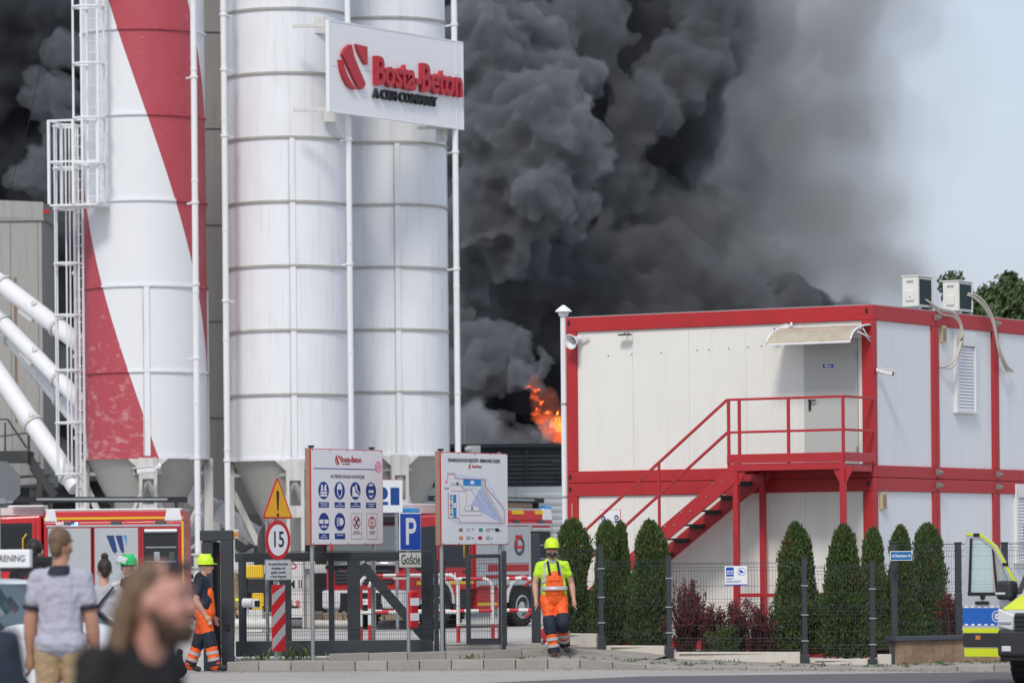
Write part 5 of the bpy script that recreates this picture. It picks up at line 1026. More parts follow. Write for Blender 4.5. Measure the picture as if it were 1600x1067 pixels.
    for s in (-1, 1):
        hl = MB().bb(-Lc - .175, -Lc, s * .86 - .24, s * .86 + .24, .62, .90).build('headlight', LAMP, bp, bevel=.04); MB().disc(0, 0, .08, -.005, .005).build('bulb', CHROME, hl).matrix_local = Matrix.Translation((-Lc - .18, s * .92, .76)) @ Matrix.Rotation(pi / 2, 4, 'Z')
    for k in (-.35, .0, .35): MB().lathe([(.10, 0), (.11, .05), (.06, .09), (.01, .09)], 16, (-Lc - .06, k, 1.78), axis='x').build('spot_lamp', LAMP, cab)
    MB().tube([(-Lc - .10, y0 + .1, 1.62), (-Lc - .13, 0, 1.63), (-Lc - .10, h - .1, 1.62)], .045, 8).build('bull_bar', CHROME, cab, smooth=True)
    MB().bb(-Lc + .45, -Lc + .78, y0 + .08, h - .08, 2.83, 3.0).build('blue_light_bar', BLUEL, cab, bevel=.05)
    # body
    zt = 2.95
    bd = MB().bb(.0, Lb, y0, h, .98, zt - .26).build('body', FRED, t, bevel=.02)
    MB().add([(0, y0, zt - .255), (Lb, y0, zt - .255), (Lb, h, zt - .255), (0, h, zt - .255), (.02, y0 + .025, zt), (Lb - .02, y0 + .025, zt), (Lb - .02, h - .025, zt), (.02, h - .025, zt)], [(0, 3, 2, 1), (4, 5, 6, 7), (0, 1, 5, 4), (1, 2, 6, 5), (2, 3, 7, 6), (3, 0, 4, 7)]).build('upper_body', FRED, t, bevel=.02)
    MB().bb(.03, Lb - .03, y0 + .06, h - .06, zt, zt + .05).build('roof_rail', SHUT, t, bevel=.01)
    for x0, x1 in ((.02, .32), (Lb - .45, Lb - .03)): MB().prism([(x0, zt - .24), (x1, zt - .24), (x1 - .06, zt + .04), (x0 + .06, zt + .04)], y0 - .012, y0 + .06).build('corner_flash', mat('white_flash', (.7, .71, .72), .35), t)
    bays = [(.10, 1.12), (1.22, 2.26), (2.40, 3.22)]
    MB().bb(.06, Lb - .06, y0 - .02, y0, zt - .38, zt - .33).build('gutter_rail', CHROME, bd)
    for i, (x0, x1) in enumerate(bays):
        opn = (i == 2)
        if style == 'B' and i == 0: x1 = 1.15
        if opn:
            ib = MB(); ib.bb(x0, x1, y0 - .006, y0 - .001, 1.10, 2.50); lk = ib.build('locker', BLACK, bd)
            for zz in (1.25, 1.70, 2.05): MB().bb(x0 + .04, x1 - .04, y0 - .03, y0 - .007, zz, zz + .03).build('shelf', GALV, lk)
            for k in range(4): MB().bb(x0 + .06 + k * .18, x0 + .2 + k * .18, y0 - .026, y0 - .008, 1.28 + .44 * (k % 2), 1.55 + .40 * (k % 2)).build('equipment', (BLACK, PBLUE, SIGNR, DARKSTEEL)[k] if style == 'B' else (DARKSTEEL, GALV, BLACK, DARKSTEEL)[k], lk, bevel=.01)
            MB().cyl((x0 + .02, y0 - .03, 2.46), (x1 - .02, y0 - .03, 2.46), .05, .05, 10).build('shutter_roll', SHUT, lk)
        else:
            s = MB(); nsl = 32; zz0, zz1 = (1.05 if style == 'A' else 1.62), 2.54
            for k in range(nsl): za = zz0 + (zz1 - zz0) * k / nsl; s.bb(x0, x1, y0 - .016 + .004 * (k % 2), y0 - .001, za, za + (zz1 - zz0) / nsl)
            sh = s.build('roller_shutter', SHUT, bd)
            if style == 'B': MB().bb(x0, x1, y0 - .014, y0 - .001, 1.05, 1.60).build('lower_panel', SHUT, bd)
        for x_ in (x0 - .035, x1 + .035): MB().bb(x_ - .03, x_ + .03, y0 - .022, y0, 1.03, 2.56).build('bay_post', FRED2 if style == 'A' else SHUT, bd)
        MB().bb(x0, x1, y0 - .03, y0 - .018, 1.05, 1.08).build('pull_bar', GALV, bd)
        MB().bb((x0 + x1) / 2 - .13, (x0 + x1) / 2 + .13, y0 - .05, y0 - .002, zt - .32, zt - .25).build('scene_lamp', DARKSTEEL, t, bevel=.01)
    if style == 'A':
        MB().bb(.0, Lb, y0 - .006, y0 - .001, zt - .20, zt - .15).build('yellow_stripe', YEL, t).location = (0, .004, 0)
        W_ = MB(); W_.prism([(1.50, 2.36), (1.68, 2.36), (1.76, 1.98), (1.70, 1.92), (1.64, 2.0)], y0 - .022, y0 - .017); W_.prism([(1.72, 2.36), (1.88, 2.36), (1.93, 1.98), (1.90, 1.92), (1.84, 2.0)], y0 - .022, y0 - .017); W_.build('emblem', mat('emblem_navy', (.012, .04, .15), .4), bd)
        MB().prism([(1.91, 2.36), (1.99, 2.36), (1.99, 2.1)], y0 - .022, y0 - .017).build('emblem', mat('emblem_sky', (.05, .25, .55), .4), bd)
        text('WISS', .16, SIGNW, t, (.46, y0 - .006, zt - .31), .002, .006); MB().bb(.66, .82, y0 - .03, y0, zt - .35, zt - .27).build('strobe', mat('strobe_blue', (.1, .3, .9), .2, emit=(.15, .35, 1), estr=2.5), t, bevel=.01)
        MB().bb(Lb - .04, Lb + .005, y0 - .012, y0 + .05, 1.0, zt - .26).build('rear_marker', YEL, t)
        for i in range(2): pass
    else:
        MB().bb(.5, Lb, y0 - .019, y0 - .016, 1.40, 1.58).build('red_band', FRED2, bd); MB().bb(.4, Lb, y0 - .018, y0 - .015, 1.22, 1.32).build('red_band', FRED2, bd)
        b = MB(); b.ring(1.86, 2.05, .22, .075, y0 - .024, y0 - .017, 20, 1.15); b.build('emblem', DARKSTEEL, bd); b = MB(); b.bb(1.72, 1.98, y0 - .030, y0 - .0245, 2.25, 2.32); b.bb(1.70, 1.78, y0 - .030, y0 - .0245, 1.98, 2.32); b.bb(1.72, 1.98, y0 - .030, y0 - .0245, 1.98, 2.05); b.build('emblem', SIGNR, bd)
        text('21', .30, SIGNW, cab, (-.95, y0 - .012, 1.26), .002, .006); MB().bb(Lb - .2, Lb + .02, y0 + .02, y0 + .3, zt - .05, zt + .13).build('blue_lamp', BLUEL, t, bevel=.05)
        for x_ in (.6, 1.6, 2.6): MB().prism([(x_, zt - .10), (x_ + .5, zt - .10), (x_ + .46, zt - .0), (x_ - .04, zt - .0)], y0 - .002, y0 + .03).build('yellow_stripe', YEL, t)
    # roof load: ladder and box
    ld = MB()
    for s in (-.22, .22): ld.bar((-.9, y0 + .55 + s, zt + .30), (Lb + .05, y0 + .55 + s, zt + .26), .07, .13)
    ladder = ld.build('roof_ladder', BLACK, t)
    for k in range(14): x_ = -.75 + k * .29; MB().cyl((x_, y0 + .33, zt + .29), (x_, y0 + .77, zt + .29), .02, .02, 6).build('rung', GALV, ladder)
    MB().bar((-.2, y0 + .30, zt + .30), (Lb - .4, y0 + .30, zt + .27), .04, .05).build('ladder_trim', GALV, ladder)
    for x_ in (.1, 1.6, Lb - .2): MB().bb(x_ - .03, x_ + .03, y0 + .30, y0 + .82, zt + .05, zt + .22).build('ladder_rest', BLACK, t)
    MB().bb(-1.7, -.1, -.2, .9, 2.86, 3.12).build('roof_box', mat('roof_box', (.66, .67, .66), .4), t, bevel=.03)
    if style == 'B': MB().bb(1.4, Lb - .4, y0 + .35, y0 + .8, zt + .07, zt + .24).build('timber_load', TIMBER, t)
    # wheels and arches
    for x_ in (-Lc + 1.35, Lb - 1.40):
        for s in (-1, 1): wheel(t, x_, s * (h - .13), .50, .34).rotation_euler = (0, 0, 0 if s < 0 else pi)
        ar = MB(); n_ = 16
        for k in range(n_):
            a0, a1 = pi * k / n_, pi * (k + 1) / n_
            ar.prism([(x_ + .60 * cos(a0), .62 + .60 * sin(a0)), (x_ + .68 * cos(a0), .62 + .68 * sin(a0)), (x_ + .68 * cos(a1), .62 + .68 * sin(a1)), (x_ + .60 * cos(a1), .62 + .60 * sin(a1))], y0 - .035, y0 + .06)
        ar.build('wheel_arch', mat('bumper_white', (.6, .6, .6)), t)
        MB().prism([(x_ + .605 * cos(pi * k / 16), .62 + .605 * sin(pi * k / 16)) for k in range(17)], y0 - .006, y0 + .02).build('arch_gap', BLACK, t)
        MB().bb(x_ + .62, x_ + .70, y0 - .02, y0 + .1, .35, .66).build('mud_flap', BLACK, t)
    MB().bb(.15, 1.2, y0 + .05, h - .05, .45, .98).build('tank_locker', FRED, t, bevel=.03); MB().bb(.15, 1.2, y0 + .046, y0 + .05, .55, .62).build('locker_stripe', YEL, t)
    return t
fire_engine('red fire engine with navy emblem on its shutters, parked side-on', (PX(287, 103, 1.5) - 3.35, 103 + 1.22, 0), 0, 'A')
fire_engine('red fire engine facing the gate with round grey and red emblem', (PX(742, 108, 1.5) - .97, 108.3, 0), radians(54), 'B')
# ------------------------------------------------------------------ police van at the right edge, forward is -y
VSIL = mat('van_silver', (.56, .57, .60), .28, .35, .05, 3, coat=.5); VBLU = mat('van_blue', (.01, .12, .50), .3, 0, .05, 3, coat=.4); VYEL = mat('van_yellow', (.66, .74, .02), .4, 0, .04, 3); VGRY = mat('van_plastic', (.028, .029, .031), .6, 0, .15, 6)
VGL = mat('van_glass', (.55, .75, .72), .04, 0, 0, alpha=.35, spec=.7)
vn = thing('police_van', 'silver, blue and yellow police van standing with its front door open', 'van', (PX(1556, 54.2, 1) + .87 * (cos(radians(28)) + 1.06 * sin(radians(28))), 54.2 + .87 * (1.03 * cos(radians(28)) - sin(radians(28))), 0), radians(-28)); vn.scale = (.87, .87, .87)
hw = 1.0
sec = [(-1.0, .38, .62), (-1.02, .62, 1.0), (-.92, .95, 1.14), (-.55, 1.16, 1.28), (-.25, 1.30, 1.46), (.62, 2.28, 2.36), (.95, 2.50, 2.52), (4.9, 2.55, 2.56)]
MB().prism([(a, c) for a, c in ((-1.0, .40), (-1.03, .95), (-.90, 1.10), (-.30, 1.30), (.62, 2.30), (.95, 2.50), (4.9, 2.55), (4.9, .40))], -hw, hw, Matrix.Rotation(pi / 2, 4, 'Z') @ Matrix.Diagonal((1, -1, 1, 1))).build('body', VSIL, vn, bevel=.07)
def vface(name, pts, m, off=.012, par=None):      # quad laid on the front slopes: (x, y, z) corners
    p = [Vector(q) for q in pts]; n_ = (p[1] - p[0]).cross(p[2] - p[0]).normalized()
    if n_.y > 0: n_ = -n_
    MB().add([q + n_ * off for q in p] + [q - n_ * .02 for q in p], [tuple(range(len(p)))] + [tuple(range(2 * len(p) - 1, len(p) - 1, -1))] + [(i, len(p) + i, len(p) + (i + 1) % len(p), (i + 1) % len(p)) for i in range(len(p))]).build(name, m, par or vn)
vface('bonnet_yellow', [(-.97, -.90, 1.10), (-.62, -.90, 1.10), (-.42, -.30, 1.30), (-.90, -.30, 1.30)], VYEL); vface('bonnet_blue', [(-.61, -.90, 1.10), (.61, -.90, 1.10), (.45, -.30, 1.30), (-.41, -.30, 1.30)], VBLU); vface('bonnet_yellow', [(.62, -.90, 1.10), (.97, -.90, 1.10), (.90, -.30, 1.30), (.46, -.30, 1.30)], VYEL)
vface('windscreen', [(-.84, -.24, 1.36), (.84, -.24, 1.36), (.76, .56, 2.23), (-.76, .56, 2.23)], GLASS)
for s in (-1, 1): MB().bar((s * .94, -.27, 1.33), (s * .86, .62, 2.30), .07, .06).build('windscreen_pillar', VGRY, vn)
MB().bb(-.98, .98, -1.10, -.95, .42, .82).build('bumper', VGRY, vn, bevel=.05); MB().bb(-.72, .72, -1.08, -1.0, .78, 1.06).build('grille', VGRY, vn, bevel=.03)
for i in range(4): MB().bb(-.70, .70, -1.10, -1.07, .80 + i * .065, .825 + i * .065).build('grille_bar', BLACK, vn)
for s in (-1, 1):
    hl = MB().prism([(s * .98, .86), (s * .74, .80), (s * .72, 1.02), (s * .97, 1.13)], -1.07, -.95).build('headlight', LAMP, vn, bevel=.02)
    MB().bb(s * .86 - .10, s * .86 + .10, -1.085, -1.07, .90, .93).build('daylight_strip', CHROME, hl); MB().bb(s * .83 - .07, s * .83 + .07, -1.115, -1.09, .50, .58).build('fog_lamp', LAMP, vn, bevel=.01)
    for yy in (-.15, 3.4): w_ = wheel(vn, s * (hw - .12), yy, .36, .24); w_.rotation_euler = (0, 0, pi / 2 * -s if False else (-pi / 2 if s < 0 else pi / 2))
MB().bb(-.10, .10, -1.10, -1.075, .86, .92).build('strobe', LAMP, vn, bevel=.01); MB().bb(-.95, .95, -1.06, -.9, .36, .43).build('spoiler', BLACK, vn, bevel=.02)
MB().bb(-1.008, -.99, .95, 4.8, .95, 1.35).build('side_stripe', VBLU, vn); MB().bb(-1.009, -.991, .95, 4.8, .80, .92).build('side_stripe', VYEL, vn)
MB().bb(-.98, -.90, .02, .92, .55, 2.35).build('door_opening', BLACK, vn)
# open door hinged at the windscreen pillar
D = bpy.data.objects.new('door', None); 
def dpart(nm, b, m, par=None, bevel=0):
    o = b.build(nm, m, par or door, bevel=bevel); return o
DO = [(0, .48), (1.0, .48), (1.03, 1.30), (.95, 2.18), (.88, 2.22), (.70, 2.20), (.45, 2.02), (.08, 1.42), (0, 1.30)]
bpy.data.objects.remove(D)
b = MB(); b.prism([(0, .50), (1.0, .50), (1.02, 1.30), (0, 1.30)], -.03, .05)
b.prism([(.90, 1.302), (1.02, 1.302), (.96, 2.16), (.86, 2.13)], -.02, .04); b.prism([(.86, 2.13), (.96, 2.16), (.93, 2.21), (.68, 2.19), (.44, 2.02), (.08, 1.45), (0, 1.302), (.10, 1.302), (.50, 1.98), (.70, 2.12)], -.02, .04)
door = b.build('open_door', VSIL, vn, bevel=.008)
door.location = (-.99, -.02, .02); door.rotation_euler = (0, 0, radians(171)); door.scale = (1, -1, 1)
# after mirroring, local -y faces the camera side
dpart('window_glass', MB().prism([(.10, 1.303), (.895, 1.303), (.855, 2.12), (.70, 2.12), (.50, 1.98)], .005, .013), VGL)
dpart('window_seal', MB().bb(.0, .92, -.035, -.02, 1.28, 1.33), BLACK); dpart('window_seal', MB().prism([(.875, 1.32), (.915, 1.32), (.875, 2.13), (.84, 2.12)], -.032, -.02), BLACK); dpart('window_seal', MB().prism([(.40, 1.32), (.44, 1.32), (.50, 1.97), (.47, 1.94)], -.032, -.02), BLACK)
dpart('blue_band', MB().bb(.01, 1.008, -.036, -.03, .84, 1.10), VBLU)
for i in range(9):
    for zz in (1.10, .835): dpart('check_mark', MB().bb(.02 + i * .112, .075 + i * .112, -.038, -.030, zz - .0, zz + .028), SIGNW)
dpart('yellow_band', MB().bb(.006, 1.004, -.035, -.03, .73, .80), VYEL); dpart('lower_cladding', MB().bb(.005, 1.0, -.045, -.03, .52, .725), VGRY, bevel=.01); dpart('yellow_sill', MB().bb(.02, .98, -.04, .03, .38, .50), VYEL)
dpart('marker_lamp', MB().bb(.70, .78, -.05, -.044, .63, .69), ORANGEL); dpart('door_handle', MB().bb(.55, .78, -.075, -.03, 1.15, 1.20), BLACK, bevel=.015); dpart('lock', MB().disc(.66, 1.26, .04, -.05, -.03), BLACK); dpart('lock', MB().disc(.18, 1.24, .04, -.05, -.03), BLACK)
dpart('yellow_trim', MB().prism([(.93, 2.21), (.95, 2.18), (.70, 2.165), (.46, 2.00), (.10, 1.42), (.06, 1.44), (.44, 2.03), (.68, 2.20)], -.03, -.021), VYEL)
for xx, zz in ((.76, 2.18), (.27, 1.74)): dpart('trim_clip', MB().bb(xx - .05, xx + .05, -.04, -.03, zz - .025, zz + .025), BLACK)
dpart('crest', MB().ring(.42, .975, .085, .012, -.040, -.036, 18), SIGNW); dpart('crest', MB().disc(.42, .975, .045, -.040, -.036, 8), SIGNW)
t_ = text('POLICJA', .034, VBLU, door, (.42, -.0415, .975), .0008, 0, 'CENTER', -.7)
m_ = MB(); m_.bb(.03, .29, -.30, -.06, 1.22, 1.50); mi = dpart('mirror', m_, VGRY, bevel=.05); dpart('mirror_indicator', MB().bb(.12, .285, -.304, -.298, 1.30, 1.33), LAMP, mi); dpart('mirror_arm', MB().bar((.05, -.03, 1.36), (.15, -.2, 1.36), .05), VGRY, mi)
# ------------------------------------------------------------------ white hatchback at the left, forward is +x
CW = mat('car_white', (.74, .75, .76), .25, 0, .03, 2, coat=.7)
cr_ = thing('white_car', 'white hatchback with roof sign standing behind the man in the polo shirt', 'car', (PX(70, 40, 1) - .56, 40.2, 0), radians(-38)); cr_.scale = (.88, .92, 1.02); Wd = .86
prof = [(-1.95, .30), (-2.0, .75), (-1.90, .98), (-1.45, 1.36), (-.95, 1.47), (-.1, 1.485), (.35, 1.42), (1.05, .98), (1.75, .86), (1.98, .70), (2.0, .32)]
b = MB(); n_ = len(prof)
def half(z): return Wd * (1 - .13 * max(0, z - .95) / .5)
ST = [-1, -.96, -.75, 0, .75, .96, 1]; vv = []; ff_ = []
for y_ in ST:
    k = {1: .95, .96: .985}.get(abs(y_), 1)
    vv += [(x_ * (k if z > .4 else 1), y_ * half(z) * (1 if abs(y_) < 1 or z < 1.3 else .97), .7 + (z - .7) * k) for x_, z in prof]
for j in range(len(ST) - 1):
    for i in range(n_): ff_.append((j * n_ + i, j * n_ + (i + 1) % n_, (j + 1) * n_ + (i + 1) % n_, (j + 1) * n_ + i))
ff_ += [tuple(range(n_)), tuple(range(7 * n_ - 1, 6 * n_ - 1, -1))]
body = b.add(vv, ff_).build('body', CW, cr_, smooth=True); sm_ = body.modifiers.new('s', 'SUBSURF'); sm_.levels = sm_.render_levels = 2
def side(pts, m, nm, s, off=.012, par=None):
    vs = [(x_, s * (half(z) + off), z) for x_, z in pts]; vs += [(x_, s * (half(z) - .01), z) for x_, z in pts]; k = len(pts)
    MB().add(vs, [tuple(range(k)), tuple(range(2 * k - 1, k - 1, -1))] + [(i, k + i, k + (i + 1) % k, (i + 1) % k) for i in range(k)]).build(nm, m, par or body)
CG = mat('car_glass', (.05, .085, .10), .05, 0, 0, spec=.9, coat=.5)
for s in (-1, 1):
    side([(-.15, 1.0), (-.15, 1.39), (.28, 1.35), (.86, 1.01)], CG, 'front_window', s); side([(-1.25, 1.0), (-1.05, 1.33), (-.25, 1.39), (-.25, 1.0)], CG, 'rear_window', s); side([(-.20, .35), (-.185, .35), (-.185, 1.0), (-.20, 1.0)], BLACK, 'door_gap', s, .014); side([(-.42, .86), (-.24, .86), (-.24, .90), (-.42, .90)], CW, 'door_handle', s, .03)
    m_ = MB().ell((.75, s * (Wd + .12), 1.03), (.09, .13, .085), 12, 8); m_.build('mirror', BLACK if s < 0 else CW, body, smooth=True)
    side([(1.55, .72), (1.88, .66), (1.86, .76), (1.5, .84)], LAMP, 'headlight', s, .02); side([(-1.96, .75), (-1.8, .78), (-1.78, 1.0), (-1.9, .95)], SIGNR, 'tail_light', s, .02)
    for x_ in (-1.25, 1.25): w_ = wheel(cr_, x_, s * (Wd - .10), .31, .2); w_.rotation_euler = (0, 0, 0 if s < 0 else pi)
p0, p1 = Vector((.42, 0, 1.41)), Vector((1.02, 0, 1.02)); nv = Vector((p0.z - p1.z, 0, p1.x - p0.x)).normalized() * .015
MB().add([(p0.x + nv.x, -.66, p0.z + nv.z), (p0.x + nv.x, .66, p0.z + nv.z), (p1.x + nv.x, .76, p1.z + nv.z), (p1.x + nv.x, -.76, p1.z + nv.z), (p0.x, -.66, p0.z), (p0.x, .66, p0.z), (p1.x, .76, p1.z), (p1.x, -.76, p1.z)], [(0, 1, 2, 3), (0, 4, 5, 1), (1, 5, 6, 2), (2, 6, 7, 3), (3, 7, 4, 0)]).build('windscreen', CG, body)
for s in (-1, 1): MB().bar((.40, s * .72, 1.44), (1.04, s * .80, 1.03), .05, .04).build('windscreen_pillar', BLACK, body)
rs = thing('roof_sign', 'white lettered box sign on the roof of the white hatchback', 'sign', cr_.location + Vector((.30, -.36, 1.675)), radians(-6))
MB().bb(-.35, .16, -.06, .06, -.075, .095).build('box', SIGNW, rs, bevel=.01); MB().bb(-.36, .17, -.065, .065, -.09, -.076).build('base', BLACK, rs); MB().bb(.05, .15, -.05, .05, -.16, -.09).build('foot', BLACK, rs); MB().bb(-.3, -.2, -.05, .05, -.16, -.09).build('foot', BLACK, rs); MB().bb(.1, .19, -.04, .04, -.175, -.14).build('red_foot', SIGNR, rs)
text('A TRENING', .085, INK, rs, (-.06, -.062, .01), .001, .001, sx=.8)
# ------------------------------------------------------------------ people; default figure faces -y, x to the viewer's right
SKIN = mat('skin', (.52, .30, .21), .55, 0, .12, 12, bump=0); HAIRB = mat('hair_brown', (.075, .042, .022), .7, 0, .35, 40); HAIRL = mat('hair_light_brown', (.135, .080, .042), .6, 0, .6, 14); HAIRG = mat('hair_grey', (.38, .37, .35), .7, 0, .3, 30); HAIRD = mat('hair_dark', (.022, .014, .011), .6, 0, .3, 30)
EYEW = mat('eye_white', (.42, .38, .36), .3, 0, 0); EYED = mat('eye_dark', (.02, .014, .01), .2, 0, 0); LIP = mat('lip', (.40, .16, .13), .5, 0, .1, 20)
ORNG = mat('hivis_orange', (.86, .115, .012), .6, 0, .10, 7, bump=.9, bscale=13); LIME = mat('hivis_lime', (.52, .80, .03), .6, 0, .10, 7, bump=.9, bscale=13); NAVY = mat('navy_cloth', (.010, .016, .035), .75, 0, .2, 12, bump=.9, bscale=13); HELM = mat('helmet_yellow', (.60, .83, .02), .35, 0, .05, 5)
BLKC = mat('black_cloth', (.009, .009, .010), .85, 0, .25, 12); GREYP = mat('grey_polo', (.40, .40, .48), .8, 0, .06, 7, bump=.9, bscale=13); CHINO = mat('chino_beige', (.38, .27, .155), .8, 0, .08, 7, bump=.9, bscale=13); GREYT = mat('grey_tee', (.38, .375, .40), .8, 0, .08, 9); BOOT = mat('work_boot', (.030, .030, .032), .8, 0, .4, 12); TAN = mat('firefighter_tan', (.26, .20, .11), .8, 0, .2, 9)
WRK = tex_w = None
def cloth_tex():
    global WRK
    if WRK is None: WRK = bpy.data.textures.new('wrinkle', 'CLOUDS'); WRK.noise_scale = .07; WRK.noise_depth = 2
    return WRK
def blob(name, m, par, fn, voxel=.011, wr=.0, it=3):
    b = MB(); fn(b); o = b.build(name, m, par, fix=False); q = o.modifiers.new('r', 'REMESH'); q.mode = 'VOXEL'; q.voxel_size = voxel; q.use_smooth_shade = True
    s = o.modifiers.new('s', 'SMOOTH'); s.iterations = it; s.factor = .5
    if wr: d = o.modifiers.new('d', 'DISPLACE'); d.texture = cloth_tex(); d.strength = wr; d.mid_level = .5
    return o
def hand(b, w, d, side, k=1.0):
    """five unequal fingers curling from palm at wrist w along direction d; side=+1 thumb towards +x"""
    w = Vector(w); d = Vector(d).normalized(); f = Vector((0, -1, 0)); f = (f - d * f.dot(d)).normalized(); s = d.cross(f).normalized()
    pc = w + d * .045 * k; b.cap(w - d * .01, w + d * .075 * k, .026 * k, .034 * k)
    for i, ln in enumerate((.070, .080, .075, .058)):
        o = w + d * .085 * k + f * (.026 - .0175 * i) * k; m1 = o + d * ln * .55 * k - s * .006 * side; t = m1 + d * ln * .40 * k - s * side * .022 * k
        b.cap(o, m1, .0095 * k, .0085 * k, 1, 8, 3); b.cap(m1, t, .0085 * k, .007 * k, 1, 8, 3)
    o = w + d * .03 * k + f * .028 * k; m1 = o + d * .035 * k + f * .025 * k; b.cap(o, m1, .012 * k, .010 * k, 1, 8, 3); b.cap(m1, m1 + d * .032 * k + f * .004, .010 * k, .008 * k, 1, 8, 3)
def person(label, loc, rz, H=1.78, J=None, dress=None, voxel=.011, yaw=0, group=None):
    """J overrides joints (fractions of H). Returns root and joints in metres."""
    t = thing('person', label, 'person', loc, rz, group)
    j = dict(pel=(0, 0, .53), chest=(0, 0, .74), neck=(0, .005, .84), head=(0, -.012, .928), shl=(-.102, 0, .800), shr=(.102, 0, .800), ell=(-.128, .01, .63), elr=(.128, .01, .63), wrl=(-.135, -.035, .485), wrr=(.135, -.035, .485),
             hil=(-.052, 0, .52), hir=(.052, 0, .52), knl=(-.058, -.012, .285), knr=(.058, -.012, .285), anl=(-.06, .01, .045), anr=(.06, .01, .045), tol=(-.07, -.085, .018), tor=(.07, -.085, .018))
    j.update(J or {}); j = {k: Vector(v) * H for k, v in j.items()}; s = H / 1.78; D = dress or {}
    Rh = Matrix.Translation(j['head']) @ Matrix.Rotation(yaw, 4, 'Z')
    def hp(x, y, z): return Rh @ Vector((x * s, y * s, z * s))
    def skin(b):
        b.ell((0, 0, 0), (.077 * s, .098 * s, .112 * s), 18, 14, Rh @ Matrix.Translation((0, .008 * s, .018 * s))); b.cap(hp(0, -.030, -.030), hp(0, -.052, -.078), .060 * s, .040 * s); b.cap(hp(0, -.088, .022), hp(0, -.112, -.018), .010 * s, .017 * s, 1, 8, 3)
        for e in (-1, 1): b.ell((0, 0, 0), (.011 * s, .020 * s, .032 * s), 10, 8, Rh @ Matrix.Translation((e * .080 * s, .012 * s, .0))); b.cap(hp(e * .018, -.086, .040), hp(e * .050, -.076, .040), .013 * s, .012 * s, 1, 8, 3); b.cap(hp(e * .035, -.070, -.02), hp(e * .045, -.060, -.03), .022 * s, .020 * s, 1, 8, 3)
        b.cap(hp(-.018, -.090, -.050), hp(.018, -.090, -.050), .011 * s, .011 * s, 1, 8, 3)
        b.cap(hp(0, .012, -.05), j['neck'] - Vector((0, 0, .03 * s)), .055 * s, .062 * s); b.cap(j['neck'] - Vector((0, 0, .02 * s)), j['chest'], .06 * s, .12 * s, .7); b.cap(j['chest'], j['pel'], .135 * s, .125 * s, .65)
        for e, d in (('l', -1), ('r', 1)):
            am_ = D.get('arm', 1.08) * s; b.cap(j['sh' + e], j['el' + e], .050 * am_, .043 * am_); b.cap(j['el' + e].lerp(j['wr' + e], .0), j['el' + e].lerp(j['wr' + e], .35), .043 * am_, .044 * am_); b.cap(j['el' + e].lerp(j['wr' + e], .35), j['wr' + e], .044 * am_, .028 * s); hand(b, j['wr' + e], j['wr' + e] - j['el' + e], d, s * 1.05)
            b.cap(j['hi' + e], j['kn' + e], .085 * s, .055 * s); b.cap(j['kn' + e], j['an' + e], .056 * s, .038 * s); b.cap(j['an' + e], j['to' + e], .038 * s, .03 * s)
            b.cap(j['neck'] - Vector((0, 0, .03 * s)), j['sh' + e], .042 * s, .046 * s)
    body = blob('body', D.get('skin', SKIN), t, skin, min(voxel, .009))
    for e in (-1, 1):
        q = hp(e * .031, -.0835, .018); MB().ell(q, (.0125 * s, .0125 * s, .0075 * s), 10, 8).build('eye', EYEW, body, smooth=True); MB().ell(q + (Rh.to_3x3() @ Vector((0, -.0075 * s, 0))), .0068 * s, 8, 6).build('iris', EYED, body, smooth=True)
        MB().bar(hp(e * .014, -.098, .044), hp(e * .052, -.086, .046), .008 * s, .009 * s).build('eyebrow', D.get('hair', HAIRB), body)
    MB().bar(hp(-.022, -.101, -.050), hp(.022, -.101, -.050), .006 * s, .010 * s).build('mouth', LIP, body)
    # garments
    if 'top' in D:
        sleeve = D.get('sleeve', .55)
        def top(b):
            g = D.get('loose', .008) * s; bl = D.get('belly', 0) * s; w_ = D.get('wide', 1.0) * s
            b.cap(j['chest'] + Vector((0, 0, .045 * s)), j['chest'] - Vector((0, 0, .05 * s)), .160 * w_ + g, .168 * w_ + g, .62); b.cap(j['chest'], j['pel'] + Vector((0, 0, .10 * s)), .166 * w_ + g, .150 * w_ + bl + g, .66)
            b.cap(j['pel'] + Vector((0, -bl * .5, .12 * s)), j['pel'] + Vector((0, 0, max(.05, D.get('hem', .03)) * s)), .152 * w_ + bl + g, .150 * w_ + g, .74); hz_ = D.get('hem', .03) * s; b.cap(j['pel'] + Vector((-.085 * w_, 0, hz_ + .04 * s)), j['pel'] + Vector((.085 * w_, 0, hz_ + .04 * s)), .098 * s + g, .098 * s + g, 1.25);  b.cap(j['neck'] - Vector((0, 0, .035 * s)), j['chest'], .068 * s, .10 * s, .8)
            for e in 'lr':
                p, q = j['sh' + e], j['el' + e]; b.cap(j['neck'] - Vector((0, 0, .035 * s)), p, .052 * s, .050 * s + g); 
                if sleeve <= 1: b.cap(p, p.lerp(q, sleeve), .053 * s + g, .056 * s + g)
                else: b.cap(p, q, .054 * s + g, .050 * s + g); b.cap(q, q.lerp(j['wr' + e], sleeve - 1), .050 * s + g, .042 * s + g)
        blob('shirt', D['top'], t, top, voxel, .024 * s)
        if 'cuff' in D:
            for e in 'lr': p, q = j['sh' + e], j['el' + e]; c = p.lerp(q, sleeve + .14); MB().cyl(c, c + (q - p).normalized() * .028 * s, (.061 + D.get('loose', .008)) * s, (.062 + D.get('loose', .008)) * s, 18).build('sleeve_cuff', D['cuff'], t, smooth=True)
            MB().lathe([(.098 * s, -.035 * s), (.094 * s, -.015 * s), (.068 * s, .028 * s), (.060 * s, .026 * s)], 20, j['neck'] - Vector((0, -.01 * s, .01 * s))).build('collar', D['cuff'], t, smooth=True)
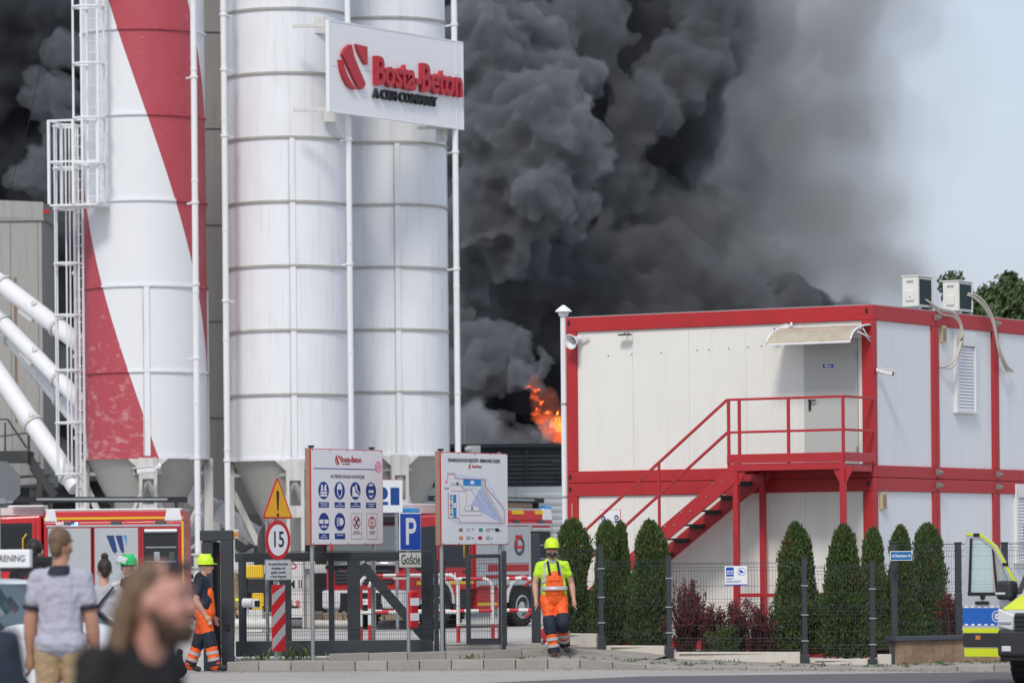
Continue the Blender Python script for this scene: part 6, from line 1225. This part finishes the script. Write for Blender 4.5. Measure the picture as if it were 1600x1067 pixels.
    if 'legs' in D:
        def legs(b):
            g = D.get('lloose', .014) * s
            b.cap(j['pel'] + Vector((-.04 * s, 0, .02 * s)), j['pel'] + Vector((.04 * s, 0, .02 * s)), .112 * s + g * .6, .112 * s + g * .6, .88); b.cap(j['pel'], j['pel'] + Vector((0, 0, .08 * s)), .135 * s, .150 * s, .70)
            for e in 'lr': b.cap(j['hi' + e], j['kn' + e], .092 * s + g, .066 * s + g); b.cap(j['kn' + e], j['an' + e] + Vector((0, 0, .02 * s)), .064 * s + g, .056 * s + g)
        blob('trousers', D['legs'], t, legs, voxel, D.get('crease', .016) * s)
    def boots(b, e):
        a, q = j['an' + e], j['to' + e]; b.cap(a + Vector((0, 0, .06 * s)), a, .052 * s, .05 * s); b.cap(a - Vector((0, 0, .005 * s)), q + Vector((0, 0, .012 * s)), .050 * s, .042 * s); b.cap(a + (a - q) * .25 - Vector((0, 0, .012 * s)), a, .04 * s, .05 * s)
    for e in 'lr': blob('shoe', D.get('shoe', BOOT), t, lambda b, e=e: boots(b, e), .010)
    hk = D.get('hairdo', 'short'); hm = D.get('hair', HAIRB)
    def hair(b):
        if hk == 'long':
            rn = random.Random(5)
            b.ell((0, 0, 0), (.084 * s, .090 * s, .094 * s), 18, 14, Rh @ Matrix.Translation((0, .036 * s, .044 * s)))
            for k in range(60):
                a = rn.uniform(-1.15, 1.15); z0 = rn.uniform(-.02, .08); q = Vector((sin(a) * .078, .045 + cos(a) * .062, 0)); mid_ = hp(q.x * 1.12, q.y * 1.1 + .015, z0 - .10); r_ = rn.uniform(.012, .024) * s
                b.cap(hp(q.x * .95, q.y * .95, z0), mid_, r_, r_, 1, 8, 3); b.cap(mid_, hp(q.x * 1.35 + rn.gauss(0, .012), q.y * 1.25 + .06 + rn.gauss(0, .02), -.22 - rn.uniform(0, .14)), r_, r_ * .45, 1, 8, 3)
            return
        b.ell((0, 0, 0), (.083 * s, .100 * s, .100 * s), 18, 14, Rh @ Matrix.Translation((0, .020 * s, .042 * s)))
        b.cap(hp(0, .075, .0), hp(0, .078, -.03), .050 * s, .045 * s)
        if hk == 'bun': b.ell(hp(0, .03, .165), (.045 * s, .045 * s, .042 * s), 12, 10); b.cap(hp(0, .03, .12), hp(0, .03, .15), .04 * s, .035 * s)
    if hk != 'none': blob('hair', hm, t, hair, .007 if hk == 'long' else .010, .012 * s, 1 if hk == 'long' else 3)
    return t, j, s, hp, Rh
def helmet(t, hp, s, m, Rh, y=0):
    b = MB(); b.lathe([(.124 * s, -.01 * s), (.124 * s, .03 * s), (.115 * s, .080 * s), (.086 * s, .122 * s), (.035 * s, .144 * s), (.001, .147 * s)], 24); me = b
    h = b.build('helmet', m, t, smooth=True); h.matrix_local = Rh @ Matrix.Translation((0, .012 * s, .052 * s)) @ Matrix.Diagonal((.90, 1.08, 1, 1))
    b = MB(); b.lathe([(.118 * s, .000), (.132 * s, -.010), (.133 * s, -.016), (.118 * s, -.014)], 24); o = b.build('brim', m, h, smooth=True)
    b = MB(); b.prism([(-.10 * s, 0), (.10 * s, 0), (.075 * s, .05 * s), (0, .068 * s), (-.075 * s, .05 * s)], -.006, .004, Matrix.Translation((0, -.115 * s, .0)) @ Matrix.Rotation(pi / 2 + .12, 4, 'X') ); b.build('peak', m, h, bevel=.003)
    MB().bb(-.012 * s, .012 * s, -.09 * s, .09 * s, .128 * s, .150 * s).build('ridge', m, h, bevel=.006)
    MB().lathe([(.115 * s, -.012), (.117 * s, -.035 * s), (.112 * s, -.035 * s)], 20).build('headband', BLACK, h, smooth=True)
def band(t, p, q, f, r, m, wd=.05, nm='reflective_band', r2=None):
    c = p.lerp(q, f); d = (q - p).normalized() * wd / 2; MB().cyl(c - d, c + d, r, r2 or r, 20, True).build(nm, m, t, auto=50)
def dungarees(t, j, s, front=True):
    ch, pe = j['chest'], j['pel']
    for e in 'lr':
        band(t, j['kn' + e], j['an' + e], .50, .100 * s, REFL, .05 * s, r2=.098 * s); band(t, j['kn' + e], j['an' + e], .74, .097 * s, REFL, .045 * s, r2=.095 * s); band(t, j['kn' + e], j['an' + e], .90, .094 * s, NAVY, .08 * s, 'hem', .092 * s)
        blob('knee_patch', NAVY, t, lambda b, e=e: (b.cap(j['hi' + e].lerp(j['kn' + e], .78), j['kn' + e], .110 * s, .109 * s), b.cap(j['kn' + e], j['kn' + e].lerp(j['an' + e], .20), .109 * s, .105 * s)), .012, .01)
# --- worker in orange dungarees walking towards us
Y = 66.3; q = P(866, 1024, Y)
t, j, s, hp, Rh = person('bearded man in yellow helmet and orange dungarees walking out of the gate', (q.x, Y, .13), radians(4), 1.80, dict(pel=(.004, -.005, .53), chest=(-.012, 0, .74), neck=(-.014, -.005, .84), head=(-.014, -.025, .926), shl=(-.120, .02, .797), shr=(.098, -.015, .803), ell=(-.160, .02, .64), elr=(.156, .02, .64), wrl=(-.155, -.03, .50), wrr=(.17, -.03, .50), knl=(-.036, -.05, .285), knr=(.072, -.075, .305), anl=(-.004, -.06, .045), anr=(.096, .10, .115), tol=(-.014, -.145, .022), tor=(.115, .035, .060), hil=(-.058, 0, .51), hir=(.058, 0, .51)),
    dict(top=LIME, sleeve=.50, belly=.028, legs=ORNG, lloose=.024, crease=.026, hair=HAIRD, hairdo='none', shoe=BOOT, wide=1.06))
helmet(t, hp, s, HELM, Rh)
blob('beard', HAIRD, t, lambda b: (b.cap(hp(-.05, -.045, -.055), hp(0, -.085, -.085), .026 * s, .032 * s), b.cap(hp(.05, -.045, -.055), hp(0, -.085, -.085), .026 * s, .032 * s), b.cap(hp(-.03, -.092, -.038), hp(.03, -.092, -.038), .010, .010)), .008)
dungarees(t, j, s)
c, pe = j['chest'], j['pel']
blob('bib', ORNG, t, lambda b: (b.cap(pe + Vector((0, -.02, .0)), pe + Vector((0, -.025, .10)), .180, .186, .74), b.cap(pe + Vector((-.065, -.100, .08)), pe + Vector((-.055, -.110, .29)), .090, .070, .66), b.cap(pe + Vector((.065, -.100, .08)), pe + Vector((.055, -.110, .29)), .090, .070, .66), b.cap(pe + Vector((0, -.108, .08)), pe + Vector((0, -.112, .31)), .11, .09, .62)), .012, .010)
o = MB().lathe([(.198, -.028), (.199, .028), (.18, .028), (.18, -.028)], 28).build('reflective_band', REFL, t, smooth=True); o.location = pe + Vector((0, -.040, .13)); o.scale = (1.02, .86, 1)
MB().bb(-.085, .08, -.186, -.15, pe.z + .235, pe.z + .315).build('bib_pocket', ORNG, t, bevel=.012)
for e in (-1, 1):
    MB().bar(pe + Vector((e * .075, -.155, .33)), c + Vector((e * .075, -.080, .165)), .036, .016).build('brace_strap', BLACK, t); MB().bar(c + Vector((e * .128, -.098, -.16)), c + Vector((e * .112, -.060, .145)), .045, .02).build('reflective_brace', REFL, t)
    MB().bar(c + Vector((e * .095, -.120, -.06)), c + Vector((e * .172, -.055, -.06)), .012, .04).build('reflective_band', REFL, t); MB().bar(c + Vector((e * .11, -.118, -.15)), c + Vector((e * .170, -.055, -.15)), .012, .04).build('reflective_band', REFL, t)
MB().lathe([(.075, -.03), (.09, -.005), (.072, .03), (.064, .028)], 18, j['neck'] - Vector((0, .012, .02))).build('collar', mat('collar_grey', (.34, .34, .34), .8), t, smooth=True)
k_ = thing('glove_bundle', 'small dark keys held in the hand of the man in orange dungarees', 'keys', t.matrix_basis @ (j['wrr'] + Vector((.012, -.05, -.15)))); MB().tube([(0, 0, .04), (.02, 0, 0), (-.01, .01, -.05)], .009, 6).build('loop', BLACK, k_); MB().bb(-.02, .03, -.015, .015, -.05, .01).build('fob', BLACK, k_, bevel=.005)
# --- older worker walking right, seen from the side
Y = 65.0; q = P(318, 1046, Y)
t, j, s, hp, Rh = person('grey-haired man in yellow helmet, navy vest and orange trousers walking past the gate', (q.x, Y, 0), radians(82), 1.72, dict(knl=(-.055, -.07, .29), anl=(-.055, -.115, .05), tol=(-.06, -.205, .03), knr=(.055, .045, .28), anr=(.055, .135, .05), tor=(.06, .055, .018), ell=(-.125, .035, .63), wrl=(-.115, -.045, .50), elr=(.12, -.01, .63), wrr=(.11, -.07, .49), head=(0, -.030, .925)),
    dict(top=NAVY, sleeve=.62, belly=.045, legs=ORNG, lloose=.034, crease=.024, hair=HAIRG, hairdo='short', shoe=BOOT))
helmet(t, hp, s, HELM, Rh); dungarees(t, j, s)
blob('vest', BLKC, t, lambda b: (b.cap(j['chest'] + Vector((0, .045, .08)), j['pel'] + Vector((0, .06, .06)), .165, .175, .60), b.cap(j['chest'] + Vector((0, .05, .0)), j['pel'] + Vector((0, .07, .02)), .175, .17, .62)), .012, .01)
blob('bib', ORNG, t, lambda b: b.cap(j['pel'] + Vector((0, -.115, .0)), j['chest'] + Vector((0, -.10, -.10)), .125, .11, .60), .012)
MB().tube([j['pel'] + Vector((.16, .05, .10)), j['pel'] + Vector((.172, .04, .04)), j['pel'] + Vector((.165, .06, .0))], .008, 6).build('key_ring', CHROME, t)
# --- firefighter behind the gate upright, bystanders
Y = 73; q = P(349, 1000, Y)
t, j, s, hp, Rh = person('firefighter in tan turnout gear standing behind the gate portal', (q.x, Y, 0), radians(20), 1.78, None, dict(top=TAN, sleeve=1.8, loose=.03, legs=TAN, lloose=.03, hairdo='none'))
for e in 'lr': band(t, j['kn' + e], j['an' + e], .6, .098 * s, HELM, .06); band(t, j['el' + e], j['wr' + e], .45, .082, HELM, .05)
helmet(t, hp, s, mat('helmet_red', (.5, .03, .03), .3), Rh)
Y = 64; q = P(203, 1046, Y)
t, j, s, hp, Rh = person('person in green helmet with raised clear visor behind the long-haired man', (q.x, Y, 0), radians(-60), 1.72, None, dict(top=BLKC, sleeve=1.7, legs=BLKC, hairdo='none'))
helmet(t, hp, s, mat('helmet_green', (.02, .50, .14), .3), Rh)
v = MB(); v.lathe([(.135, -.05), (.145, .0), (.135, .05), (.132, .05), (.142, 0), (.132, -.05)], 14, (0, 0, 0), radians(200), radians(340)); o = v.build('visor', mat('visor_clear', (.75, .76, .78), .1, 0, 0, alpha=.45), t, smooth=True, fix=False); o.matrix_local = Rh @ Matrix.Translation((0, -.04, .07)) @ Matrix.Rotation(-.5, 4, 'X')
Y = 46; q = P(54, 838, Y)
t, j, s, hp, Rh = person('dark-haired person in black jacket seen from behind near the fire engine cab', (q.x, Y, 0), radians(170), 1.90, None, dict(top=BLKC, sleeve=1.8, loose=.03, legs=BLKC, hair=HAIRD))
bp_ = thing('black_backpack', 'bulky black backpack worn by the person in the black jacket', 'backpack', (q.x + .05, Y - .25, 1.42), 0)
MB().bb(-.24, .26, -.09, .12, -.42, .30).build('bag', BLKC, bp_, bevel=.06); MB().bb(-.16, .18, -.13, -.09, -.34, .02).build('pocket', BLKC, bp_, bevel=.03)
for x_ in (-.14, .16): MB().tube([(x_, .1, .28), (x_, .24, .33), (x_, .30, .1)], .02, 6).build('strap', BLKC, bp_, smooth=True)
Y = 45; q = P(162, 874, Y)
t, j, s, hp, Rh = person('woman with hair bun in grey t-shirt seen from behind', (q.x, Y, 0), radians(168), 1.68, dict(shl=(-.098, 0, .80), shr=(.098, 0, .80)), dict(top=GREYT, sleeve=.5, legs=NAVY, hair=HAIRD, hairdo='bun', shoe=SIGNW), yaw=radians(25))
MB().tube([j['shl'] + Vector((.03, .09, .05)), j['chest'] + Vector((0, .135, -.02)), j['pel'] + Vector((.15, .12, .05))], .014, 6).build('bag_strap', NAVY, t, smooth=True)
Y = 33; q = P(90, 818, Y)
t, j, s, hp, Rh = person('man in light grey polo shirt and beige chinos seen from behind', (q.x + .02, Y, 0), radians(176), 1.90, dict(shl=(-.096, 0, .80), shr=(.096, 0, .80), ell=(-.124, .0, .63), elr=(.124, .0, .63), wrl=(-.136, -.03, .49), wrr=(.132, -.03, .49)), dict(top=GREYP, sleeve=.52, cuff=NAVY, loose=.012, arm=1.2, hem=-.03, legs=CHINO, lloose=.018, hair=HAIRL, skin=mat('skin_tan', (.44, .23, .15), .55, 0, .1, 12), shoe=SIGNW), .010, yaw=radians(-18))
# --- long-haired bearded man close to the camera, turned to the right
Y = 12.2; q = P(238, 875, Y); SKP = mat('skin_pink', (.50, .25, .19), .5, 0, .14, 14)
t, j, s, hp, Rh = person('long-haired bearded man in black t-shirt passing close by', (q.x - .055, Y, 0), radians(58), 1.62, dict(head=(0, -.062, .925), neck=(0, -.02, .845), shl=(-.102, .01, .822), shr=(.102, .01, .822), chest=(0, 0, .755)), dict(top=BLKC, sleeve=.6, legs=NAVY, hair=HAIRL, hairdo='long', skin=SKP), .009, yaw=radians(14))
def beard_(b):
    for e in (-1, 1): b.cap(hp(e * .072, .004, -.030), hp(e * .062, -.022, -.072), .014, .020); b.cap(hp(e * .062, -.022, -.072), hp(e * .018, -.078, -.100), .021, .026); b.cap(hp(e * .034, -.090, -.038), hp(e * .006, -.100, -.034), .008, .009)
    b.cap(hp(0, -.082, -.085), hp(0, -.080, -.106), .028, .026); b.cap(hp(-.03, -.03, -.105), hp(.03, -.03, -.105), .034, .034)
blob('beard', mat('beard_brown', (.050, .026, .015), .75, 0, .3, 60), t, beard_, .006, .006)
for e in (-1, 1): MB().ell(hp(e * .036, -.058, .112), (.032, .026, .015), 12, 8).build('sunglass_lens', BLACK, t, smooth=True); MB().bar(hp(e * .072, -.05, .105), hp(e * .090, .03, .075), .006).build('sunglass_arm', BLACK, t)
MB().bar(hp(-.02, -.076, .112), hp(.02, -.076, .112), .008).build('sunglass_bridge', BLACK, t)
Y = 13.5; q = P(-62, 905, Y)
t, j, s, hp, Rh = person('person in navy t-shirt cut off at the left edge', (q.x, Y, 0), radians(150), 1.70, None, dict(top=NAVY, sleeve=.62, legs=NAVY, hair=HAIRD))
# black bag on the ground
bg_ = thing('black_bag', 'black plastic bag standing on the road near the walking worker', 'bag', (PX(279, 62, .1), 62, 0)); blob('sack', BLKC, bg_, lambda b: (b.cap((0, 0, .12), (0, 0, .26), .13, .07), b.cap((0, 0, .26), (.02, 0, .36), .03, .05)), .012, .02); MB().tube([(-.02, 0, .34), (0, 0, .42), (.05, 0, .36)], .008, 5).build('tie', BLKC, bg_)
# ------------------------------------------------------------------ smoke and fire
def vol_mat(name, col, dens, aniso=0.0):
    m = bpy.data.materials.new(name); m.use_nodes = True; n = m.node_tree.nodes; n.clear()
    o = n.new('ShaderNodeOutputMaterial'); v = n.new('ShaderNodeVolumePrincipled')
    v.inputs['Color'].default_value = (*col, 1); v.inputs['Density'].default_value = dens; v.inputs['Anisotropy'].default_value = aniso
    m.node_tree.links.new(v.outputs[0], o.inputs[1]); m.cycles.homogeneous_volume = True
    return m
def tex(name, kind, size, depth=2):
    t = bpy.data.textures.new(name, kind); t.noise_scale = size
    if kind == 'CLOUDS': t.noise_depth = depth
    return t
TB = tex('billow_big', 'VORONOI', 1.7); TM = tex('billow_mid', 'VORONOI', .72); TS = tex('billow_small', 'VORONOI', .33); TC = tex('warp', 'CLOUDS', 2.4, 3)
def puff(label, blobs, m, voxel=.13, amp=(1.15, .66, .32, .8), seed=1, lobes=6, smooth=1):
    """blobs: (u, v, radius in photo px, Y)"""
    rnd = random.Random(seed); b = MB()
    for u, v, r, Y in blobs:
        c = P(u, v, Y); R = r * Y / FPX
        b.ell(c, (R, R * .9, R), 20, 14)
        for k in range(lobes):
            d = Vector((rnd.gauss(0, 1), rnd.gauss(-.25, 1), rnd.gauss(0, 1))).normalized()
            rr = R * rnd.uniform(.30, .62); b.ell(c + d * R * rnd.uniform(.75, .95), rr, 14, 10)
    o = b.build('smoke', m, None, fix=False)
    q = o.modifiers.new('r', 'REMESH'); q.mode = 'VOXEL'; q.voxel_size = voxel
    for t, a, mid in ((TC, amp[3], .5), (TB, -amp[0], .35), (TM, -amp[1], .35), (TS, -amp[2], .35)):
        if a:
            d = o.modifiers.new('d', 'DISPLACE'); d.texture = t; d.strength = a; d.mid_level = mid; d.texture_coords = 'GLOBAL'
    q = o.modifiers.new('r2', 'REMESH'); q.mode = 'VOXEL'; q.voxel_size = voxel * .85      # closes any folds of the billows
    if smooth: s_ = o.modifiers.new('s', 'SMOOTH'); s_.iterations = smooth; s_.factor = .5
    tag(o, label, 'smoke', None, 'stuff'); return o
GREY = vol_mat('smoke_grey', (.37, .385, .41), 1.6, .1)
GREY2 = vol_mat('smoke_grey_soft', (.30, .31, .33), 1.1, .1)
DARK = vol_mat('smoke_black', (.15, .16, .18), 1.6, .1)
COLU = vol_mat('smoke_column', (.16, .168, .185), .55, .1)
MID = vol_mat('smoke_mid', (.27, .275, .29), .9, .1)
VEIL = vol_mat('smoke_veil', (.43, .415, .40), .24, .1)
THIN = vol_mat('smoke_thin', (.50, .485, .475), .085, .1)
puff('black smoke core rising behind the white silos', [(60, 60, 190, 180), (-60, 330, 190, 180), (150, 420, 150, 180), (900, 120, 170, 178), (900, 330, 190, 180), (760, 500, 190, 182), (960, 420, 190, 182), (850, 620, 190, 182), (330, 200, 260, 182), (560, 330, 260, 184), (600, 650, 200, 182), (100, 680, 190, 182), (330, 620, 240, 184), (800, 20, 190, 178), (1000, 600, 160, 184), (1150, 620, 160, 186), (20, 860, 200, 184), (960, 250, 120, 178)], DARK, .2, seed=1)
puff('tall black smoke column with soft edges right of the grey billows', [(990, 120, 150, 176), (1050, 20, 130, 178), (1060, 205, 75, 176), (1010, 280, 50, 175), (1100, 90, 70, 178), (960, 200, 120, 176), (1085, 150, 60, 177)], COLU, .2, amp=(1.2, .6, .2, 1.2), seed=22)
puff('soft dark edge of the tall smoke column', [(1000, 120, 175, 180), (1080, 30, 160, 180), (1090, 215, 130, 180), (1040, 310, 95, 180), (1140, 110, 110, 180), (1150, 280, 85, 182), (1180, 20, 80, 182)], vol_mat('smoke_column_edge', (.27, .272, .28), .16, .1), .24, amp=(1.1, .5, .2, 1.8), seed=23, smooth=3)
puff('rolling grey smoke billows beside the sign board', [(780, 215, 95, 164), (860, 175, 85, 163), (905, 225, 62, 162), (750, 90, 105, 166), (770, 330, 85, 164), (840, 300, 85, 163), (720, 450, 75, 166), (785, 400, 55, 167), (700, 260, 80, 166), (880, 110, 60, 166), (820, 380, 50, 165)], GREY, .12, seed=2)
puff('dark billows rolling between the grey ones and the tall black column', [(830, 60, 80, 168), (930, 40, 75, 170), (1000, 180, 70, 170), (960, 290, 65, 170), (860, 440, 70, 168), (760, 470, 55, 168), (1060, 120, 75, 172), (1110, 40, 75, 174)], GREY2, .13, seed=12)
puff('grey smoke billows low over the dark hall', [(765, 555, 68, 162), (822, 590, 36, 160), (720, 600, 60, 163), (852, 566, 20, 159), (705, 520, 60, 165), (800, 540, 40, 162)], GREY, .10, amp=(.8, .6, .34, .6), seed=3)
puff('pale smoke drifting just above the dark hall roof', [(735, 668, 55, 156), (790, 672, 40, 155), (835, 685, 32, 155), (690, 690, 50, 157), (760, 700, 50, 156), (860, 668, 16, 154)], vol_mat('smoke_pale', (.50, .51, .53), .8, .1), .10, amp=(.8, .6, .34, .6), seed=8)
puff('dark grey smoke bank behind the office containers', [(1000, 425, 95, 169), (1070, 440, 80, 168), (940, 480, 75, 167), (1010, 520, 100, 167), (1150, 485, 75, 169), (1240, 500, 65, 171), (880, 520, 60, 169), (1330, 505, 45, 173), (1090, 390, 45, 170)], MID, .15, seed=4)
puff('grey smoke billows drifting past the left of the striped silo', [(85, 150, 55, 166), (105, 235, 60, 166), (55, 270, 50, 165), (105, 80, 45, 168), (120, 320, 60, 166), (30, 280, 25, 164), (60, 640, 60, 162), (110, 600, 60, 164), (80, 720, 60, 162)], GREY2, .12, seed=5)
puff('mid grey smoke rolling under the black column', [(1000, 345, 75, 172), (1075, 365, 75, 172), (1135, 335, 60, 174), (945, 380, 60, 171), (1150, 420, 75, 173), (1080, 440, 70, 171), (1210, 440, 60, 175)], vol_mat('smoke_underside', (.33, .335, .34), .55, .1), .16, amp=(1.1, .5, .2, 1.2), seed=31)
RB = [(1160, 60, 120), (1210, 190, 120), (1200, 320, 120), (1290, 60, 100), (1320, 190, 90), (1290, 320, 100), (1250, 430, 90), (1340, 410, 70), (1405, 440, 60), (1330, 470, 60), (1330, 20, 90), (1100, 300, 100)]
for i, (k, dn) in enumerate(((.62, .12), (.85, .10), (1.08, .075), (1.32, .045), (1.56, .026), (2.0, .013))):       # density falls off outwards
    puff(('brown grey heart of the smoke thinning towards the sky', 'brown grey smoke around the thinning heart', 'thin brown smoke above the office containers', 'thin veil of smoke fading into the open sky', 'faint outer haze of smoke against the blue sky', 'barely visible last haze of smoke near the treetops')[i],
         [(u, v, r * k, 188 + i) for u, v, r in RB], vol_mat('smoke_thin', (.45, .43, .415), dn, .1), .26 + .05 * i, amp=(.9, .4 if i < 3 else 0, 0, 2.0), seed=40 + i, lobes=4, smooth=4)
# flames
puff('wisps of dark smoke curling in front of the flames', [(846, 668, 13, 155.5), (860, 682, 12, 155.4), (838, 655, 9, 155.6), (872, 692, 10, 155.4), (850, 690, 14, 155.5)], vol_mat('smoke_wisp', (.30, .30, .31), 1.6, .1), .06, amp=(.25, .3, .2, .4), seed=77)
def flame_vol(name, col, st, d):
    m = vol_mat(name, (.3, .2, .15), d); v = m.node_tree.nodes['Principled Volume']; v.inputs['Emission Color'].default_value = (*col, 1); v.inputs['Emission Strength'].default_value = st; return m
FL = flame_vol('flame', (1, .115, .010), 1.7, .5); rnd = random.Random(4)
fl_ = MB(); base = P(868, 668, 158)
for u, v, h_, r_ in ((852, 668, 20, 11), (862, 672, 34, 12), (873, 676, 36, 14), (884, 680, 38, 14), (896, 684, 34, 14), (846, 655, 16, 7), (840, 640, 24, 6), (836, 620, 20, 5), (905, 690, 30, 12)):
    p = P(u, v, 158); k = 158 / FPX; pts = [p - base + Vector((rnd.uniform(-3, 3) * k * i, 0, h_ * k * i / 5 - .1)) for i in range(6)]
    for i in range(5): fl_.cap(pts[i], pts[i + 1], r_ * k * (1 - i / 6.5), r_ * k * (1 - (i + 1) / 6.5))
fo = fl_.build('flames', FL, None, fix=False); fo.location = base
q = fo.modifiers.new('r', 'REMESH'); q.mode = 'VOXEL'; q.voxel_size = .05
for t_, a_ in ((tex('fl1', 'CLOUDS', .5, 3), .55), (tex('fl2', 'CLOUDS', .13, 3), .42)):
    d = fo.modifiers.new('d', 'DISPLACE'); d.texture = t_; d.strength = a_; d.mid_level = .5
tag(fo, 'bright orange flames licking up beside the containers', 'fire', None, 'stuff')
f2 = MB()
for u, v, r_ in ((862, 664, 5), (872, 668, 7), (882, 672, 8), (876, 655, 4), (892, 676, 7), (868, 650, 3)):
    p = P(u, v, 158) - base; f2.cap(p, p + Vector((.1, 0, r_ * .05)), r_ * 158 / FPX, r_ * .5 * 158 / FPX)
f2 = f2.build('flames', flame_vol('flame_core', (1, .30, .03), 6.0, .2), None, fix=False); f2.location = base; q = f2.modifiers.new('r', 'REMESH'); q.mode = 'VOXEL'; q.voxel_size = .05
f3 = MB()
for u, v, r_ in ((868, 660, 26), (885, 676, 26), (850, 640, 18), (840, 618, 15), (836, 600, 12), (858, 622, 16)):
    f3.ell(P(u, v, 158.6) - base, r_ * 158 / FPX, 14, 10)
f3 = f3.build('flames', flame_vol('flame_glow', (1, .10, .03), .16, .6), None, fix=False); f3.location = base; q = f3.modifiers.new('r', 'REMESH'); q.mode = 'VOXEL'; q.voxel_size = .08
d = f3.modifiers.new('d', 'DISPLACE'); d.texture = bpy.data.textures['fl1']; d.strength = .8; d.mid_level = .5; tag(f3, 'reddish glowing smoke round the flames', 'fire', None, 'stuff')
d = f2.modifiers.new('d', 'DISPLACE'); d.texture = bpy.data.textures['fl2']; d.strength = .3; d.mid_level = .5
tag(f2, 'yellow hot core of the flames beside the containers', 'fire', None, 'stuff')
